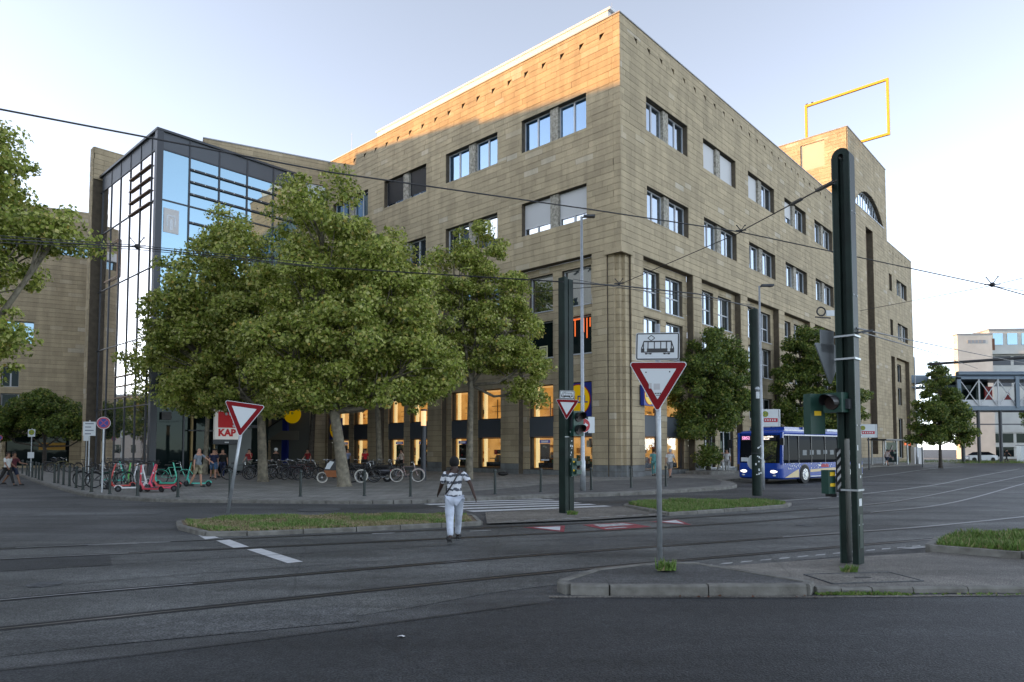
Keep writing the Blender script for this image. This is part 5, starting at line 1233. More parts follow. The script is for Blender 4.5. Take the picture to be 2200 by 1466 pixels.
# ------------------------------------------------------------------ traffic signs
def tri(b, s, y0, y1, m=0, r=.04, cz=0):
    """rounded triangle, point down, side s, centred; extruded y0..y1"""
    R0 = s/math.sqrt(3); pts = []
    for a0 in (30, 150, 270):
        cx, cz_ = math.cos(R_(a0))*(R0-2*r), math.sin(R_(a0))*(R0-2*r)
        for k in range(7): a = R_(a0-60+120*k/6); pts.append((cx+r*math.cos(a), cz+cz_+r*math.sin(a)))
    n = len(pts); vs = [(p[0], y0, p[1]) for p in pts]+[(p[0], y1, p[1]) for p in pts]
    b.add(vs, [list(range(n)), list(range(n, 2*n))[::-1]]+[[i, n+i, n+(i+1) % n, (i+1) % n] for i in range(n)], m)
def giveway(root, zc, s, rot=Matrix.Identity(4)):
    for nm, ss, y0, y1, m, r in (('sign_plate', s*1.0, 0, .012, M_signwhite, s*.045), ('red_border', s*.955, -.004, 0, M_red, s*.035), ('white_field', s*.60, -.008, -.004, M_signwhite, .006)):
        b = MB(); tri(b, ss, y0, y1, 0, r); o = b.build(nm, m, root); o.matrix_basis = Matrix.Translation((0, 0, zc)) @ rot @ Matrix.Translation((0, -.06, 0))
    b = MB(); tri(b, s*.99, .013, .018, 0, s*.045); o = b.build('sign_back', M_signback, root); o.matrix_basis = Matrix.Translation((0, 0, zc)) @ rot @ Matrix.Translation((0, -.06, 0))
def tram_plate(root, zc, w_, h_, rot=Matrix.Identity(4)):
    MM = Matrix.Translation((0, 0, zc)) @ rot @ Matrix.Translation((0, -.06, 0))
    def rr(b, w2, h2, y0, y1, r=.03):
        pts = []
        for cx, cz, a0 in ((w2-r, h2-r, 0), (-w2+r, h2-r, 90), (-w2+r, -h2+r, 180), (w2-r, -h2+r, 270)):
            for k in range(5): a = R_(a0+22.5*k); pts.append((cx+r*math.cos(a), cz+r*math.sin(a)))
        n = len(pts); b.add([(p[0], y0, p[1]) for p in pts]+[(p[0], y1, p[1]) for p in pts], [list(range(n)), list(range(n, 2*n))[::-1]]+[[i, n+i, n+(i+1) % n, (i+1) % n] for i in range(n)])
    for nm, k, y0, y1, m in (('plate', 0, 0, .012, M_signwhite), ('black_border', .008, -.003, 0, M_black), ('plate_field', .026, -.006, -.003, M_signwhite)):
        b = MB(); rr(b, w_/2-k, h_/2-k, y0, y1, max(.008, .035-k)); o = b.build(nm, m, root); o.matrix_basis = MM
    b = MB(); y = -.0085; W2 = w_*.36
    def qd(x0, z0, x1, z1, m=0): b.add([(x0, y, z0), (x1, y, z0), (x1, y, z1), (x0, y, z1)], [(0, 1, 2, 3)], m)
    k = w_/.62
    b.add([(-.235*k, y, -.09*k), (.235*k, y, -.09*k), (.235*k, y, -.03*k), (-.235*k, y, -.03*k)], [(0, 1, 2, 3)])
    qd(-.20*k, .062*k, .20*k, .082*k)
    for x in (-.20, -.135, -.045, .045, .125, .195): qd((x-.007)*k, -.03*k, (x+.007)*k, .065*k)
    for sgn in (-1, 1):
        b.add([(sgn*.235*k, y, -.03*k), (sgn*.2*k, y, .075*k), (sgn*.185*k, y, .075*k), (sgn*.22*k, y, -.03*k)], [(0, 1, 2, 3)])
    for x in (-.16, -.10, .10, .16): b.add([((x-.022)*k, y, -.095*k), ((x+.022)*k, y, -.095*k), ((x+.012)*k, y, -.118*k), ((x-.012)*k, y, -.118*k)], [(0, 1, 2, 3)])
    for x in (-.13, .13): qd((x-.01)*k, -.112*k, (x+.01)*k, -.10*k)
    d = [(-.09, .082), (-.14, .122), (-.09, .162), (-.04, .122)]
    for i in range(4):
        a, c = d[i], d[(i+1) % 4]; dx_, dz_ = c[0]-a[0], c[1]-a[1]; L = math.hypot(dx_, dz_); nx, nz = -dz_/L*.005, dx_/L*.005
        b.add([((a[0]-nx)*k, y, (a[1]-nz)*k), ((c[0]-nx)*k, y, (c[1]-nz)*k), ((c[0]+nx)*k, y, (c[1]+nz)*k), ((a[0]+nx)*k, y, (a[1]+nz)*k)], [(0, 1, 2, 3)])
    o = b.build('tram_pictogram', M_black, root); o.matrix_basis = MM
    b = MB()
    for x in (-.168, .16): b.add([((x-.018)*k, -.0095, -.075*k), ((x+.018)*k, -.0095, -.075*k), ((x+.018)*k, -.0095, .06*k), ((x-.018)*k, -.0095, .06*k)], [(0, 1, 2, 3)])
    o = b.build('tram_door', M_signwhite, root); o.matrix_basis = MM
GS = empty('give_way_sign', (*gp(1418, 1231), .13), R_(-14), 'near give way sign with a tram plate above it on a galvanised pole', 'traffic sign')
b = MB(); b.tube([(0, 0, 0), (0, 0, 3.52)], [.038, .038], 16); b.build('pole', M_steel, GS, smooth=True)
rt = Matrix.Rotation(R_(1.5), 4, 'Y')
giveway(GS, 2.70, .87, rt); tram_plate(GS, 3.18, .63, .41, rt)
b = MB()
for x in (-.17, .17): b.tube([(x, -.075, 2.80), (x, -.07, 2.80)], .011, 8)
b.build('bolt', M_dark, GS)
b = MB(); b.tube([(.015, -.046, 2.13), (.015, -.036, 2.13)], .028, 12); b.build('round_sticker', M_signwhite, GS)
b = MB(); b.box(-.13, -.09, -.0725, -.0695, 2.56, 2.64); b.box(-.06, .03, -.0725, -.0695, 2.54, 2.63); b.build('sticker', mat('sticker_grey', (.45, .45, .46), .5), GS)
b = MB()
for i in range(4): b.box(-.045+i*.024, -.03+i*.024, -.0735, -.07, 2.475, 2.495)
b.box(-.03, .03, -.0735, -.07, 2.452, 2.46); b.build('sticker_print', M_black, GS)
GL = empty('give_way_sign', (*gp(489, 1113), .12), R_(14), 'tilted give way sign on a leaning pole in the left grass island', 'traffic sign')
GL.rotation_euler = (0, R_(8.0), R_(5))
b = MB(); b.tube([(0, 0, 0), (0, 0, 2.75)], [.042, .042], 14); b.build('pole', M_steel, GL, smooth=True)
giveway(GL, 2.62, 1.07)
GM = empty('give_way_sign', (mm.location.x+.02, mm.location.y-.2, 0), R_(-12), 'small give way sign with a tram plate fixed to the middle square mast', 'traffic sign')
giveway(GM, 2.98, .66, Matrix.Rotation(R_(3), 4, 'Y')); tram_plate(GM, 3.30, .42, .24, Matrix.Rotation(R_(3), 4, 'Y'))
b = MB(); b.box(-.03, .03, -.05, .1, 2.85, 3.1); b.build('bracket', M_steel, GM)
BS = empty('sign_backs', (mast.location.x-.21, mast.location.y+.12, 0), R_(30), 'grey backs of a triangular sign and a square plate behind the big mast', 'traffic sign')
b = MB(); tri(b, .75, 0, .02, 0, .03, 3.22); o = b.build('triangle_back', M_signback, BS); b = MB(); b.box(-.22, .1, 0, .02, 3.3, 3.65); b.build('plate_back', M_signback, BS); b = MB(); b.bar((.25, .0, 3.2), (-.05, .03, 3.2), .03); b.build('bracket', M_steel, BS)

def signal(root, M, n, vis=True, hz=.34, w_=.30, sticker=False, mm_=None):
    b = MB(); b.box(-w_/2, w_/2, 0, .22, -n*hz, 0, 0, M); b.build('housing', mm_ or M_siggreen, root)
    for i in range(n):
        z = -hz*(i+.5); b = MB(); b.tube([M @ Vector((0, -.03, z)), M @ Vector((0, .0, z))], [w_*.38]*2, 18); b.build('lens', M_lens, root)
        if vis:
            b = MB(); r = w_*.41; P0 = []
            for k in range(13):
                a = R_(-20+220*k/12); P0.append((r*math.cos(a), r*math.sin(a)))
            for k in range(12):
                l0 = .24*(.55+.45*math.sin(math.pi*k/12)); l1 = .24*(.55+.45*math.sin(math.pi*(k+1)/12))
                b.add([M @ Vector((P0[k][0], 0, z+P0[k][1])), M @ Vector((P0[k+1][0], 0, z+P0[k+1][1])), M @ Vector((P0[k+1][0]*.97, -l1, z+P0[k+1][1]*.97)), M @ Vector((P0[k][0]*.97, -l0, z+P0[k][1]*.97))], [(0, 1, 2, 3)])
            b.build('visor', M_black, root)
M_siggreen = mat('signal_green', (.018, .06, .045), .4); M_lens = mat('signal_lens', (.02, .008, .006), .5)
T1 = empty('traffic_light', (mast.location.x-.29, mast.location.y-.08, 2.66), R_(-55), 'green traffic light head with a black visor on the left side of the big mast', 'traffic light')
signal(T1, Matrix.Identity(4), 1, hz=.30, w_=.29)
b = MB(); b.box(.10, .2, .1, .2, -.25, -.1); b.build('bracket', M_dark, T1)
T1b = empty('traffic_light', (mast.location.x-.40, mast.location.y+.12, 2.66), R_(20), 'green signal box seen from behind with a yellow sticker left of the big mast', 'traffic light')
b = MB(); b.box(-.17, .11, 0, .15, -.63, 0); b.build('housing', mat('signal_green_light', (.018, .06, .045), .4), T1b); b = MB(); b.box(-.1, .03, -.006, 0, -.34, -.27); b.build('sticker', M_yellow, T1b)
T2 = empty('push_button_box', (mast.location.x-.30, mast.location.y-.03, 1.12), R_(25), 'green push button box with two yellow stripes low on the big mast', 'signal box')
b = MB(); b.box(-.075, .075, 0, .13, 0, .36); b.build('housing', M_siggreen, T2)
b = MB(); b.box(-.04, .07, -.006, 0, .27, .33); b.box(-.04, .07, -.006, 0, .11, .16); b.build('yellow_stripe', M_yellow, T2); b = MB(); b.box(.02, .12, .02, .14, -.05, 0); b.build('button_foot', M_black, T2)
HZ = empty('hazard_board', (mast.location.x-.20, mast.location.y-.05, 1.15), R_(30), 'narrow black and white striped hazard board on the left side of the big mast', 'sign')
b = MB(); b.box(-.045, .045, 0, .02, 0, .66); b.build('board', M_black, HZ); b = MB()
for i in range(5): z = .03+i*.125; b.add([(-.045, -.003, z), (.045, -.003, z+.07), (.045, -.003, z+.125), (-.045, -.003, z+.06)], [(0, 1, 2, 3)])
b.build('white_stripe', M_paintw, HZ)
T3 = empty('traffic_light', (mm.location.x+.34, mm.location.y-.12, 2.86), R_(30), 'two lamp traffic light with hooded lenses on the middle square mast', 'traffic light')
signal(T3, Matrix.Identity(4), 2, hz=.35, w_=.34); b = MB(); b.box(-.2, -.1, .05, .2, -.5, -.1); b.build('bracket', M_dark, T3)
T4 = empty('push_button_box', (mm.location.x+.22, mm.location.y-.1, 1.05), R_(30), 'small green signal box with yellow dots low on the middle square mast', 'signal box')
b = MB(); b.box(-.08, .08, 0, .12, 0, .5); b.prism([(.0, -.1), (.2, -.06), (.2, .04), (0, .1)], .3, .42); b.prism([(.0, -.1), (.2, -.06), (.2, .04), (0, .1)], .06, .18); b.build('housing', M_siggreen, T4)
b = MB(); b.ball((-.03, -.01, .4), .028, 8, 6); b.ball((-.03, -.01, .16), .028, 8, 6); b.build('button', M_yellow, T4)
NE = empty('no_entry_sign', (2.87, 26.9, 0), R_(18), 'round red sign with a white arrow on the tall lamp pole behind the middle mast', 'traffic sign')
b = MB(); b.tube([(0, 0, 2.75), (0, .02, 2.75)], [.30]*2, 28); b.build('disc', M_signwhite, NE); b = MB(); b.tube([(0, -.006, 2.75), (0, 0, 2.75)], [.275]*2, 28); b.build('red_disc', mat('sign_red_bright', (.40, .015, .02), .4), NE)
b = MB(); b.add([(-.16, -.012, 2.72), (.06, -.012, 2.72), (.06, -.012, 2.65), (.2, -.012, 2.76), (.06, -.012, 2.87), (.06, -.012, 2.80), (-.16, -.012, 2.80)], [(0, 1, 2, 3, 4, 5, 6)]); b.build('arrow', M_signwhite, NE)
b = MB(); b.box(.22, .5, .03, .05, 2.45, 3.1); b.build('side_plate', M_signwhite, NE)
NP = empty('no_stopping_sign', (-15.98, 26.26, .12), R_(22), 'round blue and red no stopping sign on a slim pole by the bicycles', 'traffic sign')
b = MB(); b.tube([(0, 0, 0), (0, 0, 2.75)], .035, 10); b.build('pole', M_steel, NP)
b = MB(); b.tube([(0, -.06, 2.7), (0, -.045, 2.7)], [.24]*2, 28); b.build('disc_rim', M_signwhite, NP); b = MB(); b.tube([(0, -.066, 2.7), (0, -.06, 2.7)], [.225]*2, 28); b.build('red_ring', mat('sign_red_pink', (.36, .04, .07), .4), NP)
b = MB(); b.tube([(0, -.072, 2.7), (0, -.066, 2.7)], [.165]*2, 28); b.build('blue_disc', M_blueink, NP)
b = MB()
for s in (-1, 1): b.add([(-.12*s-.02, -.076, 2.58), (-.12*s+.02, -.076, 2.58), (.12*s+.02, -.076, 2.82), (.12*s-.02, -.076, 2.82)], [(0, 1, 2, 3)])
b.build('red_cross', MATS['sign_red_pink'], NP)
def plate_sign(xy, zc, w_, h_, label, n=4, h=None, rz=20, col=None, poles=True, cat='sign', top=0):
    o = empty('plate_sign', (*xy, .12), R_(rz), label, cat)
    if poles: b = MB(); b.tube([(0, 0.04, 0), (0, .04, (h or zc+h_/2+.08))], .035, 8); b.build('pole', M_steel, o)
    b = MB(); b.box(-w_/2, w_/2, -.02, 0, zc-h_/2, zc+h_/2); b.build('plate', M_signwhite, o)
    if n:
        b = MB()
        for i in range(n): z = zc+h_*.36-i*h_*.72/max(1, n-1); b.box(-w_*.34, w_*(.34-.2*(i % 2)), -.026, -.02, z-h_*.035, z+h_*.035)
        b.build('printed_line', mat('print_grey', (.16, .18, .22), .5), o)
    return o
plate_sign((-21.6, 34.3), 2.72, .56, .72, 'white notice plate with printed lines on a pole left of the no stopping sign')
plate_sign((-28.9, 45.6), 2.55, .35, .62, 'small narrow white plate at the foot of the stone fin wall', n=1)
def hstop(o, x, z, r):
    b = MB(); b.tube([(x, -.03, z), (x, -.02, z)], [r]*2, 24); b.build('yellow_disc', mat('stop_yellow', (.34, .33, .01), .5), o)
    b = MB(); b.torus((x, -.03, z), (0, 1, 0), r*.86, r*.07, 24, 5); b.build('green_ring', mat('stop_green', (.02, .16, .05), .5), o)
    me = text_mesh('H', r*1.35, .003, r*.02); me.materials.append(MATS['stop_green']); q = bpy.data.objects.new('letter', me); COL.objects.link(q); q.parent = o; q.matrix_basis = Matrix.Translation((x, -.034, z)) @ Matrix.Rotation(R_(90), 4, 'X')
hs = plate_sign((-36.5, 51.0), 2.9, .5, .55, 'bus stop sign with yellow disc in front of the dark linden on the left', n=0, rz=10); hstop(hs, 0, 2.95, .2)
b = MB(); b.box(-.22, .22, -.02, 0, 1.0, 1.45); b.build('timetable', M_signwhite, hs)
ns = empty('no_stopping_sign', (-41.2, 54.0, .12), R_(20), 'small round sign at the far left edge above two walking people', 'traffic sign')
b = MB(); b.tube([(0, 0, 0), (0, 0, 2.7)], .035, 8); b.build('pole', M_steel, ns); b = MB(); b.tube([(0, -.05, 2.6), (0, -.04, 2.6)], [.22]*2, 20); b.build('disc', MATS['sign_red_pink'], ns); b = MB(); b.tube([(0, -.06, 2.6), (0, -.05, 2.6)], [.15]*2, 20); b.build('blue_disc', M_blueink, ns)
M_stopred = mat('stop_red', (.45, .02, .04), .5)
def stop_cube(xyz, w_, h_, label, rz, post=True):
    o = empty('tram_stop_sign', xyz, rz, label, 'stop sign')
    b = MB(); b.box(-w_*.66, .35*w_, 0, .12, -h_, 0); b.box(.38*w_, .38*w_+.1, .0, .6, -h_, 0); b.build('sign_box', M_signwhite, o)
    hstop(o, -w_*.38, -h_*.28, h_*.17)
    b = MB(); b.box(-w_*.45, w_*.3, -.012, 0, -h_*.74, -h_*.52); b.build('red_line_panel', M_stopred, o)
    b = MB(); 
    for i in range(5): b.box(-w_*.4+i*w_*.13, -w_*.34+i*w_*.13, -.02, -.012, -h_*.68, -h_*.58)
    b.build('line_print', M_signwhite, o)
    if post: b = MB(); b.tube([(0, .2, -xyz[2]), (0, .2, -h_)], .06, 8); b.build('post', M_dark, o)
    return o
stop_cube((19.4, 50, 4.78), 1.35, 1.3, 'white stop sign box with yellow disc above the roof of the blue bus', 0)
stop_cube((30.9, 58, 3.95), 1.5, 1.15, 'white stop sign box just right of the big mast', 0)
stop_cube((40.4, 66, 4.1), .95, 1.5, 'white stop sign box in front of the far pointed linden', 0)
# shelter at the far stop
SH = empty('tram_shelter', (39.2, 70.5, .12), R_(35), 'small glazed tram stop shelter with notices at the far corner', 'shelter')
b = MB()
for x in (0, 2.4, 4.8): b.box(x, x+.12, 0, .12, 0, 2.6); b.box(x, x+.12, 1.4, 1.52, 0, 2.6)
b.build('post', M_steel, SH); b = MB(); b.box(-.2, 5.2, -.2, 1.8, 2.6, 2.75); b.build('roof', M_dark, SH); b = MB(); b.box(.12, 2.4, .04, .08, .3, 2.4); b.build('side_panel', M_darkglass, SH)
b = MB(); rgs = random.Random(3)
for i in range(12): x = rgs.uniform(.2, 2.0); z = rgs.uniform(.4, 2.1); b.box(x, x+.3, .0, .04, z, z+.2)
b.build('notice', mat('notice_mixed', (.35, .38, .34), .6, rand=('island', [(0, (.5, .5, .5)), (.5, (.4, .06, .05)), (1, (.08, .3, .2))]), var=.1), SH)
b = MB(); b.box(4.9, 6.2, .3, .4, 2.1, 2.45); b.build('orange_sign', mat('orange_lit', (.7, .12, .02), .5, emit=.3), SH)
# ------------------------------------------------------------------ blue bus
BUS = empty('city_bus', (13.6, 34.0, 0), math.atan2(.628, .778), 'blue city bus with lit headlights and a dark windscreen standing at the kerb', 'bus')
L_, Wd, Hb = 9.2, 2.5, 2.86
M_bus = mat('bus_blue', (.006, .045, .30), .25, coat=.3); M_busd = glass_opaque('bus_glass_dark', (.008, .010, .013), (.07, .075, .085), .02)
def loft(secs, mats, name, parent, mi=0, smooth=False, cap=True):
    b = MB(); n = len(secs[0]); vs = [p for s in secs for p in s]; fs = []
    for i in range(len(secs)-1):
        for k in range(n): k2 = (k+1) % n; fs.append((i*n+k, i*n+k2, (i+1)*n+k2, (i+1)*n+k))
    if cap: fs.append(tuple(range(n))[::-1]); fs.append(tuple((len(secs)-1)*n+k for k in range(n)))
    b.add(vs, fs); return b.build(name, mats, parent, smooth=smooth)
def rrect(x, y0, y1, z0, z1, r, n=4):
    p = []
    for cy, cz, a0 in ((y1-r, z1-r, 0), (y0+r, z1-r, 90), (y0+r, z0+r, 180), (y1-r, z0+r, 270)):
        for k in range(n+1): a = R_(a0+90*k/n); p.append((x, cy+r*math.cos(a), cz+r*math.sin(a)))
    return p
def planr(z, ins=0, f=0.0, rr_=.28):   # plan outline (x,y) at height z, rounded corners
    p = []; x0, x1, y0, y1 = f+ins, L_-ins, ins, Wd-ins
    for cx, cy, a0 in ((x1-.1, y1-.1, 0), (x0+rr_, y1-rr_, 90), (x0+rr_, y0+rr_, 180), (x1-.1, y0+.1, 270)):
        r = .1 if cx > 1 else rr_
        for k in range(6): a = R_(a0+90*k/5); p.append((cx+r*math.cos(a), cy+r*math.sin(a), z))
    return p
loft([planr(.26, .06, .06), planr(.34, 0, 0), planr(.8, 0, -.03), planr(1.08, 0, 0)], M_bus, 'lower_body', BUS, smooth=False)
loft([planr(1.08, .012, .012), planr(2.3, .03, .10), planr(2.52, .05, .14)], M_busd, 'window_band', BUS)
loft([planr(2.52, .03, .12), planr(2.64, .0, .10), planr(2.74, .05, .15), planr(2.80, .25, .35)], M_bus, 'roof', BUS)
for x0, x1, h in ((1.0, 4.8, .16), (5.6, 8.6, .12)):
    b = MB(); b.box(x0, x1, .35, 2.15, 2.8, 2.8+h); b.build('roof_unit', M_bus if x0 < 2 else M_signwhite, BUS)
b = MB(); b.box(.35, L_-.1, -.012, .05, 2.50, 2.56); b.box(.5, 2.5, .05, .09, 2.74, 2.80); b.box(2.8, 4.9, .2, .3, 2.86, 2.97); b.build('white_trim', M_white, BUS)
# pillars (blue corner posts)
for y in (.04, Wd-.04):
    b = MB(); b.bar((.12, y, 1.0), (.2, y, 2.66), .14, .1); b.build('corner_post', M_bus, BUS)
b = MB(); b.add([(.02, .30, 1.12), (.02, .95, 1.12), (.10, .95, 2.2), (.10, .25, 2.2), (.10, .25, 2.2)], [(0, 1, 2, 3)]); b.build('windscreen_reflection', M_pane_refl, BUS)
b = MB(); b.box(.06, .1, .28, 2.25, 2.23, 2.5); b.build('destination_display', M_black, BUS)
M_led = mat('display_white', (1, .85, .7), .5, emit=.35); M_ledp = mat('display_pink', (.9, .35, .6), .5, emit=.25)
me = text_mesh('SB52', .23, .004, .008); me.materials.append(M_ledp); o = bpy.data.objects.new('route_number', me); COL.objects.link(o); o.parent = BUS
o.matrix_basis = Matrix.Translation((.045, 1.98, 2.38)) @ Matrix.Rotation(R_(-90), 4, 'Z') @ Matrix.Rotation(R_(90), 4, 'X')
b = MB(); r2 = random.Random(8)
for row, (ya, yb) in enumerate(((.42, 1.62), (.65, 1.2))):
    y = ya
    while y < yb: q = r2.uniform(.04, .09); b.box(.04, .055, y, y+q, 2.40-row*.11, 2.40-row*.11+r2.choice((.05, .05, .075))); y += q+.018
b.build('destination_text', M_led, BUS)
for y, s in ((.42, 1), (2.08, -1)):
    b = MB(); b.ball((.03, y, .66), (.07, .27, .12), 14, 8); b.build('headlight', mat('headlamp_glow', (1, .93, .8), .2, emit=.5), BUS)
    b = MB(); b.ball((.0, y-s*.05, .45), (.05, .09, .05), 10, 6); b.build('fog_light', M_signwhite, BUS)
b = MB(); b.box(-.035, .0, 1.15, 1.35, .62, .74); b.build('emblem', M_signwhite, BUS); b = MB(); b.box(-.035, 0, 1.6, 1.75, .85, .93); b.build('small_mark', M_stopred, BUS)
b = MB(); b.box(-.04, .0, 1.0, 1.5, .38, .5); b.build('number_plate', M_signwhite, BUS)
b = MB(); b.box(-.01, .05, 1.85, 2.25, 1.15, 1.36); b.build('windscreen_paper', M_signwhite, BUS)
b = MB(); b.bar((-.02, 1.2, 1.05), (-.01, .5, 1.5), .03); b.bar((-.02, 1.3, 1.05), (-.01, 2.0, 1.45), .03); b.build('wiper', M_black, BUS)
b = MB(); b.bar((.1, 2.46, 2.4), (-.25, 2.75, 2.3), .04); b.box(-.32, -.2, 2.65, 2.85, 1.85, 2.3); b.build('mirror', M_black, BUS)
b = MB(); b.bar((.15, .02, 2.42), (-.2, -.2, 2.35), .04); b.box(-.28, -.16, -.3, -.1, 2.0, 2.35); b.build('mirror', M_black, BUS)
def wheel(x, y):
    b = MB(); b.tube([(x, y-.0, .48), (x, y+.28, .48)], .48, 24); w0 = b.build('wheel', M_tyre, BUS); b = MB(); b.tube([(x, y-.02, .48), (x, y+.02, .48)], [.3, .3], 20); b.tube([(x, y-.06, .48), (x, y, .48)], [.12, .14], 12)
    for k in range(8): a = k*math.pi/4; b.ball((x+.22*math.cos(a), y-.03, .48+.22*math.sin(a)), .03, 6, 4)
    b.build('wheel_hub', M_chrome, w0)
for x in (2.35, 7.2):
    b = MB(); b.add([(x+.56*math.cos(R_(180*k/16)), -.008, .46+.56*math.sin(R_(180*k/16))) for k in range(17)]+[(x-.56, -.008, .28), (x+.56, -.008, .28)], [list(range(17))+[17, 18]]); b.build('wheel_arch', M_black, BUS); wheel(x, -.03); wheel(x, Wd-.25)
M_cream = mat('bus_cream', (.55, .43, .22), .4)
b = MB(); b.add([(2.95, -.006, .72), (9.1, -.006, .86), (9.1, -.006, .74), (2.95, -.006, .58)], [(0, 3, 2, 1)]); b.add([(.35, -.006, .34), (1.75, -.006, .34), (1.75, -.006, .76), (1.2, -.006, .62)], [(0, 1, 2, 3)]); b.build('cream_swoosh', M_cream, BUS)
b = MB(); b.box(2.95, 9.1, -.01, 0, .33, .38); r2 = random.Random(12)
for i in range(60):
    x = r2.choice((r2.uniform(.35, 2.0), r2.uniform(2.9, 9.0))); z = r2.uniform(.78, 1.06); s = r2.uniform(.015, .04); b.tube([(x, -.009, z), (x, -.001, z)], [s, s], 8)
b.build('white_dots', M_signwhite, BUS)
b = MB()
for i in range(7): b.box(4.15+i*.12, 4.24+i*.12, -.012, 0, .82, 1.0-(.03 if i % 3 == 0 else 0))
b.build('red_lettering', M_stopred, BUS); b = MB(); b.box(3.85, 4.1, -.012, 0, .88, .97); b.build('white_lettering', M_signwhite, BUS)
for x in (.75, 1.75, 3.1, 4.6, 6.1, 7.6):
    b = MB(); b.box(x, x+.06, -.004, .06, 1.1, 2.48); b.build('window_pillar', M_black, BUS)
b = MB(); r2 = random.Random(5)
for i in range(9): x = 2.2+i*.75; b.box(x, x+.42, .01, .04, 1.45+r2.uniform(-.1, .1), 1.75); 
b.build('seat_backs', mat('bus_seats', (.05, .07, .09), .4), BUS)
b = MB(); b.tube([(.3, .3, 0), (.3, .6, 0)], .01, 4)
# round plate fixed to the round mast
b = MB(); b.tube([(.05, .22, 1.22), (.05, .24, 1.22)], [.31]*2, 28); b.build('round_plate', M_signwhite, m3); b = MB(); b.ball((.24, .2, 1.28), .03, 8, 6); b.box(.0, .26, .19, .22, 1.16, 1.18); b.build('plate_bolt', M_dark, m3)

# ------------------------------------------------------------------ bollards
bp = None
BL = [(-40.68, 54.4), (-33.55, 46.12), (-30.92, 42.88), (-29.72, 41.42), (-28.55, 40.06), (-27.45, 38.79), (-26.02, 37.02), (-25.08, 35.93), (-22.73, 33.46), (-22.24, 33.01), (-21.13, 31.72), (-20.06, 30.53), (-18.82, 29.08), (-17.68, 27.76), (-16.57, 26.55), (-15.1, 25.3), (-13.5, 24.3), (-11.7, 23.6), (-9.75, 23.3), (-7.5, 23.9), (-5.3, 24.2), (-3.6, 23.9), (-.63, 25.2), (1.12, 26.3), (3.25, 27.6), (5.2, 29.4), (6.9, 30.2)]
NM = ['at the far left edge behind the walking pair', 'farthest bollard of the left row behind the walking pair', 'second bollard from the far end of the left row', 'third bollard from the far end of the left row', 'fourth bollard from the far end of the left row', 'fifth bollard from the far end of the left row',
      'sixth bollard from the far end of the left row', 'last bollard of the far group before the gap in the left row', 'first bollard after the gap in the left row', 'second bollard after the gap in the left row', 'third bollard after the gap in the left row', 'fourth bollard after the gap in the left row', 'fifth bollard after the gap in the left row', 'bollard just left of the first parked bicycle wheel', 'bollard in front of the first black bicycle wheel',
      'bollard right beside the no stopping sign pole', 'bollard in front of the white scooter', 'bollard in front of the turquoise scooter with its rider', 'bollard just left of the tilted give way sign pole', 'lone bollard in front of the cargo bike wheel', 'bollard right of the leaning tree trunk', 'bollard in front of the pink bicycle with weeds at its foot', 'bollard right of the walking man', 'bollard left of the middle square mast', 'short bollard beside the tall lamp pole', 'bollard before the stone building corner', 'bollard beside the person in the white shirt']
for i, (x, y) in enumerate(BL):
    if i == 0:
        bp = empty('bollard', (x, y, .12), 0, 'x', 'bollard', 'dark green bollards along the pavement edge')
        b = MB(); b.tube([(0, 0, 0), (0, 0, .84)], [.048, .044], 12); b.build('post', M_bollard, bp, smooth=False); b = MB(); b.tube([(0, 0, .84), (0, 0, .87), (0, 0, .92), (0, 0, .95)], [.06, .065, .055, .015], 12); b.build('knob', M_bollard, bp)
        b = MB(); b.tube([(0, 0, .0), (0, 0, .04)], [.075, .06], 12); b.build('foot_ring', M_bollard, bp); o = bp
    else: o = copy_tree(bp); o.location = (x, y, .12)
    o.rotation_euler = (random.uniform(-.015, .015), random.uniform(-.015, .015), 0)
    o['label'] = 'dark green bollard, ' + NM[i] if not NM[i].startswith(('farthest', 'second', 'third', 'fourth', 'fifth', 'sixth', 'last', 'first', 'bollard', 'lone', 'short')) else 'dark green ' + NM[i].replace('bollard', 'bollard', 1)

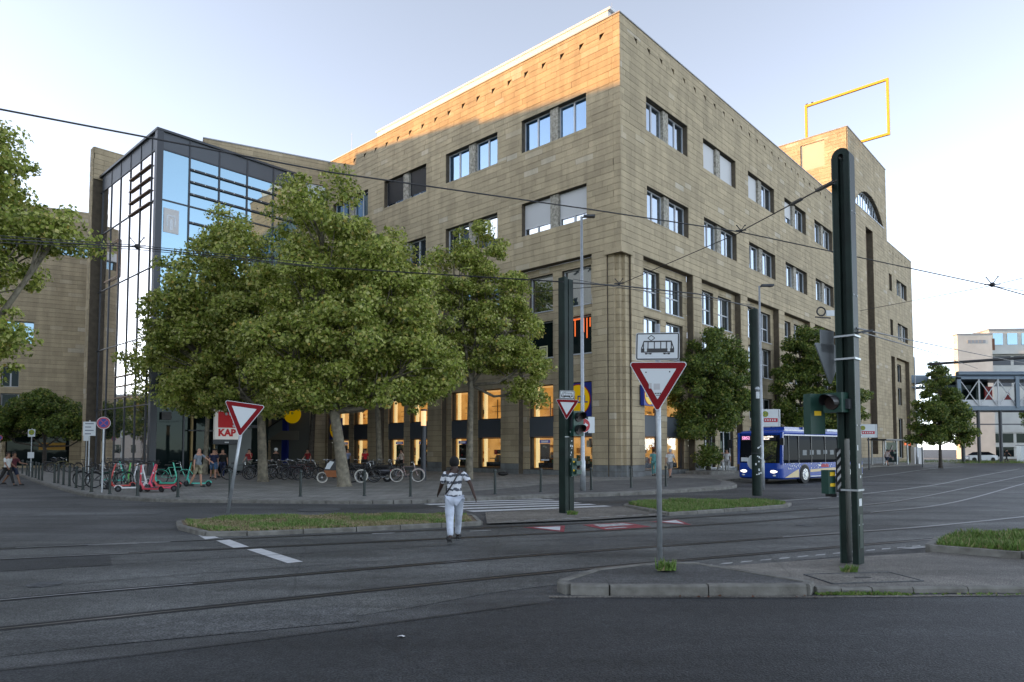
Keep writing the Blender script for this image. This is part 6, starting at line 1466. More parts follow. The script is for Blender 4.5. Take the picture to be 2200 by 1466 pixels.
# ------------------------------------------------------------------ bicycles
M_bkframe = mat('bike_frame_black', (.015, .016, .018), .35, .2)
M_rim = mat('rim_alloy', (.30, .31, .32), .35, .8); M_whitetyre = mat('cream_tyre', (.62, .60, .54), .6)
M_saddle = mat('saddle_black', (.02, .018, .016), .5)
def make_bike(name='bicycle'):
    t = empty(name, (0, 0, 0), 0, 'x', 'bicycle')
    for wx in (-.54, .54):
        b = MB(); b.torus((wx, 0, .345), (0, 1, 0), .325, .022, 26, 5); w0 = b.build('wheel', M_tyre, t)
        b = MB(); b.torus((wx, 0, .345), (0, 1, 0), .297, .012, 26, 4); b.build('rim', M_rim, w0)
        b = MB()
        for k in range(12): a = k*math.pi/6; b.tube([(wx, 0, .345), (wx+.295*math.cos(a), 0, .345+.295*math.sin(a))], .0025, 3, cap=False)
        b.tube([(wx, -.05, .345), (wx, .05, .345)], .025, 8); b.build('spokes', M_rim, w0)
        b = MB(); P = [(wx+.36*math.cos(R_(a)), 0, .345+.36*math.sin(R_(a))) for a in range(20, 170, 15)]
        b.tube(P, .018, 4); b.build('mudguard', M_bkframe, t)
    b = MB(); bb = (-.06, 0, .30); st = (-.20, 0, .80); ht = (.36, 0, .82); hb = (.40, 0, .68)
    for a, c, r in ((bb, st, .017), (st, ht, .014), (bb, hb, .02), (ht, hb, .02), (bb, (-.54, 0, .345), .012), (st, (-.54, 0, .345), .010)): b.tube([a, c], r, 6)
    b.build('frame', M_bkframe, t)
    b = MB(); b.tube([hb, (.54, .05, .345)], .012, 5); b.tube([hb, (.54, -.05, .345)], .012, 5); b.build('fork', M_bkframe, t)
    b = MB(); b.tube([ht, (.33, 0, .98)], .014, 6); b.tube([(.20, -.27, 1.02), (.28, -.22, 1.03), (.34, -.05, .99), (.34, .05, .99), (.28, .22, 1.03), (.20, .27, 1.02)], .012, 6); b.build('handlebar', M_chrome, t)
    b = MB(); b.tube([st, (-.23, 0, .90)], .013, 6); b.box(-.36, -.12, -.065, .065, .90, .94); b.box(-.13, -.02, -.03, .03, .90, .935); b.build('saddle', M_saddle, t)
    b = MB(); b.tube([(-.06, -.06, .30), (-.06, .06, .30)], .05, 10); b.box(-.09, .1, .06, .08, .29, .31); b.box(-.20, -.03, -.08, -.06, .29, .31); b.box(.06, .14, .06, .15, .27, .3); b.build('crank', M_dark, t)
    b = MB(); b.box(-.80, -.36, -.06, .06, .74, .76); b.tube([(-.7, .05, .75), (-.54, .06, .345)], .007, 4); b.tube([(-.7, -.05, .75), (-.54, -.06, .345)], .007, 4); b.build('carrier', M_dark, t)
    return t
bk0 = make_bike()
def paint(name, c): return mat(name, c, .35, .1, coat=.3)
BIKES = [ # px, ground py, heading deg, roll, paint, label
 (205, 1046, 20, 6, (.02, .02, .022), 'black bicycle at the left end of the parked scooters, next to the slim sign poles'),
 (250, 1050, 75, 4, (.02, .10, .08), 'dark green rental bicycle standing behind the no stopping sign'),
 (372, 1040, 12, 6, (.10, .50, .36), 'mint green rental bicycle with a black mudguard behind the coral scooters'),
 (512, 1031, 15, 5, (.03, .03, .03), 'black bicycle partly behind the tilted sign pole'),
 (548, 1029, 70, 6, (.05, .05, .06), 'dark bicycle just left of the straight tree trunk'),
 (585, 1030, 60, -5, (.35, .36, .36), 'silver bicycle just right of the straight tree trunk'),
 (604, 1030, 25, 5, (.02, .02, .02), 'black bicycle with a thin white rim right of the trunk'),
 (625, 1031, 70, 6, (.03, .03, .05), 'dark bicycle, third in the dense row right of the straight trunk'),
 (645, 1030, 55, -6, (.10, .02, .02), 'dark maroon bicycle in the middle of the dense row'),
 (662, 1032, 30, 5, (.02, .02, .02), 'black bicycle behind the cargo bike front wheel'),
 (618, 1022, 80, 4, (.05, .06, .05), 'dim bicycle in the second row below the white helmeted person'),
 (642, 1021, 100, 4, (.02, .02, .02), 'dim bicycle in the second row at the foot of the stairs'),
 (668, 1020, 70, -4, (.12, .12, .13), 'grey bicycle in the second row before the dark double trunk'),
 (780, 1037, 8, 5, (.02, .02, .02), 'black bicycle with a silver rim right of the leaning trunk'),
 (800, 1026, 60, 5, (.03, .03, .03), 'dark bicycle behind the scooter motorbike'),
 (765, 1024, 80, 4, (.06, .06, .06), 'dim bicycle behind the leaning trunk'),
 (836, 1026, 70, 4, (.04, .04, .05), 'dark bicycle behind the pink one'),
 (530, 1022, 95, 3, (.02, .02, .02), 'dim bicycle in the second row left of the straight trunk'),
 (575, 1024, 110, 5, (.02, .02, .03), 'dim bicycle just behind the straight trunk'),
 (655, 1026, 95, 5, (.04, .02, .02), 'dim bicycle behind the maroon one'),
 (690, 1026, 40, 4, (.03, .03, .03), 'dark bicycle behind the cargo bike hood'),
 (705, 1023, 100, 5, (.05, .05, .05), 'dim bicycle left of the leaning trunk'),
 (790, 1030, 30, -5, (.02, .02, .02), 'black bicycle close behind the one with the silver rim'),
 (815, 1022, 95, 4, (.06, .06, .07), 'dim bicycle before the upright dark trunk'),
 (850, 1022, 110, 4, (.03, .05, .04), 'dim greenish bicycle behind the pink one'),
 (635, 1026, 20, 7, (.02, .02, .02), 'black bicycle leaning across the middle of the dense row'),
 (610, 1024, 50, 5, (.12, .12, .12), 'grey bicycle in the second row right of the straight trunk'),
 (562, 1027, 35, -6, (.02, .02, .02), 'black bicycle overlapping the left side of the straight trunk'),
 (596, 1026, 80, 7, (.05, .03, .02), 'brown bicycle squeezed between the silver and the thin rimmed one'),
 (650, 1022, 60, 4, (.02, .03, .05), 'dim bluish bicycle in the second row behind the maroon one'),
 (728, 1027, 75, 5, (.03, .03, .03), 'dark bicycle directly behind the leaning trunk base'),
 (826, 1033, 20, 6, (.02, .02, .02), 'black bicycle between the motor scooter and the pink bicycle'),
 (232, 1048, 40, 8, (.03, .03, .03), 'black bicycle between the left end bicycle and the green rental one'),
 (875, 1036, 4, 4, (.36, .26, .25), 'dusty pink bicycle with cream tyres next to the dark post light')]
i_b = 0
for px_, py_, hd, roll, c, lab in BIKES:
    x, y = gp(px_, py_+ (0)); k = (EYE-.12)/EYE; x, y = x*k, y*k
    nm = 'bikepaint_%d' % i_b; mp_ = {'bike_frame_black': paint(nm, c)}
    if 'cream' in lab: mp_['tyre_rubber'] = M_whitetyre
    o = bk0 if i_b == 0 else copy_tree(bk0, None, mp_)
    o.location = (x, y, .12); o.rotation_euler = (R_(roll), 0, R_(hd)); o['label'] = lab; o['group'] = 'bicycles parked on the pavement'; i_b += 1
for i, (x, y) in enumerate(((-32.5, 48.5), (-33.8, 50.0), (-31.2, 49.2), (-35.2, 51.5))):
    o = copy_tree(bk0, None, {'bike_frame_black': paint('bikefar_%d' % i, ((.2, .18, .06), (.03, .03, .03), (.1, .1, .1), (.05, .05, .06))[i])}); o.location = (x, y, .12); o.rotation_euler = (R_(5), 0, R_(15+25*i))
    o['label'] = ['olive bicycle leaning under the dark linden, in front', 'black bicycle under the dark linden behind the olive one', 'grey bicycle nearest the stone fin wall', 'dark bicycle farthest left under the linden'][i]; o['group'] = 'bicycles parked on the pavement'
# cargo bike
CGO = empty('cargo_bike', (-8.65, 33.4, .12), R_(4), 'three wheeled cargo bike with a wooden box and a white and black rain hood', 'cargo bike')
for wx, r in ((-.75, .26), (1.15, .32)):
    b = MB(); b.torus((wx, 0, r+.02), (0, 1, 0), r-.015, .032, 28, 6); w0 = b.build('wheel', M_whitetyre, CGO); b = MB(); b.torus((wx, 0, r+.02), (0, 1, 0), r-.06, .02, 24, 4, 0); b.tube([(wx, -.05, r+.02), (wx, .05, r+.02)], .05, 10)
    for k in range(6): a = k*math.pi/3; b.tube([(wx, 0, r+.02), (wx+(r-.06)*math.cos(a), 0, r+.02+(r-.06)*math.sin(a))], .006, 4)
    b.build('spokes', M_rim, w0)
b = MB(); b.add([(-.45, -.32, .32), (.35, -.3, .28), (.45, -.33, .62), (-.6, -.36, .64), (-.45, .32, .32), (.35, .3, .28), (.45, .33, .62), (-.6, .36, .64)], [(0, 1, 2, 3), (7, 6, 5, 4), (0, 3, 7, 4), (1, 5, 6, 2), (0, 4, 5, 1)]); b.build('wooden_box', mat('cargo_wood', (.30, .10, .03), .5, var=.2, scale=6), CGO)
loft([[(-.62, -.36, .64), (.42, -.33, .64), (.42, .33, .64), (-.62, .36, .64)], [(-.45, -.34, .95), (.4, -.32, 1.1), (.4, .32, 1.1), (-.45, .34, .95)], [(-.1, -.26, 1.22), (.36, -.28, 1.3), (.36, .28, 1.3), (-.1, .26, 1.22)]], M_black, 'rain_hood', CGO)
b = MB(); b.add([(-.55, -.37, .70), (-.32, -.36, .7), (-.12, -.34, 1.05), (-.3, -.345, 1.1), (-.45, -.36, .95)], [(0, 1, 2, 3, 4)]); b.add([(0, -.355, .75), (.32, -.34, .75), (.34, -.32, 1.12), (.05, -.33, 1.14)], [(0, 1, 2, 3)]); b.build('hood_window', M_signwhite, CGO)
b = MB(); b.tube([(-.75, 0, .28), (-.6, 0, .5), (.5, 0, .3), (.75, 0, .8), (1.15, 0, .34)], .025, 6); b.tube([(.5, 0, .3), (.45, 0, .95), (.42, 0, 1.1)], .018, 6); b.tube([(.3, -.28, 1.12), (.42, 0, 1.1), (.3, .28, 1.12)], .014, 6); b.build('frame', M_bkframe, CGO)
b = MB(); b.box(.62, .88, -.07, .07, .95, 1.0); b.tube([(.75, 0, .8), (.75, 0, .95)], .015, 6); b.build('saddle', M_saddle, CGO)
# motor scooter
MT = empty('motor_scooter', (-7.0, 34.6, .12), R_(-8), 'dark motor scooter with a silver exhaust beside the pink bicycle', 'motor scooter')
for wx in (-.62, .62):
    b = MB(); b.torus((wx, 0, .24), (0, 1, 0), .19, .06, 20, 6); w0 = b.build('wheel', M_tyre, MT); b = MB(); b.tube([(wx, -.04, .24), (wx, .04, .24)], .12, 12); b.build('hub', M_rim, w0)
loft([[(-.72, -.08, .62), (-.72, .08, .62), (-.6, .1, .42), (-.6, -.1, .42)], [(-.45, -.16, .8), (-.45, .16, .8), (-.4, .16, .35), (-.4, -.16, .35)] if False else [(-.2, -.18, .74), (-.2, .18, .74), (-.2, .18, .3), (-.2, -.18, .3)]][::-1], M_black, 'front_shield', MT)
b = MB(); b.ball((.35, 0, .55), (.48, .17, .2), 14, 8); b.build('rear_body', mat('scooter_black', (.02, .02, .025), .25, coat=.5), MT)
b = MB(); b.ball((.28, 0, .77), (.38, .14, .08), 12, 6); b.build('seat', M_saddle, MT); b = MB(); b.box(-.35, .2, -.15, .15, .26, .33); b.build('footboard', M_dark, MT)
b = MB(); b.tube([(-.62, 0, .24), (-.42, 0, .98)], .03, 6); b.tube([(-.36, -.3, 1.05), (-.42, 0, 1.0), (-.36, .3, 1.05)], .016, 6); b.build('handlebar', M_dark, MT); b = MB(); b.tube([(.2, -.2, .22), (.75, -.22, .30)], [.045, .06], 8); b.build('exhaust', M_chrome, MT)
b = MB(); b.box(.78, .84, -.06, .06, .55, .62); b.build('tail_light', M_stopred, MT)
# ------------------------------------------------------------------ electric scooters
M_scbody = mat('scooter_body', (.04, .42, .34), .35, coat=.3)
def make_kick():
    t = empty('kick_scooter', (0, 0, 0), 0, 'x', 'electric scooter')
    for wx in (-.5, .5):
        b = MB(); b.torus((wx, 0, .13), (0, 1, 0), .09, .035, 18, 6); w0 = b.build('wheel', M_tyre, t); b = MB(); b.tube([(wx, -.03, .13), (wx, .03, .13)], .055, 10); b.build('hub', M_dark, w0)
    b = MB(); b.add([(-.33, -.08, .13), (.38, -.09, .13), (.38, .09, .13), (-.33, .08, .13), (-.36, -.07, .19), (.4, -.085, .19), (.4, .085, .19), (-.36, .07, .19)], [(0, 3, 2, 1), (4, 5, 6, 7), (0, 1, 5, 4), (1, 2, 6, 5), (2, 3, 7, 6), (3, 0, 4, 7)]); b.tube([(-.33, 0, .17), (-.44, 0, .38)], [.045, .04], 8); b.build('deck', M_scbody, t)
    b = MB(); b.box(-.25, .34, -.07, .07, .19, .196); b.build('grip_mat', M_black, t)
    b = MB(); b.tube([(-.47, 0, .3), (-.30, 0, 1.05), (-.27, 0, 1.12)], [.035, .028, .02], 10); b.build('stem', M_scbody, t)
    b = MB(); b.tube([(-.26, -.24, 1.13), (-.28, 0, 1.14), (-.26, .24, 1.13)], .016, 8); b.tube([(-.26, -.26, 1.13), (-.265, -.14, 1.135)], .024, 8); b.tube([(-.26, .26, 1.13), (-.265, .14, 1.135)], .024, 8); b.box(-.33, -.24, -.05, .05, 1.1, 1.17); b.build('handlebar', M_black, t)
    b = MB(); b.tube([(-.47, -.0, .3), (-.5, .05, .13)], .02, 6); b.tube([(-.47, 0, .3), (-.5, -.05, .13)], .02, 6); b.build('fork', M_dark, t)
    b = MB(); P = [(.5+.14*math.cos(R_(a)), 0, .13+.14*math.sin(R_(a))) for a in (20, 60, 100, 150, 175)]; b.tube(P, .025, 5); b.build('rear_mudguard', M_scbody, t)
    b = MB(); b.box(-.36, -.33, -.03, .03, .72, .78); b.build('reflector', M_signwhite, t)
    return t
k0 = make_kick(); TQ = (.06, .52, .40); CO = (.62, .07, .10); WHT = (.62, .63, .62)
KS_ = [(424, 1046, 0, 0, TQ, 'turquoise electric scooter held by the man in the grey shirt'),
 (258, 1051, 60, 8, (.50, .06, .05), 'red electric scooter near the bollard by the no stopping pole'),
 (250, 1040, 250, 9, TQ, 'mint electric scooter with a tall stem at the back left of the group'),
 (285, 1057, 205, 8, WHT, 'white electric scooter standing at the front left of the group'),
 (272, 1046, 120, 7, (.08, .45, .05), 'bright green electric scooter behind the white one'),
 (305, 1055, 100, 8, (.50, .50, .52), 'silver electric scooter in the middle of the group'),
 (318, 1048, 280, -8, (.10, .04, .14), 'dark purple electric scooter in the middle of the group'),
 (300, 1042, 80, 7, (.60, .60, .62), 'pale grey electric scooter at the back of the group'),
 (325, 1058, 345, 12, CO, 'coral electric scooter at the front, left of the pair'),
 (345, 1057, 5, -10, (.66, .06, .12), 'coral pink electric scooter at the front, right of the pair'),
 (355, 1050, 20, 12, (.58, .09, .09), 'coral electric scooter just behind the front pair'),
 (338, 1043, 300, 9, TQ, 'mint electric scooter behind the coral ones'),
 (362, 1045, 170, -6, (.10, .60, .42), 'mint electric scooter at the right end of the parked group')]
for i, (px_, py_, hd, roll, c, lab) in enumerate(KS_):
    x, y = gp(px_, py_); k = (EYE-.12)/EYE; x, y = x*k, y*k
    o = copy_tree(k0, None, {'scooter_body': mat('scooter_paint_%d' % i, c, .35, coat=.3)}); o.location = (x, y, .12); o.rotation_euler = (R_(roll), 0, R_(hd)); o['label'] = lab; o['group'] = 'electric scooters on the pavement'
for c in list(k0.children): 
    for d in list(c.children): bpy.data.objects.remove(d)
    bpy.data.objects.remove(c)
bpy.data.objects.remove(k0)

# ------------------------------------------------------------------ people
def skin_mesh(name, pts, edges, rad, m, parent, root_i=0, sub=2):
    me = bpy.data.meshes.new(name); me.from_pydata([tuple(p) for p in pts], edges, []); o = bpy.data.objects.new(name, me); COL.objects.link(o)
    md = o.modifiers.new('s', 'SKIN'); md.use_smooth_shade = True; md.branch_smoothing = .5
    for i, v_ in enumerate(me.skin_vertices[0].data): v_.radius = rad[i] if hasattr(rad[i], '__len__') else (rad[i], rad[i]); v_.use_root = (i == root_i)
    sb_ = o.modifiers.new('d', 'SUBSURF'); sb_.levels = sub; sb_.render_levels = sub
    dg = bpy.context.evaluated_depsgraph_get(); me2 = bpy.data.meshes.new_from_object(o.evaluated_get(dg)); bpy.data.objects.remove(o)
    me2.materials.clear(); me2.materials.append(m); me2.polygons.foreach_set('use_smooth', [True]*len(me2.polygons))
    q = bpy.data.objects.new(name, me2); COL.objects.link(q); q.parent = parent; return q
SK = {'dark': mat('skin_deep', (.045, .022, .014), .5), 'light': mat('skin_light', (.45, .24, .16), .55), 'mid': mat('skin_mid', (.25, .13, .08), .55)}
def cloth(n, c, **k): return mat('cloth_'+n, c, .85, **k)
def person(label, xy, face, z=.12, s=1.0, skin='light', shirt='grey', shirtc=(.2, .2, .2), pants='jeans', pantsc=(.03, .05, .12), short=False, hair=(.02, .015, .01), bald=False,
           legs=((18, 5), (-20, 12)), arms=((-20, 10, 25), (20, 10, 25)), lean=4, head=0, sleeve='short', shoe=(.03, .03, .03), belly=1.0, bag=1.0, lod=1, headm=None, shirtm=None, pantsm=None):
    t = empty('person', (*xy, z), R_(face), label, 'person'); t.scale = (s, s, s)
    sk = SK[skin]; ln_ = R_(lean)
    def up(h, y=0): return Vector((0, -math.sin(ln_)*(h-.95)+y, .95+(h-.95)*math.cos(ln_)))
    pel = Vector((0, 0, .95)); st = up(1.22); ch = up(1.36); nk = up(1.475); hd0 = up(1.525); hdt = up(1.605)
    J = {}
    dz = 0; low = 9
    for i, sx in ((0, 1), (1, -1)):          # 0: own left (+x when facing -y), 1: right
        a, kf_ = legs[i]; a = R_(a); kf_ = R_(kf_); hip = Vector((sx*.09, 0, .90)); kn = hip+Vector((sx*.01, -math.sin(a), -math.cos(a)))*.42
        an_ = kn+Vector((0, -math.sin(a-kf_), -math.cos(a-kf_)))*.41; toe = an_+Vector((sx*.03, -.15, -.035)); J[i] = (hip, kn, an_, toe); low = min(low, an_.z-.07)
        up_, ab, fl = arms[i]; up_ = R_(up_); ab = R_(ab); fl = R_(fl); sh = ch+Vector((sx*.172, 0, .055)); el = sh+Vector((sx*math.sin(ab), -math.sin(up_)*math.cos(ab), -math.cos(up_)*math.cos(ab)))*.28
        wr = el+Vector((sx*math.sin(ab)*.6, -math.sin(up_+fl), -math.cos(up_+fl))).normalized()*.25; hn = wr+(wr-el).normalized()*.07; J[2+i] = (sh, el, wr, hn)
    off = Vector((0, 0, -low)); F = lambda p: p+off
    # body: one continuous surface
    P, E, Rr = [], [], []
    def add(p, r, par=None): P.append(F(p)); Rr.append(r); (E.append((par, len(P)-1)) if par is not None else None); return len(P)-1
    i0 = add(pel, (.13, .10)); i1 = add(st, (.125, .095), i0); i2 = add(ch, (.14, .10), i1); i3 = add(nk, .055, i2); i4 = add(hd0, (.062, .075), i3); i5 = add(hdt, (.085, .10), i4); i6 = add(hdt+Vector((0, .005, .085)), (.055, .065), i5)
    nose = add(hd0.lerp(hdt, .4)+Vector((math.sin(R_(head))*.09, -.088*math.cos(R_(head)), 0)), .016, i4)
    for i in (0, 1):
        sx = 1 if i == 0 else -1
        h_, k_, a_, to = J[i]; q = add(h_, .085, i0); q = add(k_, .052, q); q = add(k_.lerp(a_, .35), .052, q); q = add(a_, .035, q); add(to, .032, q)
        sh, el, wr, hn = J[2+i]; q = add(sh, .055, i2); q = add(el, .042, q); q = add(wr, .028, q); q = add(hn, (.022, .032), q)
        d = (hn-wr).normalized(); side = d.cross(Vector((sx, 0, 0)));  side = side.normalized() if side.length > .1 else Vector((0, 1, 0))
        for f in range(4): 
            r1 = hn+d*.02+side*(.027-.018*f); m_ = add(r1+d*.035, .0085, q); add(r1+d*(.07 if f in (1, 2) else .058)-Vector((sx*.016, 0, 0)), .007, m_)
        th_ = add(wr+d*.03+side*.035, .010, q-1 if False else q); add(wr+d*.075+side*.048, .008, th_)
    skin_mesh('body', P, E, Rr, sk, t, 0, 1)
    # shirt
    P, E, Rr = [], [], []; b_ = belly
    j0 = add(pel+Vector((0, 0, -.09)), (.165*b_, .135*b_)); j1 = add(up(1.08), (.15*b_, .125*b_), j0); j2 = add(st, (.165, .125), j1); j3 = add(ch, (.185, .125), j2); j4 = add(ch+Vector((0, 0, .085)), (.12, .085), j3); j5 = add(nk+Vector((0, 0, .03)), .074, j4)
    for i in (0, 1):
        sh, el, wr, hn = J[2+i]; q = add(sh, .062, j3)
        if sleeve == 'long': q = add(el, .05, q); add(wr, .035, q)
        else: q = add(sh.lerp(el, .45), .062, q); add(sh.lerp(el, .85), .064, q)
    skin_mesh('shirt', P, E, Rr, shirtm or cloth(shirt, shirtc, var=.15, scale=9), t, 2, 2)
    P, E, Rr = [], [], []
    j0 = add(pel+Vector((0, 0, .02)), (.145*b_, .115*b_))
    for i in (0, 1):
        h_, k_, a_, to = J[i]; q = add(h_, .105, j0)
        if short: q = add(h_.lerp(k_, .5), .098, q); add(h_.lerp(k_, .93), .085, q)
        else: q = add(h_.lerp(k_, .5), .088*bag, q); q = add(k_, .066*bag, q); q = add(k_.lerp(a_, .5), .06*bag, q); add(a_+Vector((0, 0, .02)), .05*bag, q)
    skin_mesh('trousers', P, E, Rr, pantsm or cloth(pants, pantsc, var=.2, scale=7), t, 0, 1)
    for i in (0, 1):
        h_, k_, a_, to = J[i]; a_, to = F(a_), F(to); b = MB(); d = (to-a_); c = a_.lerp(to, .5)
        M = Matrix.Translation(c+Vector((0, 0, -.02))) @ Matrix.Rotation(math.atan2(d.z+.035, -d.y), 4, 'X'); b.ball((0, 0, 0), (.047, .14, .05), 10, 6, 0, M); b.box(-.045, .045, -.13, .12, -.055, -.03, 0, M); b.build('shoe', cloth('shoe%s' % str(shoe), shoe), t)
    hc = F(hdt)+Vector((0, .012, .02)); b = MB()
    if not bald:
        M = Matrix.Rotation(R_(head), 4, 'Z'); 
        vs = MB(); vs.ball((0, 0, 0), (.096, .112, .116), 16, 12); keep = []
        for f in vs.f:
            c = sum((Vector(vs.v[i]) for i in f), Vector())/len(f)
            if not (c.y < -.035 and c.z < .035) and c.z > -.085 + .5*max(0, -c.y): keep.append(f)
        b.v = [tuple(Vector(v_)*1.0+hc) for v_ in vs.v]; b.f = keep; b.m = [0]*len(keep); b.build('hair', headm or cloth('hair%s' % str(hair), hair), t, smooth=True)
    b = MB()
    for sx in (-1, 1): b.ball(hc+Vector((sx*.083, -.0, -.03)), (.014, .022, .032), 8, 5); b.ball(hc+Vector((sx*.028, -.098, -.012)), .009, 6, 4, 0)
    b.build('ear', sk, t)
    if lod: b = MB(); b.box(-.022, .022, -.092, -.086, -.072, -.064, 0, Matrix.Translation(hc)); b.build('mouth', M_stopred, t)
    return t, J, F
# patterned shirt
def bandmat():
    m = bpy.data.materials.new('patterned_shirt_cloth'); m.use_nodes = True; n = m.node_tree; p = n.nodes['Principled BSDF']; p.inputs['Roughness'].default_value = .85
    tc = n.nodes.new('ShaderNodeTexCoord'); wv = n.nodes.new('ShaderNodeTexWave'); wv.bands_direction = 'Z'; wv.inputs['Scale'].default_value = 2.3; wv.inputs['Distortion'].default_value = 1.5; wv.inputs['Detail Scale'].default_value = 3; wv.inputs['Phase Offset'].default_value = 1.0
    no = n.nodes.new('ShaderNodeTexNoise'); no.inputs['Scale'].default_value = 20; n.links.new(tc.outputs['Object'], no.inputs['Vector']); n.links.new(tc.outputs['Object'], wv.inputs['Vector'])
    mu = n.nodes.new('ShaderNodeMath'); mu.operation = 'MULTIPLY'; n.links.new(wv.outputs['Fac'], mu.inputs[0]); n.links.new(no.outputs[0], mu.inputs[1])
    rr = n.nodes.new('ShaderNodeValToRGB'); rr.color_ramp.elements[0].position = .29; rr.color_ramp.elements[0].color = (.66, .68, .72, 1); rr.color_ramp.elements[1].position = .38; rr.color_ramp.elements[1].color = (.07, .08, .10, 1)
    n.links.new(mu.outputs[0], rr.inputs[0]); n.links.new(rr.outputs[0], p.inputs['Base Color']); return m
man, J, F = person('man in patterned white shirt and pale jeans walking across the road, seen from behind', (-1.13, 13.2), 188, z=0.0, s=1.01, belly=1.08, bag=1.22, skin='dark', shirtm=bandmat(), pantsm=cloth('pale_jeans', (.50, .55, .64), var=.22, scale=6),
    legs=((-26, 20), (30, 6)), arms=((16, 16, 40), (-34, 28, 8)), lean=4, hair=(.003, .003, .003), head=-20)
# own left is +x when facing -y ; facing away it shows at the viewer's left
b = MB(); st0 = F(Vector((-.10, .085, 1.50))); b.tube([F(Vector((-.11, -.02, 1.50))), F(Vector((-.09, .10, 1.44))), F(Vector((.0, .135, 1.28))), F(Vector((.10, .14, 1.12))), F(Vector((.165, .06, 1.02)))], .017, 6); b.build('shoulder_strap', M_black, man)
b = MB(); b.box(.10, .16, -.22, -.02, F(Vector((0, 0, 1.0))).z-.02, F(Vector((0, 0, 1.0))).z+.16); b.build('small_bag', M_black, man)
b = MB()
for i in (0, 1):
    a_, to = F(J[i][2]), F(J[i][3]); c = a_.lerp(to, .62); b.box(c.x-.05, c.x+.05, c.y-.04, c.y-.01, c.z-.03, c.z+.022); b.box(c.x-.05, c.x+.05, c.y+.03, c.y+.06, c.z-.03, c.z+.03)
b.build('sandal_strap', M_black, man)
person('bald man in a grey shirt and khaki shorts pushing the turquoise scooter', (-14.0, 30.0), 75, skin='light', s=1.02, shirtc=(.16, .19, .22), shirt='slate', pants='khaki', pantsc=(.25, .23, .15), short=True, bald=True, legs=((10, 6), (-16, 14)), arms=((50, 12, 8), (-6, 12, 12)), belly=1.12)
GPP = [('man in a navy shirt and denim shorts behind the bald man', 458, 1030, 30, dict(shirt='navy', shirtc=(.015, .02, .06), pants='denim', pantsc=(.06, .12, .22), short=True)),
 ('long haired person in a black top with raised forearms at the glass entrance', 464, 1028, -20, dict(shirt='black', shirtc=(.015, .015, .015), pants='denim_short', pantsc=(.10, .16, .26), short=True, arms=((45, 5, 60), (40, 5, 70)))),
 ('person in dark clothes rightmost of the group at the entrance', 478, 1027, 10, dict(shirt='black', shirtc=(.015, .015, .015), pants='darkblue', pantsc=(.02, .03, .08))),
 ('person in a white top standing in the dark entrance behind the scooters', 333, 1016, 20, dict(shirt='white', shirtc=(.6, .6, .58), pants='dark', pantsc=(.02, .02, .02))),
 ('person in a dark red shirt with a hand at the face behind the bicycles', 535, 1020, -10, dict(shirt='darkred', shirtc=(.25, .015, .02), pants='greygreen', pantsc=(.15, .16, .13), arms=((20, 10, 120), (10, 12, 30)))),
 ('small person in a red shirt beside the dark double trunk', 661, 1014, -30, dict(shirt='darkred', shirtc=(.25, .015, .02), pants='dark', pantsc=(.02, .02, .02))),
 ('person in a pale blue shirt half hidden by the leaning trunk', 746, 1013, 20, dict(shirt='paleblue', shirtc=(.25, .30, .45), pants='dark', pantsc=(.02, .02, .02))),
 ('person in a bright red shirt by the far shop door', 784, 1014, 10, dict(shirt='brightred', shirtc=(.5, .015, .03), pants='dark', pantsc=(.02, .02, .02))),
 ('person in a cream shirt in front of the lit shop window', 863, 1017, -60, dict(shirt='cream', shirtc=(.6, .5, .42), pants='dark', pantsc=(.02, .02, .02))),
 ('elderly person in a white shirt and grey shorts walking along the stone wall', 1440, 1027, 150, dict(shirt='white', shirtc=(.6, .6, .58), pants='greyshort', pantsc=(.22, .22, .22), short=True, hair=(.4, .4, .4))),
 ('person in teal clothes partly behind the give way sign pole', 1405, 1023, 160, dict(shirt='teal', shirtc=(.10, .28, .27), pants='teal', pantsc=(.10, .28, .27), skin='light')),
 ('pair member in white beside the left corner of the bus', 1562, 1017, -20, dict(shirt='white', shirtc=(.6, .6, .58), pants='greypale', pantsc=(.35, .35, .34))),
 ('person in a black top and white trousers by the bus corner', 1549, 1017, 20, dict(shirt='black', shirtc=(.03, .03, .03), pants='white', pantsc=(.5, .5, .5))),
 ('person in a white shirt and dark shorts hurrying along the far wall', 1906, 1001, 120, dict(shirt='whitepink', shirtc=(.6, .52, .50), pants='darkshort', pantsc=(.02, .03, .06), short=True, legs=((28, 10), (-26, 35)))),
 ('small dark figure walking beyond the tracks at the right', 2163, 993.5, 90, dict(shirt='black', shirtc=(.015, .015, .015), pants='dark', pantsc=(.02, .02, .02))),
 ('man in a white shirt leading the pair crossing at the left edge', 14, 1044, 80, dict(shirt='white', shirtc=(.6, .6, .58), pants='dark', pantsc=(.02, .02, .03), legs=((25, 5), (-28, 10)), skin='mid')),
 ('person in a maroon shirt and dark shorts second of the pair at the left edge', 27, 1043, 85, dict(shirt='maroon', shirtc=(.10, .02, .03), pants='darkshort', pantsc=(.02, .03, .06), short=True, legs=((25, 5), (-28, 10)), arms=((30, 10, 50), (10, 10, 50)), skin='mid'))]
for lab, px_, py_, fc, kw in GPP:
    x, y = gp(px_, py_); zz_ = .12 if px_ > 50 else .0; k = (EYE-zz_)/EYE; kw.setdefault('skin', 'light'); person(lab, (x*k, y*k), fc, z=zz_, lod=0, **kw)
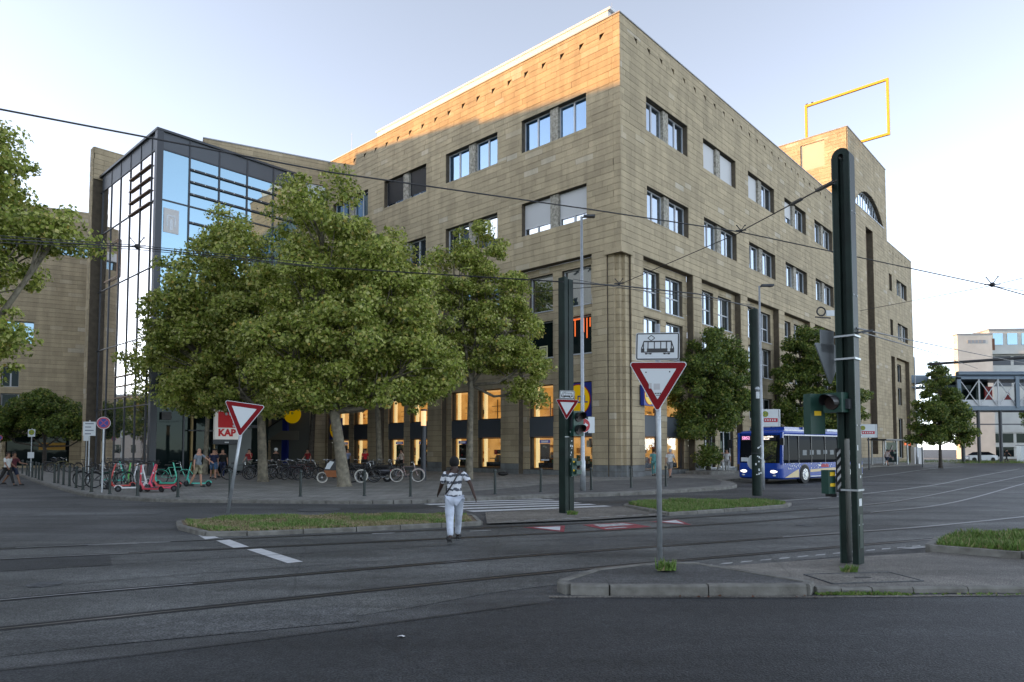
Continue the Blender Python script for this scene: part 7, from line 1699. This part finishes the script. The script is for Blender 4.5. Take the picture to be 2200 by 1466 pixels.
# helmeted rider behind the bikes
ph, J, F = person('person in dark clothes wearing a white helmet behind the bicycles', tuple(q*(EYE-.12)/EYE for q in gp(592, 1016)), 15, skin='light', shirt='black', shirtc=(.015, .015, .02), pants='dark', pantsc=(.02, .02, .02), sleeve='long', bald=True, lod=0)
b = MB(); b.ball(F(Vector((0, -.06, 1.68))), (.13, .15, .135), 14, 10); b.build('helmet', M_white, ph)
# bag and bin at the shop wall, dark luggage
b = MB(); b.ball((0, 0, .13), (.3, .18, .14), 12, 7); b.ball((.22, -.05, .14), (.14, .12, .1), 8, 5); o = b.build('black_bag', M_black); o.location = (-.6, 42.6, .12); tag(o, 'black bag lying on the pavement against the shop wall', 'bag')
# parked car seen under the footbridge
CAR = empty('parked_car', (66, 95, 0), R_(3), 'silver car parked far off under the footbridge', 'car')
def carsec(x, w2, z0, z1): return [(x, -w2, z0), (x, w2, z0), (x, w2, z1), (x, -w2, z1)]
loft([carsec(-2.1, .7, .4, .7), carsec(-2.0, .8, .25, .85), carsec(-1.0, .88, .22, .95), carsec(1.4, .88, .22, .98), carsec(2.1, .8, .3, .9)], mat('car_silver', (.42, .44, .47), .3, .5), 'body', CAR)
loft([carsec(-1.1, .78, .95, .97), carsec(-.4, .66, .95, 1.38), carsec(.9, .66, .95, 1.42), carsec(1.8, .74, .95, 1.0)], M_busd, 'cabin', CAR)
for x in (-1.35, 1.35):
    for y in (-.9, .72): b = MB(); b.tube([(x, y, .32), (x, y+.18, .32)], .32, 16); b.build('wheel', M_tyre, CAR)
CB = empty('grey_cabinet', (70.8, 93.5, 0), 0, 'grey utility cabinets on the grass at the right edge', 'cabinet')
for x in (0, 2.6): b = MB(); b.box(x, x+2.3, 0, .8, 0, 2.3 if x == 0 else 2.5); b.build('cabinet_box', M_steel, CB)
b = MB(); b.box(-.1, 2.4, -.1, .9, 2.3, 2.36); b.box(2.5, 5, -.1, .9, 2.5, 2.56); b.build('cabinet_lid', M_dark, CB)
tag(grass('grass', [(40, 84), (80, 84), (90, 100), (42, 96)], 9000, .3, .0, M_grass, 9, 2), 'strip of rough grass beyond the tracks under the footbridge', 'grass', kind='stuff')
b = MB(); b.box(0, 1.0, 0, .7, 0, 1.9); b.box(.1, .9, -.02, 0, .4, 1.7); o = b.build('street_cabinet', M_white); o.location = (45.5, 76, .12); tag(o, 'white street cabinet beside the far linden', 'cabinet')
